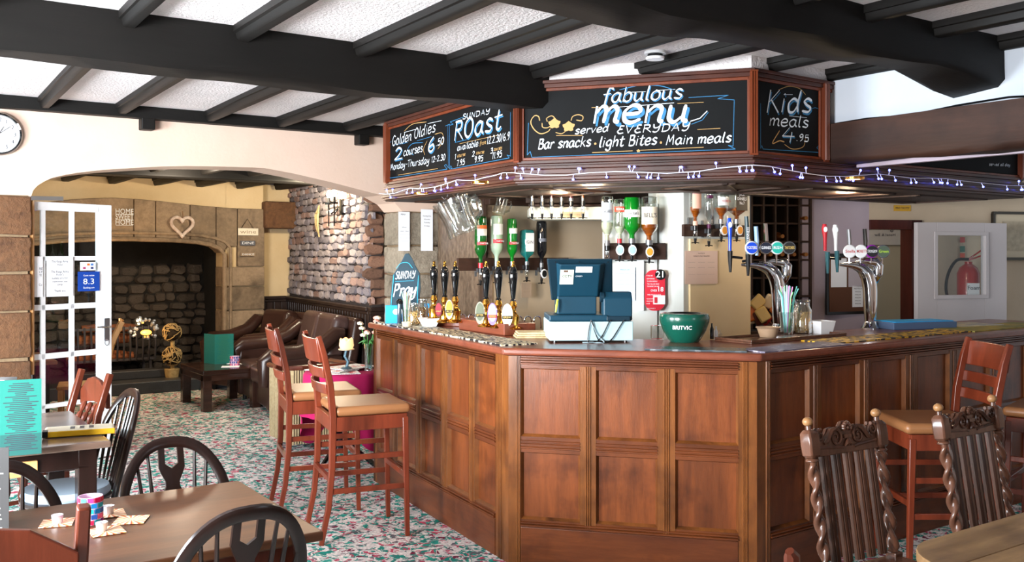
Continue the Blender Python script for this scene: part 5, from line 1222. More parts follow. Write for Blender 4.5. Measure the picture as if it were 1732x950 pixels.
# ---------------------------------------------------------------- things on the left tables
def tri_menu(label, loc, rz, m_out, h=.30, w_=.11, text=None, th=.0015, ink=None, lower=None):
    t = thing('menu_card', label, 'menu', loc, rz)
    for k, (a, ln) in enumerate(((0, w_), (radians(112), w_))):
        b = MB(); b.M = Matrix.Rotation(a, 4, 'Z'); b.box(0, ln, -th, 0, 0, h); b.build('panel', m_out, t, 0, 0)
        if lower:
            b = MB(); b.M = Matrix.Rotation(a, 4, 'Z'); b.box(0, ln, -th-.0006, -th, 0, h*.28); b.build('dark_band', lower, t, 0, 0)
    b = MB()
    random.seed(3)
    for i in range(36):
        z = h*(.95-.9*i/36); l = random.uniform(.25, .85)*w_; b.box(w_/2-l/2, w_/2+l/2, -th-.0012, -th-.0007, z-.0016, z+.0016)
    b.build('printed_lines', ink or INK, t, 0, 0)
    return t
TEAL = mat('teal_card', '0b6e64', .7); DTEAL = mat('dark_teal_band', '14524e', .5); DKC = mat('black_card', '1c1e20', .45)
p = at(66, 740, 4.02); tri_menu('tall teal menu card standing on the left table', (p.x-.135, p.y-.055, .762), radians(26), TEAL, .315, .155, lower=DTEAL)
p = at(16, 880, 2.6); q_ = gnd(14, 905, .76)
tri_menu('tall black menu card cut by the left edge on the near table', (q_.x-.2, q_.y-.02, .762), radians(8), DKC, .26, .20, ink=mat('pale_print', 'b8bcb8', .6))
q2_ = gnd(8, 760, .76); tri_menu('black menu card behind the teal menu at the left edge', (q2_.x-.16, q2_.y+.06, .762), radians(10), DKC, .30, .17, ink=mat('pale_print', ''))
# bar towel
p = gnd(125, 737, .762); o = thing('bar_towel', 'folded yellow and white bar towel on the dark worn table', 'towel', (p.x, p.y+.06, .762), ANG-.2)
b = MB().box(-.15, .15, -.07, .07, 0, .03); b.build('cloth', mat('towel_cream', 'e8dfc8', .95, bump=.4, bscale=200), o, .012, 35, seg=3)
MB().box(-.152, .152, -.073, -.066, .002, .028).build('yellow_edge', mat('towel_yellow', 'd8a818', .9), o, .004); MB().box(-.155, -.13, -.075, -.02, .003, .031).build('black_hem', BLK, o, .003)
for x in (-.04, .0, .04): MB().box(x, x+.02, -.03, .03, .0302, .0315).build('black_print', BLK, o, 0, 0)
# coasters, tealights, mosaic candle holder
CO = NT('coaster_print'); v_ = CO.coords(); gx = CO.n('ShaderNodeTexGradient'); gx.gradient_type = 'RADIAL'; CO.l(v_, gx.inputs[0]); mu = CO.n('ShaderNodeMath'); mu.operation = 'MULTIPLY'; mu.inputs[1].default_value = 16; CO.l(gx.outputs[1], mu.inputs[0]); fr2 = CO.n('ShaderNodeMath'); fr2.operation = 'FRACT'; CO.l(mu.outputs[0], fr2.inputs[0])
CO.l(CO.ramp(fr2.outputs[0], [(0, 'f0dcc0'), (.45, 'c8502c'), (.75, 'e8b070')], 'CONSTANT'), CO.b.inputs[0]); CO = CO.m
for i, (px, py, rz, lab) in enumerate(((97, 884, .3, 'left of the mosaic candle holder'), (185, 869, .5, 'behind the mosaic candle holder'), (222, 879, .15, 'farthest right on the near table'), (180, 898, .6, 'in front of the mosaic candle holder'))):
    p = gnd(px, py, .762); o = MB().box(-.047, .047, -.047, .047, 0, .002).build('coaster', CO, smooth=0); o.location = p; o.rotation_euler.z = rz; tag(o, 'square beer mat with orange sunburst '+lab, 'coaster')
TL = mat('tealight_cup', 'd8d8dc', .3, .6)
for px, py, lab in ((97, 884, 'left of the mosaic candle holder'), (184, 868, 'behind the mosaic candle holder'), (172, 897, 'in front of the mosaic candle holder')):
    p = gnd(px, py, .7645); t = thing('tealight', 'small silver tealight cup '+lab, 'tealight', p)
    MB().lathe([(0, 0), (.014, 0), (.018, .026), (.016, .026), (.013, .006), (0, .006)], 18).build('cup', TL, t); MB().lathe([(0, .006), (.013, .006), (.014, .016), (0, .016)], 14).build('wax', WHITE, t)
def mosaic(label, loc, R_=.033, H_=.075, glow=2.0, rows=5, n=11):
    t = thing('mosaic_candle_holder', label, 'candle holder', loc)
    MB().lathe([(0, 0), (R_, 0), (R_, H_), (R_*.93, H_), (R_*.93, .004), (0, .004)], 22).build('glass_cup', mat('frosted_glass', 'd8b8d0', .3, trans=0), t)
    cols = [mat('mosaic_'+c, c, .15) for c in ('d01850', '1878b8', '7a1878', 'e03878', '184a98', '1898a8', 'b01838')]
    tile = {}
    for c in cols:
        a = pi/n*.86; b = MB(); b.add([(R_*1.0*cos(s_*a)+dx, R_*sin(s_*a), z) for dx in (0, .0022) for s_ in (-1, 1) for z in (-H_/rows*.42, H_/rows*.42)], [(0,1,3,2),(4,6,7,5),(0,4,5,1),(2,3,7,6),(1,5,7,3),(0,2,6,4)]); me = b.mesh('tile', 0); me.materials.append(c); tile[c] = me
    for j in range(rows):
        for i in range(n):
            o = bpy.data.objects.new('tile', tile[random.choice(cols)]); COL.objects.link(o); o.parent = t; o.location = (0, 0, H_*(j+.5)/rows); o.rotation_euler.z = 2*pi*(i+.5*(j % 2))/n
    return t
p = gnd(153, 884, .762); mosaic('mosaic glass candle holder in red, blue and purple on the near table', p, .036, .085)
p = at(363, 607, 9.9); pz = pmat(t3) @ Vector((.12, -.12, .42)); mosaic('small pink and blue mosaic candle holder on the coffee table', pz, .05, .1, rows=4, n=8)
q_ = pmat(t3) @ Vector((-.02, .12, .42)); tri_menu('open teal menu card standing on the low coffee table', q_, ANG-.1, mat('teal_card', ''), .32, .2, ink=mat('teal_print', '2a7a5c', .6))
for i, (x, y, r) in enumerate(((.05, -.2, .2), (.2, .05, -.2))):
    q_ = pmat(t3) @ Vector((x, y, .42)); o = MB().box(-.09, .09, -.06, .06, 0, .004).build('leaflet', PAPER, smooth=0); o.location = q_; o.rotation_euler.z = r; tag(o, ['white leaflet under the mosaic holder on the coffee table', 'white leaflet at the right of the coffee table'][i], 'leaflet')
# second table behind the glass door (seen through panes)
t4 = table('dining_table', 'old wooden table standing behind the glazed door', -.75, .30, .75, 1.6, .74, wood('old_table_top', '7a5a44', 'a07c60', '563c2c', 'x', .3, .8), CHW)
pz = pmat(t4) @ Vector((.25, -.25, .74)); mosaic('mosaic candle holder seen through the glazed door', pz, .05, .1, rows=4, n=8)
# ---------------------------------------------------------------- bar wall fittings
CLR = GLASS
def rail(name, label, x0, y0, x1, y1, face, m=UN, n=0.03, d=.025):
    ta, za = face.hit(x0, y0); tb, zb = face.hit(x1, y1); zb2 = face.hit((x0+x1)/2, y1)[1]; za2 = face.hit((x0+x1)/2, y0)[1]
    o = MB().box(ta, tb, -n, -n+d, zb2, za2).build(name, m, bev=.003, smooth=0); o.matrix_world = face.mat(); return tag(o, label, 'rail')
G1F = Face((RM(0, -1.74).x, RM(0, -1.74).y), (U.x, U.y))
rail('optic_rail', 'dark wooden rail carrying the left group of upturned bottles', 775, 436, 962, 457, G1F, n=0)
G2F = Face((at(1112, 0, 6.70).x, 6.70), (1, -.03))
mb = MB(); ta = G2F.hit(1020, 0)[0]; zt_ = G2F.hit(1060, 344)[1]
o = MB().box(ta, 0, .02, .06, 0, zt_).build('column_return', COLW, cm, smooth=0); o.matrix_local = G2F.mat()
rail('optic_rail', 'dark wooden rail carrying the four large upturned bottles', 1022, 411, 1126, 439, G2F, n=.01)
G3F = Face((CF.pt(0, .03).x, CF.pt(0, .03).y), CF.d)
rail('optic_rail', 'dark wooden rail on the cream column under the whiskey bottles', 1155, 380, 1258, 400, G3F, n=.01)
BOTM = {}
def inv_bottle(label, px, y0, y1, face, wpx, m, bands=(), liquid=None, square=False, dial=None, nx=.075, tbar=True, ylow=None, neckm=None, group=None, cat='bottle'):
    """upturned bottle in an optic; y0 top, y1 mouth (pixels)"""
    t0, z1 = face.hit(px, y0); _, z0 = face.hit(px, y1); H_ = z1-z0; p = face.pt(t0, nx, z0)
    k = p.y/face.pt(t0, 0).y; z0 = HC-(y1-HY)/FP*p.y; z1 = HC-(y0-HY)/FP*p.y; H_ = z1-z0
    p = Vector(((px-CX)/FP*p.y, p.y, z0)); R_ = wpx/2/FP*p.y
    t = thing('upturned_bottle', label, cat, p, face.ang, group)
    nr = R_*.33; seg = 4 if square else 20
    prof = [(0, 0), (nr, 0), (nr, H_*.18), (nr*1.3, H_*.22), (R_*.86, H_*.30), (R_, H_*.36), (R_, H_*.93), (R_*.9, H_*.985), (R_*.6, H_), (0, H_*.985)]
    b = MB()
    if square: b.M = Matrix.Rotation(pi/4, 4, 'Z'); f = 1.35; prof = [(r*(f if r > nr*1.2 else 1), z) for r, z in prof]
    b.lathe(prof, seg if not square else 4); b.build('glass_body', m, t, .006 if square else 0, 40)
    if liquid:
        lm, fr_ = liquid; pl = [(0, .003), (nr*.85, .003), (nr*.85, H_*.18), (R_*.8, H_*.31), (R_*.93, H_*.37), (R_*.93, H_*fr_), (0, H_*fr_)]
        b = MB(); 
        if square: b.M = Matrix.Rotation(pi/4, 4, 'Z'); pl = [(r*(1.35 if r > nr*1.2 else 1), z) for r, z in pl]
        b.lathe(pl, 4 if square else 18); b.build('liquid', lm, t, 0, 40)
    MB().lathe([(0, -.0), (nr*1.25, -.0), (nr*1.25, H_*.1), (nr, H_*.1)], 14).build('neck_foil', neckm or GREYM, t)
    for (f0, f1, bm, txt, ts, im) in bands:
        if square: MB().box(-R_*.9, R_*.9, -R_*.985, -R_*.955, H_*f0, H_*f1).build('label', bm, t, 0, 0); yy = -R_*.99
        else:
            b = MB(); n = 12; vs = []; 
            for i in range(n+1): a = -pi/2+(i/n-.5)*2.3; vs += [(R_*1.015*cos(a), R_*1.015*sin(a), H_*f0), (R_*1.015*cos(a), R_*1.015*sin(a), H_*f1)]
            b.add(vs, [(2*i, 2*i+2, 2*i+3, 2*i+1) for i in range(n)]); b.build('label', bm, t); yy = -R_*1.03
        if txt: words_(txt, ts*H_, im or INK, t, pmat(t) @ Matrix.Translation((0, yy, H_*(f0+f1)/2)), squash=R_*1.45)
    # optic below the bottle
    q = thing('optic', 'spirit optic holding the '+label.split(',')[0].replace('upturned ', ''), 'optic', (p.x, p.y, z0-.003), face.ang)
    MB().lathe([(0, -.035), (.012, -.035), (.017, -.03), (.017, 0), (0, 0)], 14).build('collar', BLK, q)
    MB().lathe([(0, -.085), (.012, -.085), (.016, -.078), (.016, -.036), (0, -.036)], 14).build('measure', CLR if not dial else STEEL, q)
    MB().lathe([(0, -.125), (.005, -.125), (.010, -.10), (.011, -.086), (0, -.086)], 10).build('spout', BLK, q)
    MB().box(-.006, .006, .01, nx, -.03, .0).box(-.008, .008, nx-.012, nx, -.06, .06).build('bracket', GREYM, q, 0, 0)
    if tbar: MB().tube([(-.032, 0, -.118), (0, -.006, -.115), (.032, 0, -.118)], .0035, 5).build('push_bar', BLK, q)
    if dial:
        b = MB(); b.M = Matrix.Translation((0, -.03, -.045)) @ Matrix.Rotation(pi/2, 4, 'X') ; b.lathe([(0, 0), (.028, 0), (.028, .006), (0, .006)], 24, sy=1.25); b.build('round_badge', WHITE, q)
        b = MB(); b.M = Matrix.Translation((0, -.037, -.045)) @ Matrix.Rotation(pi/2, 4, 'X') ; b.lathe([(0, 0), (.021, 0), (.021, .003), (0, .003)], 20, sy=1.25); b.build('badge_print', dial, q)
    return t
CR = mat('cream_label', 'e8e0cc', .6); WL = mat('white_label', 'e4e8ea', .6); BKL = mat('black_label', '101112', .5); WPR = mat('white_print', '')
AMB = mat('amber_whisky', '9a4c10', .1, coat=.5); PGL = mat('pale_green_glass', '9ab49a', .08, col2='b4c8b4', coat=1); TG = mat('teal_glass', '1a6e6a', .08, coat=1); DKG = mat('near_black_glass', '0b0d12', .06, coat=1); DG = mat('deep_green_glass', '0a5a1c', .06, col2='0a3c14', coat=1)
VG = mat('vivid_green_glass', '0a7a20', .06, col2='086418', coat=1, emit=0); CG = glass('bottle_clear_glass', (.9, .94, .93), .22); REDF = mat('red_foil', 'b8202c', .3); ORG = mat('amber_badge', 'd8902c', .4); BLB = mat('ice_blue_badge', '9ab8cc', .3); PUR = mat('purple_band', '5a1c4c', .4); PCH = mat('peach_label', 'e0b09c', .6); MAROON = mat('maroon_liquid', '3a0a10', .2); RW_ = mat('dark_red_wine', '4a0c14', .15, coat=.5)
inv_bottle('upturned dark green vermouth bottle, first from the left', 813, 365, 453, G1F, 21, DG, [(.62, .75, WL, '', 0, None), (.75, .82, mat('orange_label', 'd86a2c', .5), '', 0, None), (.44, .5, RED, 'MARTINI', .05, WPR)], neckm=REDF)
inv_bottle('upturned pale green vermouth bottle, second from the left', 840, 364, 450, G1F, 21, PGL, [(.62, .83, WL, '', 0, None), (.45, .53, RED, 'MARTINI', .05, WPR)])
inv_bottle('upturned bright green vermouth bottle, third from the left', 866, 369, 450, G1F, 18, VG, [(.68, .79, WL, '', 0, None), (.45, .51, RED, 'MARTINI', .05, WPR)])
inv_bottle('upturned square teal gin bottle, fourth from the left', 891, 388, 448, G1F, 19, TG, [(.38, .9, WL, 'GIN', .12, INK)], square=True)
inv_bottle('upturned black bottle, fifth from the left beside the till', 916, 373, 452, G1F, 18, DKG, [(.55, .62, mat('grey_label', '6a6e78', .5), '', 0, None)], dial=BLK)
inv_bottle('upturned clear rum bottle labelled BACARDI above the till', 1027, 331, 415, G2F, 21, CG, [(.50, .86, mat('silver_label', 'b4bec8', .4), 'BACARDI', .09, INK)], (mat('pale_liquid', 'c8ccb4', .1), .46))
inv_bottle('upturned nearly empty clear vodka bottle with red label', 1048, 336, 411, G2F, 19, CG, [(.70, .82, mat('vermilion_label', 'd8482c', .5), 'VODKA', .08, WPR)], (mat('pale_liquid', ''), .36), dial=BLB, neckm=REDF)
inv_bottle('upturned vivid green gin bottle with white band', 1069, 333, 411, G2F, 28, VG, [(.56, .72, WL, "Gordon's", .10, INK)], dial=BLB)
inv_bottle('upturned amber whisky bottle with cream label ending in LLS', 1098, 332, 414, G2F, 29, CG, [(.42, .78, CR, "BELL'S", .13, INK)], (AMB, .58), dial=ORG)
inv_bottle('upturned clear bottle with purple band on the cream column', 1176, 307, 381, G3F, 20, CG, [(.38, .72, PCH, '', 0, None), (.72, .8, PUR, '', 0, None)], (AMB, .42), neckm=PCH)
inv_bottle('upturned empty clear bottle with dark foil, second on the cream column', 1199, 316, 386, G3F, 15, CG, [(.72, .80, PUR, '', 0, None)], None, neckm=PUR)
inv_bottle('upturned clear bourbon bottle with white label, third on the cream column', 1220, 306, 378, G3F, 25, CG, [(.42, .62, WL, 'BOURBON', .08, RED), (.80, .86, RED, '', 0, None)], (AMB, .36), dial=ORG, nx=.11)
inv_bottle('upturned square whiskey bottle with black label, rightmost on the column', 1246, 306, 378, G3F, 27, CG, [(.30, .84, BKL, "JACK\nDANIELS\nNo.7", .1, WPR)], (AMB, .30), square=True, dial=ORG, nx=.11)
# white shelf with upturned miniature liqueurs
SF = Face((at(895, 0, 6.95).x, 6.95), (1, .03))
s0, s1_ = 0, SF.hit(1024, 0)[0]; za, zb = SF.hit(960, 349)[1], SF.hit(960, 371)[1]
sh = thing('optic_shelf', 'white wall shelf above the till carrying a row of liqueur optics', 'shelf', SF.pt(0, 0, zb), SF.ang)
hh_ = za-zb
b = MB(); b.prism([(s0, hh_*.3), (s0+.05, 0), (s1_, 0), (s1_, hh_), (s0, hh_*.9)], 0, .3); b.build('shelf_board', mat('shelf_white', 'd8d4c4', .6), sh, .006, 0)
MB().box(s0, s1_, .06, .08, hh_, hh_+.02).box(s0-.02, s1_, .10, .12, hh_+.03, hh_+.11).build('dark_rail', UN, sh, .003, 0)
MB().box(.24, .40, -.004, 0, hh_*.15, hh_*.6).build('label_strip', mat('beige_strip', 'b8a888', .7), sh, 0, 0)
words_('DRINKS LICENCE', .02, mat('tan_print', ''), sh, pmat(sh) @ Matrix.Translation((.32, -.006, hh_*.37)), squash=.14)
for i, (px, mm, lb, nm) in enumerate(((900, DKG, mat('slate_label', '5a6478', .5), 'slate'), (917, DKG, mat('orange_label', ''), 'orange'), (933, MAROON, mat('orange_label', ''), 'maroon'), (950, DKG, CR, 'cream'), (966, MAROON, mat('scarlet_label', 'e0341c', .5), 'scarlet oval'), (986, AMB, CR, 'amber and cream'))):
    inv_bottle('upturned liqueur bottle with %s label on the white shelf' % nm, px, 290, 340, Face((SF.pt(0, .06).x, SF.pt(0, .06).y), SF.d), 20 if px == 966 else 12, mm, [(.3, .6, lb, 'TIA' if px == 966 else '', .16, WPR)], nx=.05, tbar=True)
# hanging jugs and glass tankards
JG = glass('jug_glass', (.96, .98, .98), .09, .07)
def mug(label, p, s, tilt, rz, jug=False):
    t = thing('glass_jug' if jug else 'glass_tankard', label, 'jug' if jug else 'glass', p, rz)
    b = MB(); b.M = Matrix.Rotation(tilt, 4, 'Y'); r = .36*s
    b.lathe([(0, -s), (r*1.05, -s), (r*1.1, -s*.94), (r*.92, -s*.5), (r*1.02, -.02*s), (r*.96, -.02*s), (r*.86, -s*.5), (r*1.0, -s*.9), (0, -s*.92)], 32); b.build('glass_body', JG, t)
    b = MB(); b.M = Matrix.Rotation(tilt, 4, 'Y'); b.tube([(r*.95, 0, -s*.12), (r*1.5, 0, -s*.12), (r*1.75, 0, -s*.35), (r*1.6, 0, -s*.65), (r*.95, 0, -s*.8)], .06*s, 8); b.build('handle', CG, t)
    MB().tube([(.02, 0, .05), (.02, 0, .02), (.0, 0, 0), (-.02, 0, .02)], .003, 5).build('hook', STEEL, t)
    return t
mug('large clear glass jug hanging under the canopy, leftmost', at(752, 337, 6.7), .27, -.5, 0, True)
mug('second clear glass jug hanging tilted beside the leftmost jug', at(770, 333, 6.55), .25, -.35, .4, True)
mug('glass tankard hanging between the jugs and the green bottles', at(797, 330, 6.8), .14, .35, .3)
mug('small glass tankard hanging alone above the pale green bottle', at(851, 334, 6.9), .12, .3, .2)
# signs and papers
notice('notice', 'blue and white drinks table sheet behind the till', G2F, 1040, 452, 1074, 508, mat('pale_blue_sheet', 'c4d8ec', .8), [('PRICE LIST', 0, .93, .05, .5), ('------ --- ---', 0, .82, .05, .9), ('------ --- ---', 0, .72, .05, .9), ('------ --- ---', 0, .62, .05, .9), ('------ --- ---', 0, .5, .05, .9), ('------ --- ---', 0, .4, .05, .9), ('------ --- ---', 0, .3, .05, .9)], .02, inkm=mat('blue_ink', '4878a8', .7))
notice('notice', 'plain white sheet hanging beside the blue drinks sheet', G2F, 1076, 440, 1088, 525, PAPER, [], .02)
ts = G2F.hit(1107, 490); q = thing('age_sign', 'red rounded sign reading 21 and OVER 18 below the amber bottle', 'sign', G2F.pt(ts[0], .026, ts[1]), G2F.ang)
k_ = 6.7/FP; RS = mat('sign_red', 'c81e34', .5)
b = MB(); b.prism(rrect(-17*k_, 17*k_, -35*k_, 34*k_, 15*k_), 0, .003); b.build('board', RS, q, 0, 0)
b = MB(); b.M = Matrix.Translation((9*k_, -.004, 26*k_)) @ Matrix.Rotation(pi/2, 4, 'X'); b.lathe([(0, 0), (9*k_, 0), (9*k_, .003), (0, .003)], 24); b.build('black_disc', BLK, q)
words_('21', 15*k_, WPR, q, pmat(q) @ Matrix.Translation((9*k_, -.009, 26*k_)), bold=.0006)
for i, (txt, z, sz_, w_) in enumerate((('IF YOU ARE', 24, 3, .35), ('LUCKY ENOUGH', 19, 3, .45), ('TO LOOK UNDER 21', 14.5, 3, .6), ('YOU WILL BE ASKED', 10, 3, .7), ('TO PROVE YOU ARE', 6, 3, .7), ('OVER', -1, 5.5, .36), ('WHEN YOU BUY ALCOHOL', -8, 3, .8), ('PLEASE SHOW', -15, 2.4, .4), ('PROOF OF', -19, 2.4, .35), ('AGE', -23, 2.4, .2), ('CHALLENGE 21', -31, 2.4, .5))):
    words_(txt, sz_*k_, WPR, q, pmat(q) @ Matrix.Translation(((-15+17*w_ if i != 5 else -2)*k_, -.005, z*k_)), squash=34*k_*w_*.85)
words_('18', 11*k_, WPR, q, pmat(q) @ Matrix.Translation((9*k_, -.005, 1*k_)), bold=.0004)
MB().box(-3*k_, 17*k_, -.004, -.001, -24*k_, -9*k_).build('id_card', WL, q, 0, 0); MB().box(-1*k_, 4*k_, -.006, -.004, -22*k_, -12*k_).build('card_photo', RED, q, 0, 0)
notice('notice', 'faded notice sheet with three columns on the cream column', CF, 1154, 424, 1209, 480, mat('pinkish_paper', 'dcc0b0', .8), [('NOTICE', 0, .92, .05, .2), ('WEIGHTS AND MEASURES', 0, .84, .05, .5), ('-------', -.3, .66, .05, .2), ('-------', 0, .66, .05, .2), ('-------', .3, .66, .05, .2), ('-------', -.3, .5, .05, .2), ('-------', 0, .5, .05, .2), ('-------', .3, .5, .05, .2), ('-------', -.3, .3, .05, .2), ('------------', 0, .3, .05, .3), ('-------', .3, .3, .05, .2)], .03, inkm=mat('brown_ink', '6a5a58', .8))
notice('notice', 'faint brown sheet stuck on the tan wall left of the till', G1F, 881, 478, 898, 503, mat('tan_sheet', 'a08c78', .8), [('-----', 0, .6, .1, .6), ('-----', 0, .4, .1, .6)], .004, inkm=mat('brown_ink', ''))
# ---------------------------------------------------------------- hand pumps
def on(px, py): return gnd(px, py, CTZ)
def pump_box(label, x0, y0, x1, y1, dep, h, rz):
    a, b = on(x0, y0), on(x1, y1); d = (b-a); L = d.length; rz = atan2(d.y, d.x)
    t = thing('pump_plinth', label, 'plinth', a, rz)
    MB().prism([(0, 0), (L, 0), (L, h), (.03, h), (.0, h*.8)], 0, dep).build('box', TOPW, t, .005, 0); return t
pump_box('dark red wooden plinth under the three right-hand pumps', 776, 557, 853, 568, .22, .07, 0)
pump_box('dark red wooden plinth under the three left-hand pumps', 737, 551, 800, 553, .2, .06, 0)
def handpump(label, px, ytop, ybase, Y, clip=None):
    z0 = HC-(ybase-HY)/FP*Y; z1 = HC-(ytop-HY)/FP*Y; H_ = z1-z0; t = thing('hand_pump', label, 'beer pump', ((px-CX)/FP*Y, Y, z0), 0)
    MB().lathe([(0, 0), (.052, 0), (.054, .008), (.036, .018), (.033, .03), (.036, .06), (.038, .075), (.030, .085), (.018, .10), (.016, .12), (.024, .135), (.022, .15), (.015, .165), (.015, .17)], 24).build('brass_body', BRASS, t)
    hb = .165; L = H_-hb-.035; k = L/.22
    MB().lathe([(0, hb-.002), (.017, hb), (.018, hb+.006), (.012, hb+.014*k), (.014, hb+.03*k), (.020, hb+.09*k), (.0265, hb+.15*k), (.0265, hb+.18*k), (.020, hb+.205*k), (.013, hb+.22*k), (0, hb+.22*k)], 20).build('handle', GBLK, t)
    MB().lathe([(0, H_-.036), (.012, H_-.036), (.013, H_-.028), (.007, H_-.022), (.009, H_-.01), (.005, H_-.002), (0, H_)], 14).build('brass_tip', BRASS, t)
    if clip:
        m1, m2, txt, tc_, (w_, h_) = clip; c = Vector((-.035, -.052, .085)); b = MB(); b.M = Matrix.Translation(c)
        b.prism([(w_*cos(a), h_*sin(a)) for a in [2*pi*i/24 for i in range(24)]], 0, .006); pcl = b.build('pump_clip', m1, t, 0, 0)
        b = MB(); b.M = Matrix.Translation(c+Vector((0, -.002, .1*h_))); b.prism([(w_*.78*cos(a), h_*.78*sin(a)) for a in [2*pi*i/24 for i in range(24)]], 0, .002); b.build('clip_print', m2, pcl, 0, 0)
        b = MB(); b.M = Matrix.Translation(c+Vector((0, -.004, -.2*h_))); b.box(-w_*.9, w_*.9, 0, .002, -h_*.14, h_*.14); b.build('clip_band', tc_, pcl, 0, 0)
        words_(txt, h_*.26, mat('gold_print', 'e0c070', .4), pcl, Matrix.Translation(c+Vector((0, -.006, -.2*h_))), squash=w_*1.4)
    return t
MAR = mat('maroon_clip', '6a1020', .4); GRY = mat('silver_clip', 'a8a898', .35, .4); YG = mat('gold_clip', 'b09038', .4); CRM = mat('cream_clip', 'd8d4bc', .5)
handpump('black handled brass hand pump, first of the left three', 734, 441, 541, 6.35)
handpump('black handled brass hand pump, second of the left three with red clip', 752, 441, 545, 6.2, (MAR, RED, 'ALE', MAR, (.022, .045)))
handpump('black handled brass hand pump, third of the left three with gold clip', 770, 441, 545, 6.1, (GRY, YG, 'ALE', BLK, (.026, .062)))
handpump('black handled brass hand pump, first of the right three with silver oval clip', 822, 441, 552, 5.78, (GRY, mat('grey_green_clip', '6c7460', .4), 'BITTER', BLK, (.029, .068)))
handpump('black handled brass hand pump, second of the right three with red and violet clip', 843, 441, 554, 5.74, (mat('violet_clip', '8c7ac8', .5), WL, 'HEINEKEN', RED, (.029, .066)))
handpump('black handled brass hand pump, third of the right three with cream round clip', 868, 441, 556, 5.70, (CRM, WL, 'BREW', BLK, (.033, .068)))
for i, (px, Y) in enumerate(((783, 6.4), (798, 6.4), (878, 6.2), (893, 6.2), (909, 6.2))):
    p = at(px, 547, Y); p.z = CTZ; r = .022
    t = tag(MB().tube([(p.x-r, p.y, p.z)]+[(p.x+r*-cos(a), p.y, p.z+.055+r*1.1*sin(a)) for a in [pi*j/8 for j in range(9)]]+[(p.x+r, p.y, p.z)], .0045, 6).build('swan_spout', STEEL), ['chrome spout loop left of the right hand pumps, first', 'chrome spout loop left of the right hand pumps, second', 'chrome spout loop right of the cream pump clip, first', 'chrome spout loop right of the cream pump clip, second', 'chrome spout loop nearest the till'][i], 'spout')
# ---------------------------------------------------------------- chrome beer fonts
def font(label, px, Y, handles, badges, hx=(), s=1.0):
    kx = Y/FP; x0 = (px-CX)*kx; t = thing('beer_font', label, 'beer tap', (x0, Y, CTZ), 0)
    X = lambda q: (q-px)*kx; Z = lambda y: HC-(y-HY)*kx-CTZ
    H_ = Z(445)
    MB().lathe([(0, 0), (.058, 0), (.058, .006), (.045, .02), (.034, .05), (.032, .07)], 28).build('base', STEEL, t)
    pts = [(0, 0, .03), (0, 0, .1), (0, 0, .18), (-.004, 0, .25), (-.02, 0, .31), (-.055, 0, .352), (-.11, 0, .372), (-.17, 0, .378), (-.22, 0, .378)]
    sc_ = (H_-.01)/.378; pts = [(x, y, z*sc_) for x, y, z in pts]; L = hx[0]; pts = [(x*(L/.22), y, z) for x, y, z in pts]
    pts = [tuple(q) for q in spline([Vector(p) for p in pts], 4)]
    n = len(pts); MB().tube(pts, [.034+.012*sin(pi*min(1, i/n*1.25))-.028*max(0, i/n-.55)/.45 for i in range(n)], 20).build('swan_neck', STEEL, t, smooth=80)
    MB().tube([(-.11*(L/.22), .0, H_+.0), (-.03, 0, H_+.012), (.03, .0, H_+.008), (.052, 0, H_-.02), (.05, 0, H_-.07), (.02, 0, H_-.15)], [.012, .022, .030, .034, .030, .012], 16).build('cowl', STEEL, t, smooth=80)
    for (q, yt, yb, m, shape, txt) in handles:
        x, zt, zb = X(q), Z(yt), Z(yb); 
        if shape == 'paddle': b = MB().tube([(x, -.03, zb), (x, -.03, zb+(zt-zb)*.45), (x-.003, -.03, zb+(zt-zb)*.8), (x-.004, -.03, zt-.004)], [.010, .012, .020, .012], 12)
        else: b = MB().tube([(x, -.03, zb), (x+.0, -.03, zb+(zt-zb)*.5), (x-.006, -.03, zt)], [.010, .014, .013], 8)
        h = b.build('tap_handle', m, t)
        if txt: words_(txt, .022, WPR, h, Matrix.Translation((x+.002, -.047, (zt+zb)/2)) @ Matrix.Rotation(-pi/2, 4, 'Y'))
        if shape == 'paddle':
            b = MB(); b.M = Matrix.Translation((x-.004, -.05, zb+(zt-zb)*.78)) @ Matrix.Rotation(pi/2, 4, 'X'); b.lathe([(0, 0), (.012, 0), (.012, .003), (0, .003)], 14, sy=1.5); b.build('badge', WHITE, h)
    for q, yb in hx[1]:
        x = X(q); MB().tube([(x, -.03, Z(yb-36)), (x, -.03, Z(yb-22)), (x, -.035, Z(yb-8)), (x, -.035, Z(yb))], [.016, .014, .010, .008], 10).build('tap_spout', BLK if px < 1400 else mat('teal_metal', '3a6a74', .3, .5), t)
        MB().tube([(x, -.03, Z(yb-26)), (-L+.005, -.01, Z(yb-24))], .008, 8).build('connector', BLK, t)
    for q, yb, m1, m2, txt, im in badges:
        x, z = X(q), Z(yb); b = MB(); b.M = Matrix.Translation((x, -.045, z)) @ Matrix.Rotation(pi/2, 4, 'X'); r = 11.2*kx
        b.lathe([(0, -.014), (r*.8, -.014), (r, -.002), (r, .004), (r*.9, .008), (0, .008)], 26); o = b.build('round_badge', m1, t)
        b = MB(); b.M = Matrix.Translation((x, -.0545, z)) @ Matrix.Rotation(pi/2, 4, 'X'); b.lathe([(0, 0), (r*.84, 0), (r*.84, .002), (0, .002)], 24); b.build('badge_print', m2, o)
        words_(txt, r*.62, im, o, Matrix.Translation((x, -.058, z)), squash=r*1.45, bold=.0002)
        MB().bar((x, -.03, Z(445)), (x, -.03, z-r*.5), .008).build('badge_stem', STEEL, t, 0, 0)
    return t
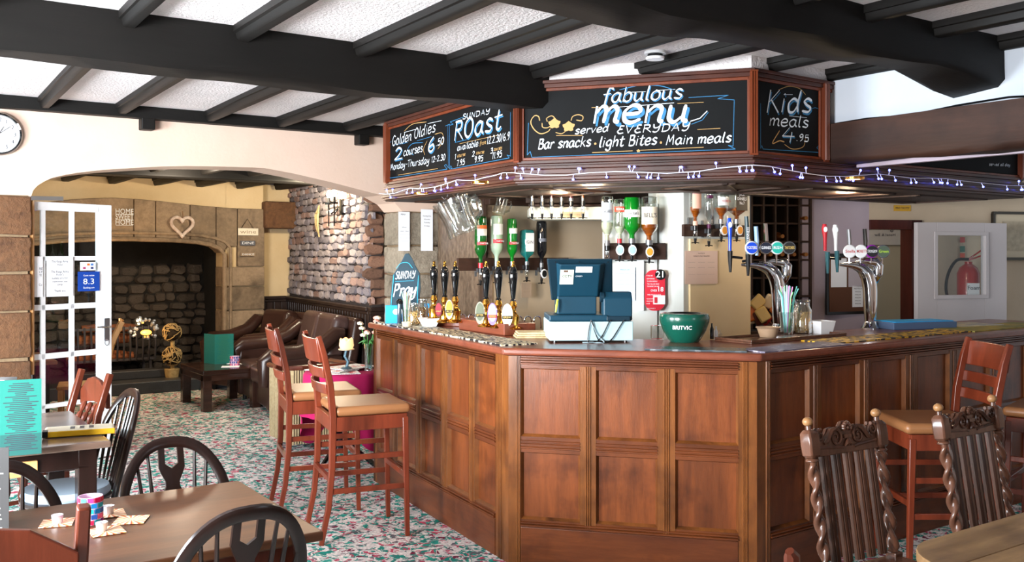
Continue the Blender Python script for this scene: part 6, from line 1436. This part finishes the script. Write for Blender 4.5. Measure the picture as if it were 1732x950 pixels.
B1 = mat('royal_blue', '1848c8', .2, emit=0); TEALB = mat('teal_badge', '1aa898', .3); NAV = mat('dark_navy', '10182c', .3); PURB = mat('purple_badge', '8a1c9c', .3); LIME = mat('lime_print', 'b8e048', .5)
font('chrome swan-neck beer font with blue tap handle, left of the two', 1317, 6.0, [(1233, 368, 424, B1, 'paddle', ''), (1262, 366, 430, mat('teal_black_handle', '1c3c44', .3), 'bar', 'GUINNESS'), (1278, 383, 432, mat('pale_blue_handle', '8cb0d4', .3), 'bar', ''), (1294, 378, 430, STEEL, 'bar', '')],
     [(1268, 419, WHITE, B1, 'FOSTERS', WPR), (1292, 419, STEEL, NAV, 'GUINNESS', WPR), (1311, 419, WHITE, TEALB, 'IRISH', WPR), (1331, 419, GREYM, BLK, 'THATCHERS', mat('gold_print', ''))], (.235, [(1233, 460), (1263, 466)]))
font('chrome swan-neck beer font with red and white tap handles, right of the two', 1472, 6.2, [(1393, 378, 424, RED, 'paddle', ''), (1411, 379, 424, WHITE, 'paddle', ''), (1434, 388, 428, GREYM, 'bar', ''), (1461, 387, 428, GBLK, 'bar', '')],
     [(1433, 425, WHITE, WHITE, 'Stella', RED), (1452, 425, WHITE, WL, 'MORETTI', RED), (1470, 425, PURB, BLK, 'STRONGBOW', WPR), (1489, 425, GREYM, mat('grey_green_badge', '4a5a4c', .4), 'Green', LIME)], (.20, [(1397, 462), (1413, 460)]))
# ---------------------------------------------------------------- till
tp_ = on(930, 580); TB = mat('till_blue_plastic', '0f3b4e', .45, bump=.1, bscale=300); TBD = mat('till_dark_plastic', '0c2a38', .45); TWH = mat('till_drawer_white', 'b4d4dc', .4)
k_ = tp_.y/FP
till = thing('cash_till', 'blue plastic touch-screen till on white cash drawer seen from behind', 'till', tp_, .05)
Xp = lambda q: (q-930)*k_
MB().box(0, Xp(1072), 0, .40, .012, Xp(930+36)).build('cash_drawer', TWH, till, .004, 0)
for x in (.03, Xp(1060)): MB().lathe([(.01, 0), (.01, .014)], 8, (x, .03, 0)).build('foot', BLK, till)
ZZ = lambda y: (580-y)*k_
MB().box(Xp(929), Xp(1030), .01, .34, ZZ(543.5), ZZ(533)).build('till_base', TB, till, .008, 0)
MB().box(Xp(945), Xp(1013), .08, .24, ZZ(533), ZZ(500)).build('screen_stand', TB, till, .006, 0)
b = MB(); zt1, zb1 = ZZ(437), ZZ(509)   # screen: tilted slab, back towards the camera
b.add([(Xp(936), .10, zb1), (Xp(1042), .10, zb1+.03), (Xp(1036), -.02, zt1), (Xp(925), -.02, zt1), (Xp(936), .135, zb1), (Xp(1042), .135, zb1+.03), (Xp(1036), .02, zt1), (Xp(925), .02, zt1)], [(0,1,2,3),(7,6,5,4),(0,4,5,1),(1,5,6,2),(2,6,7,3),(3,7,4,0)])
b.build('screen', TBD, till, .006, 0)
b = MB(); b.add([(Xp(946), .06, ZZ(502)), (Xp(1014), .06, ZZ(502)), (Xp(1014), -.045, ZZ(447)), (Xp(946), -.045, ZZ(447)), (Xp(944), .12, ZZ(504)), (Xp(1022), .12, ZZ(504)), (Xp(1026), -.0, ZZ(444)), (Xp(940), -.0, ZZ(444))], [(0,1,2,3),(7,6,5,4),(0,4,5,1),(1,5,6,2),(2,6,7,3),(3,7,4,0)])
b.build('screen_housing', TB, till, .006, 0)
til = math.atan2(.105, ZZ(447)-ZZ(502))
def onscr(px, py, d=.004):
    f = (ZZ(py)-ZZ(502))/(ZZ(447)-ZZ(502)); return Matrix.Translation((Xp(px), .06-.105*f-d, ZZ(py))) @ Matrix.Rotation(til, 4, 'X')
def scr(name, m, x0, y0, x1, y1, d=.002):
    b = MB(); b.M = onscr((x0+x1)/2, (y0+y1)/2, d); b.box(-(x1-x0)/2*k_, (x1-x0)/2*k_, 0, .0015, -(y1-y0)/2*k_, (y1-y0)/2*k_); return b.build(name, m, till, 0, 0)
scr('cctv_sticker', mat('sticker_cream', 'dce8d4', .6), 947, 454, 970, 483); scr('white_sticker', PAPER, 973, 450, 1001, 461.5)
def tw(txt, px, py, s_, m, d=.0075): words_(txt, s_*k_, m, till, pmat(till) @ onscr(px, py, d))
tw('CCTV', 958.5, 467, 6.5, INK); tw('CASIO', 979, 467, 4.2, WPR); tw('-----------', 958, 474, 3, mat('green_print', '7a9a60', .7)); tw('-----------', 958, 478, 3, mat('green_print', ''))
scr('camera_mark', mat('brown_mark', '6a4a3a', .7), 953, 457, 960, 460, .004)
for q in (939, 979, 1028): b = MB(); b.M = Matrix.Translation((Xp(q), -.021, ZZ(443))) @ Matrix.Rotation(pi/2, 4, 'X'); b.lathe([(0, 0), (.0035, 0), (.0035, .002), (0, .002)], 10); b.build('screw', BLK, till)
b = MB(); b.prism([(.02, ZZ(543)), (.18, ZZ(543)), (.18, ZZ(508)), (.12, ZZ(494)), (.05, ZZ(494)), (.02, ZZ(505))], Xp(1022), Xp(1072), 'x'); b.build('receipt_printer', TB, till, .008, 0)
b = MB(); b.M = Matrix.Translation((0, .05, ZZ(503))) @ Matrix.Rotation(pi/2, 4, 'Y'); b.lathe([(0, Xp(1018)), (.028, Xp(1018)), (.028, Xp(1024)), (0, Xp(1024))], 18); b.build('printer_roll_knob', TBD, till)
MB().box(Xp(1027), Xp(1067), .0, .03, ZZ(543), ZZ(535)).build('cable_panel', TBD, till, .003, 0)
MB().tube([(Xp(945), .06, ZZ(507)), (Xp(943), .05, ZZ(517)), (Xp(941.5), .05, ZZ(529))], [.006, .007, .004], 6).build('yellow_key_tag', mat('key_yellow', 'd8e040', .5), till)
for pts, m in (([(1000, 541), (996, 555), (994, 572), (995, 579), (1010, 577), (1020, 565), (1030, 545), (1034, 541)], BLK), ([(1001, 543), (1006, 560), (1014, 577), (1026, 581), (1036, 572), (1050, 550), (1056, 541)], BLK), ([(1000, 545), (1010, 566), (1022, 580), (1006, 583), (985, 581)], mat('pale_cable', 'a8c0c8', .5))):
    ps = [Vector((Xp(x), -.012, max(.004, ZZ(y)))) for x, y in pts]; MB().tube(spline(ps, 4), .0035, 6).build('cable', m, till)
# ---------------------------------------------------------------- green ice bucket
p = on(1162, 580); k_ = p.y/FP; IB = mat('bucket_green', '0a4a3c', .25, col2='0b5444', coat=.6)
bk = thing('ice_bucket', 'dark green glossy rounded bucket lettered BRITVIC beside the till', 'bucket', (p.x, p.y+.08, CTZ))
R_ = 43*k_; H_ = 50*k_
MB().lathe([(0, 0), (R_*.55, 0), (R_*.64, H_*.08), (R_*.86, H_*.4), (R_*.98, H_*.7), (R_, H_*.86), (R_*.95, H_*.97), (R_*.82, H_), (R_*.66, H_*.99), (R_*.62, H_*.95), (R_*.62, H_*.3), (0, H_*.3)], 48).build('bowl', IB, bk)
MB().lathe([(R_*.55, H_*.93), (R_*.63, H_*.985), (R_*.60, H_*1.0), (R_*.5, H_*.95)], 40).build('inner_rim', BLK, bk)
b = [bpy.context, None]
o_ = words_('BRITVIC', .03, WHITE, bk, None, bold=.0006)
for v__ in o_.data.vertices:   # bend the lettering round the bucket
    x, z = v__.co.x-.035, v__.co.z+H_*.53; rr = R_*(.86+.12*(z/H_-.4)/.3)+.0015; a = -pi/2+x/rr; v__.co = (rr*cos(a), rr*sin(a), z)
# ---------------------------------------------------------------- small things on the counter
def place(name, label, cat, px, py, rz=0): p = on(px, py); return thing(name, label, cat, p, rz)
MARK = BLK
t = place('square_bowl', 'white flared square bowl at the left of the counter', 'bowl', 726, 553, .3)
def sqbowl(t, m, w_=.065, h_=.06, rr=.55, th=.005):
    b = MB(); q = [(-1, -1), (1, -1), (1, 1), (-1, 1)]
    vs = [(x*w_*rr, y*w_*rr, 0) for x, y in q]+[(x*w_, y*w_, h_) for x, y in q]+[(x*(w_-th), y*(w_-th), h_) for x, y in q]+[(x*(w_*rr-th), y*(w_*rr-th), th) for x, y in q]
    fs = [(3,2,1,0), (12,13,14,15)]
    for o in (0, 4, 8):
        for k in range(4): l = (k+1) % 4; fs.append((o+k, o+l, o+4+l, o+4+k))
    b.add(vs, fs); b.build('bowl', m, t, .003, 0)
sqbowl(t, WHITE)
def jar(label, px, py, r, h, fillm, rows=14, rz=0):
    t = place('glass_jar', label, 'jar', px, py, rz)
    MB().lathe([(0, 0), (r, 0), (r*1.02, h*.05), (r*1.02, h*.68), (r*.78, h*.8), (r*.78, h*.92), (r*.74, h*.92), (r*.74, h*.8), (r*.97, h*.66), (r*.97, .004), (0, .004)], 24).build('glass_body', CG, t)
    MB().lathe([(0, h*.93), (r*.8, h*.93), (r*.84, h*.96), (r*.8, h), (0, h)], 22).build('lid', CG, t); MB().tube([(r*.82*cos(a), r*.82*sin(a), h*.92) for a in [i*pi/8 for i in range(16)]], .0022, 5, True).build('wire_clasp', STEEL, t)
    b = MB()
    for k in range(150):
        z = random.uniform(.012, h*.62); a = random.uniform(0, 6.3); rr = r*.86*sqrt(random.uniform(.5, 1)); s_ = random.uniform(.008, .014)
        b.M = Matrix.Translation((rr*cos(a), rr*sin(a), z)) @ Matrix.Rotation(random.uniform(0, 3), 4, (random.random(), random.random(), random.random()+.1)); b.box(-s_, s_, -s_*.7, s_*.7, -.0015, .0015)
    o = b.build('crisps', fillm, t, 0, 0); o['kind'] = 'stuff'
    MB().lathe([(0, .005), (r*.8, .005), (r*.8, h*.6), (0, h*.6)], 14).build('crisp_mass', fillm, t)
CRISP = mat('golden_crisps', 'c89858', .6, col2='e0bc80', scale=60)
jar('clip-top glass jar of biscuits at the left of the counter behind the white bowl', 700, 551, .036, .155, CRISP)
jar('second clip-top jar behind the first at the left of the counter', 715, 546, .038, .17, mat('brown_biscuit', '9a6840', .6, col2='b88450', scale=50))
jar('large clip-top glass jar of crisps on the right tray', 1357, 566, .055, .20, CRISP)
def straws(label, px, py, h, colors, r=.03, n=18, cup=True):
    t = place('straw_holder', label, 'straw holder', px, py)
    MB().lathe([(0, 0), (r, 0), (r*1.25, h*.45), (r*1.2, h*.45), (r*.95, .006), (0, .006)], 20).build('tumbler', CG, t)
    for k in range(n):
        a = random.uniform(0, 6.3); q = random.uniform(.2, 1); b = MB().tube([(r*.5*q*cos(a), r*.5*q*sin(a), .01), (r*1.25*q*cos(a), r*1.25*q*sin(a), h*.75), (r*1.9*q*cos(a), r*1.9*q*sin(a), h*random.uniform(.85, 1))], .0035, 6)
        b.build('straw', random.choice(colors), t)
    return t
SC = [mat('straw_'+c, c, .4) for c in ('a8e0c0', 'f0e0e8', 'e8d0a0', 'c0e8f0')]; SC2 = [mat('straw_'+c, c, .4) for c in ('7ae0d8', 'a0f0a8', 'e8a0e0', 'c8f0f8')]
straws('tumbler of pale paper straws at the left of the counter', 688, 549, .235, SC)
straws('tumbler of bright turquoise, green and pink straws on the right tray', 1331, 568, .29, SC2, .036, 22)
t = place('glass_tube_holder', 'dark glass of black stirrers at the left of the counter', 'holder', 676, 548); MB().lathe([(0, 0), (.018, 0), (.018, .14), (.016, .14), (.016, .004), (0, .004)], 16).build('tube', mat('smoky_glass', '2a3a44', .1, coat=1), t); MB().lathe([(0, .14), (.02, .14), (.024, .16), (.01, .175), (0, .17)], 12).build('stirrer_heads', BLK, t)
t = place('ramekin', 'small cream ramekin in front of the pale straws', 'bowl', 688, 553); MB().lathe([(0, 0), (.026, 0), (.034, .035), (.031, .035), (.024, .006), (0, .006)], 24).build('dish', mat('cream_ceramic', 'dcc8a8', .4), t)
t = place('ramekin', 'brown pottery dish at the left of the right tray', 'bowl', 1299, 573); MB().lathe([(0, 0), (.045, 0), (.062, .05), (.07, .055), (.066, .058), (.056, .05), (.04, .01), (0, .01)], 28).build('dish', mat('brown_pottery', 'b09478', .5), t)
t = place('blue_card', 'bright blue card stand leaning at the left end of the counter', 'card', 664, 548, .1)
MB().box(-.05, .05, 0, .012, 0, .13).build('card', mat('sky_blue_card', '1c9ce0', .4), t, .003, 0); MB().lathe([(0, 0), (.02, 0), (.02, .002), (0, .002)], 14, (0, 0, 0)).build('badge', WHITE, t).matrix_local = Matrix.Translation((.022, -.002, .085)) @ Matrix.Rotation(pi/2, 4, 'X')
p = on(722, 535); t = thing('blue_packet', 'small blue packet behind the left straws and jars', 'packet', (p.x, p.y, CTZ)); MB().box(-.02, .02, 0, .015, 0, .1).build('packet', mat('sky_blue_card', ''), t, .003, 0)
# Sunday roast slate
p = on(655, 546); q_ = on(707, 546); sg = thing('chalk_sign', 'rounded-shoulder dark slate sign chalked SUNDAY at the left end of the bar', 'sign', (p.x+.0, p.y+.05, CTZ), .18)
k_ = 6.7/FP; b = MB(); b.M = Matrix.Rotation(radians(-6), 4, 'X')
sil = [(0, 0), (50, 0), (53, 30), (56, 60), (55, 84), (48, 96), (42, 110), (36, 119), (30, 118), (24, 106), (16, 92), (8, 80), (5, 50)]
b.prism([(x*k_, z*k_) for x, z in sil], 0, .022); b.build('slate', mat('blue_slate', '26404e', .6), sg, .006, 0)
b = MB(); b.M = Matrix.Rotation(radians(-6), 4, 'X'); letter(b, 'SUNDAY', 12*k_, 46*k_, 74*k_, 76*k_, 13*k_, 1.8*k_, -.004); letter(b, 'Pray', 8*k_, 48*k_, 44*k_, 47*k_, 22*k_, 4*k_, -.004); b.build('white_lettering', WHT, sg, 0, 0)
b = MB(); b.M = Matrix.Rotation(radians(-6), 4, 'X'); line2(b, [(14*k_, 92*k_), (22*k_, 101*k_), (34*k_, 102*k_), (42*k_, 93*k_)], 1.2*k_, -.004); poly2(b, [(12*k_, 70*k_), (44*k_, 71*k_)], 1.2*k_, -.004); line2(b, [(52*k_, 80*k_), (50*k_, 40*k_), (50*k_, 4*k_)], 1.2*k_, -.004); line2(b, [(10*k_, 82*k_), (7*k_, 50*k_), (3*k_, 4*k_)], 1.2*k_, -.004); b.build('blue_lettering', mat('cyan_chalk', '38a8c8', .7), sg, 0, 0)
# bar runners and towels
RUN = NT('runner_print'); v_ = RUN.coords((1, 3, 1)); f_ = RUN.noise(v_, 22, 2); RUN.l(RUN.ramp(f_, [(.46, '1c1c1e'), (.5, 'e4dcc4'), (.6, 'b8a878')], 'CONSTANT'), RUN.b.inputs[0]); RUN = RUN.m
RUNY = NT('yellow_runner_print'); v_ = RUNY.coords((1, 3, 1)); f_ = RUNY.noise(v_, 16, 2); RUNY.l(RUNY.ramp(f_, [(.44, '1c1810'), (.5, 'd8a818'), (.62, 'e8c850')], 'CONSTANT'), RUNY.b.inputs[0]); RUNY = RUNY.m
RUNB = NT('blue_grey_runner_print'); v_ = RUNB.coords((1, 3, 1)); f_ = RUNB.noise(v_, 14, 2); RUNB.l(RUNB.ramp(f_, [(.5, '6a6478'), (.62, 'b4b0c0')], 'CONSTANT'), RUNB.b.inputs[0]); RUNB = RUNB.m
def runner(name, label, i, t0, t1, n0, n1, m, th=.006, z=CTZ):
    a, b_ = Vector(K[i]), Vector(K[i+1]); f = Face(a, b_-a); N = 18; vs = []; fs = []
    for k in range(N+1):
        x = t0+(t1-t0)*k/N; w__ = .003*sin(k*1.7)
        vs += [(x, n0+w__, z), (x, n0+w__, z+th+.001*sin(k*2.3)), (x, n1, z+th), (x, n1, z)]
    for k in range(N):
        for j in range(4): l = (j+1) % 4; fs.append((k*4+j, k*4+l, k*4+4+l, k*4+4+j))
    fs += [(3, 2, 1, 0), tuple(N*4+j for j in range(4))]
    o = MB().add(vs, fs).build(name, m, smooth=0); o.matrix_world = f.mat(); return tag(o, label, 'bar runner')
runner('bar_runner', 'black and cream printed bar runner along the left counter edge', 0, .06, 1.15, .03, .24, RUN)
runner('bar_runner', 'second black and cream bar runner towards the first counter corner', 0, 1.0, 2.0, .04, .25, RUN, .008)
runner('bar_runner', 'slate blue printed bar runner at the front right counter corner', 2, .05, .75, .02, .2, RUNB)
runner('bar_runner', 'yellow and black bar runner along the right counter', 2, .72, 2.1, .10, .32, RUNY)
runner('bar_runner', 'grey bar runner in front of the green bucket', 1, .72, 1.22, .06, .22, mat('grey_glass_runner', '4c585e', .25))
runner('bar_runner', 'green and yellow bar runner at the far right of the counter', 2, 2.1, 3.1, .08, .35, mat('olive_runner', '5c6a3c', .6, col2='b09838', scale=12))
p = on(905, 572); t = thing('folded_towels', 'folded cream bar towels left of the till', 'towel', p, .1)
for i in range(3): MB().box(-.11+.006*i, .09-.004*i, -.02, .16, .012*i, .012*(i+1)-.001).build('towel_fold', mat('towel_stripe', 'dcc8a0', .9, col2='b89c70', scale=30), t, .004, 0)
# right tray and things on it
a_ = on(1296, 581); TR = thing('drip_tray', 'flat dark tray under the straws and crisp jar', 'tray', (on(1330, 574).x, on(1330, 574).y+.05, CTZ), RF.ang)
MB().box(-.42, .42, -.12, .14, 0, .01).build('tray_base', CVW, TR, .003, 0)
MB().box(-.42, .42, -.12, -.11, .01, .022).box(-.42, .42, .13, .14, .01, .022).box(-.42, -.41, -.11, .13, .01, .022).box(.41, .42, -.11, .13, .01, .022).build('rim', CVW, TR, .002, 0)
for nm in ('glass_jar.002', 'straw_holder.001', 'ramekin.001'): bpy.data.objects[nm].location.z += .011
t = place('square_bowl', 'white square paper-like bowl on the right tray beside the crisp jar', 'bowl', 1388, 566, .5); sqbowl(t, WHITE, .062, .085, .75)
p = on(1339, 566); t = thing('black_bottle', 'black canister with white circle mark behind the bright straws', 'bottle', (p.x, p.y+.07, CTZ+.011)); MB().lathe([(0, 0), (.03, 0), (.03, .15), (.018, .17), (.018, .2), (.022, .205), (.022, .22), (0, .22)], 20).build('body', GBLK, t); o = MB().lathe([(0, 0), (.017, 0), (.017, .002), (0, .002)], 18).build('white_circle', WHITE, t); o.matrix_local = Matrix.Translation((0, -.0295, .10)) @ Matrix.Rotation(pi/2, 4, 'X')
for i, (px, py, h) in enumerate(((1204, 573, .09), (1211, 574, .075), (1218, 573, .05))):
    t = place('condiment_bottle', ['tall dark sauce bottle right of the green bucket', 'pale small bottle right of the green bucket', 'short cream pot right of the green bucket'][i], 'bottle', px, py); MB().lathe([(0, 0), (.011, 0), (.012, h*.6), (.005, h*.8), (.005, h), (0, h)], 12).build('body', (DKG, WHITE, mat('cream_ceramic', ''))[i], t)
t = place('card_holder', 'clear acrylic block holder left of the green bucket', 'holder', 1113, 573); MB().box(-.035, .035, 0, .05, 0, .075).build('block', glass('acrylic', (.9, .9, .88), .2), t, .002, 0)
# things at the far right of the counter
a, b_ = Vector(K[2]), Vector(K[3]); RFf = Face(a, b_-a)
t_ = RFf.hit(1555, 540)[0]; pp = RFf.pt(t_+.75, -.50, CTZ); t = thing('flat_box', 'flat blue-grey box lying at the back of the right counter', 'box', pp, RFf.ang-.3); MB().box(-.25, .25, -.12, .12, 0, .045).build('box', mat('blue_grey_box', '4a6080', .5), t, .004, 0); MB().box(-.22, .24, -.10, .10, .045, .05).build('blue_card_top', mat('sky_blue_card', ''), t, 0, 0)
pp = RFf.pt(t_+1.25, -.42, CTZ); t = thing('magazine', 'cream magazine lying at the far right of the counter', 'magazine', pp, RFf.ang-.2); MB().box(-.2, .2, -.14, .14, 0, .008).build('cover', mat('cream_magazine', 'd8d0a8', .5, col2='7a8aa0', scale=14), t, .002, 0)
# ---------------------------------------------------------------- passage at the right: notice board, door, extinguisher, picture
def onR(px, py): return RW1.hit(px, py)
nb = thing('notice_board', 'dark framed notice board leaning on the lilac wall', 'notice board', RW1.pt(onR(1424, 530)[0], .05, onR(1424, 531)[1]), RW1.ang+.15)
k_ = 8.1/FP; MB().box(-38*k_, 42*k_, 0, .02, 0, 102*k_).build('frame', BLK, nb, .004, 0); MB().box(-33*k_, 38*k_, -.004, 0, 5*k_, 96*k_).build('cork', mat('brown_cork', '5c3a28', .9), nb, 0, 0)
for i, (x0, x1, z0, z1) in enumerate(((-30, 2, 46, 94), (6, 38, 46, 94), (14, 36, 12, 48))):
    MB().box(x0*k_, x1*k_, -.007, -.004, z0*k_, z1*k_).build('sheet', PAPER if i != 1 else mat('grey_sheet', 'b8b0b8', .8), nb, 0, 0)
for j in range(6): words_('NOTICE' if j == 0 else 'drinks prices', 3.2*k_, INK, nb, pmat(nb) @ Matrix.Translation((25*k_, -.009, (43-5*j)*k_)), squash=(12 if j else 16)*k_)
da, db = at(1552, 0, 7.75), at(1703, 0, 8.0); DFc = Face((da.x, da.y), (db.x-da.x, db.y-da.y)); dw_ = (Vector((db.x, db.y))-Vector((da.x, da.y))).length
dz = DFc.hit(1560, 377)[1]; d3 = thing('passage_door', 'open white door with a square window at the right of the passage', 'door', DFc.pt(0, 0, .005), DFc.ang)
wx0, wx1 = DFc.hit(1585, 0)[0], DFc.hit(1666, 0)[0]; wz1, wz0 = DFc.hit(1620, 399)[1], DFc.hit(1620, 500)[1]
b = MB().box(0, wx0, 0, .045, 0, dz).box(wx1, dw_, 0, .045, 0, dz).box(wx0, wx1, 0, .045, 0, wz0).box(wx0, wx1, 0, .045, wz1, dz); b.build('leaf', mat('off_white_door', 'bcb6b8', .5), d3, .003, 0)
b = MB()
for q in ((wx0-.03, wx1+.03, wz0-.03, wz0), (wx0-.03, wx1+.03, wz1, wz1+.03), (wx0-.03, wx0, wz0, wz1), (wx1, wx1+.03, wz0, wz1)): b.box(q[0], q[1], -.012, 0, q[2], q[3])
b.build('window_bead', mat('off_white_door', ''), d3, .003, 0); MB().box(wx0, wx1, .02, .026, wz0, wz1).build('pane', PANE, d3, 0, 0)
pe = at(1638, 500, 8.12); ez = HC-(506-HY)/FP*8.12
ex = thing('fire_extinguisher', 'red foam fire extinguisher seen through the passage door window', 'fire extinguisher', (pe.x, pe.y, ez-.12), 0); ER = mat('extinguisher_red', 'a81c18', .3, coat=.4)
MB().lathe([(0, 0), (.085, 0), (.09, .02), (.09, .34), (.07, .39), (.03, .42), (.03, .44), (0, .44)], 28).build('cylinder', ER, ex)
MB().box(-.05, .05, -.095, -.07, .1, .26).build('label', PAPER, ex, .002, 0); words_('Foam', .05, INK, ex, pmat(ex) @ Matrix.Translation((0, -.098, .22))); words_('------', .04, RED, ex, pmat(ex) @ Matrix.Translation((0, -.098, .15)))
MB().bar((0, 0, .45), (.12, -.03, .50), .02, .012).bar((0, 0, .46), (.13, -.03, .56), .018, .012).build('lever', ER, ex, .002, 0)
MB().tube(spline([Vector(q) for q in ((0, 0, .46), (-.10, 0, .45), (-.17, 0, .34), (-.19, 0, .2), (-.15, 0, .06))], 5), .013, 8).build('hose', BLK, ex)
o = MB().box(pe.x-.16, pe.x+.16, pe.y-.08, pe.y+.12, 0, ez-.125).build('plinth_shelf', PASS, bev=.004, smooth=0); o.name = 'extinguisher_shelf'; tag(o, 'painted ledge carrying the red extinguisher behind the door', 'ledge')
# safety signs above the extinguisher sit on the passage wall
for i, (y0, y1, c) in enumerate(((401, 410, 'b83a30'), (416, 426, '2a6a58'), (428, 438, 'c84828'))):
    t = notice('safety_sign', ['small red fire sign, top of three seen through the door window', 'small green sign, middle of three seen through the door window', 'small orange-red sign, lowest of three seen through the door window'][i], Face((RW1.pt(0, .015).x, RW1.pt(0, .015).y), RW1.d), 1624, y0, 1632, y1, mat('safety_'+c, c, .5), [], 0, 'sign')
notice('door_sign', 'small yellow sign above the dark passage doorway', RW1, 1511, 347, 1540, 357, mat('yellow_sign', 'c89a28', .5), [('MIND THE STEP', 0, .5, .5, .8)], .006, 'sign')
picture('large silver-framed pale picture on the wall at the right edge', RW1, 1676, 358, 1760, 440, mat('dark_silver_frame', '4a4640', .25, .7), mat('pale_print_paper', 'c8bca4', .8), .03, .025, [(-.3, .35, .2, .8, mat('faded_sketch', 'a89c88', .8, col2='c4b8a0', scale=20))])
# mirrored pub lettering on the glass beyond the doorway
gf = Face((RW1.pt(0, -1.28).x, RW1.pt(0, -1.28).y), RW1.d)
t0g, z0g_ = gf.hit(1500, 384); gs = thing('lettered_window', 'pale window with reversed black lettering beyond the passage doorway', 'window', gf.pt(t0g, .0, gf.hit(1500, 414)[1]), gf.ang)
k_ = 9.6/FP; MB().box(-45*k_, 40*k_, 0, .01, 0, 42*k_).build('frosted_pane', mat('frosted_pane', '9c9a98', .5), gs, 0, 0)
words_('Kings Arms', 16*k_, INK, gs, pmat(gs) @ Matrix.Translation((-2*k_, -.004, 30*k_)) @ Matrix.Diagonal((-1, 1, 1, 1)), squash=66*k_); words_('Hotel & Bar', 6*k_, INK, gs, pmat(gs) @ Matrix.Translation((-4*k_, -.004, 17*k_)) @ Matrix.Diagonal((-1, 1, 1, 1)), squash=40*k_)
# low dark cupboard behind the bar right, basket of crisps packets
pf = at(1300, 550, 7.3); t = thing('snack_basket', 'heap of orange and red snack packets below the wine rack', 'snack packets', (pf.x, pf.y, .72))
MB().box(-.2, .2, -.1, .12, 0, .30).build('basket', DKW, t, .004, 0)
SP = [mat('packet_'+c, c, .35) for c in ('c86418', 'a82018', 'd8b870', '5a2818', 'e0c8a0')]
for k in range(22):
    b = MB(); b.M = Matrix.Translation((random.uniform(-.17, .17), random.uniform(-.1, -.02), .30+random.uniform(0, .26))) @ Matrix.Rotation(random.uniform(-1, 1), 4, 'Y') @ Matrix.Rotation(random.uniform(-.4, .4), 4, 'X'); b.box(-.045, .045, -.015, .015, -.055, .055); b.build('packet', random.choice(SP), t, .012, 35)
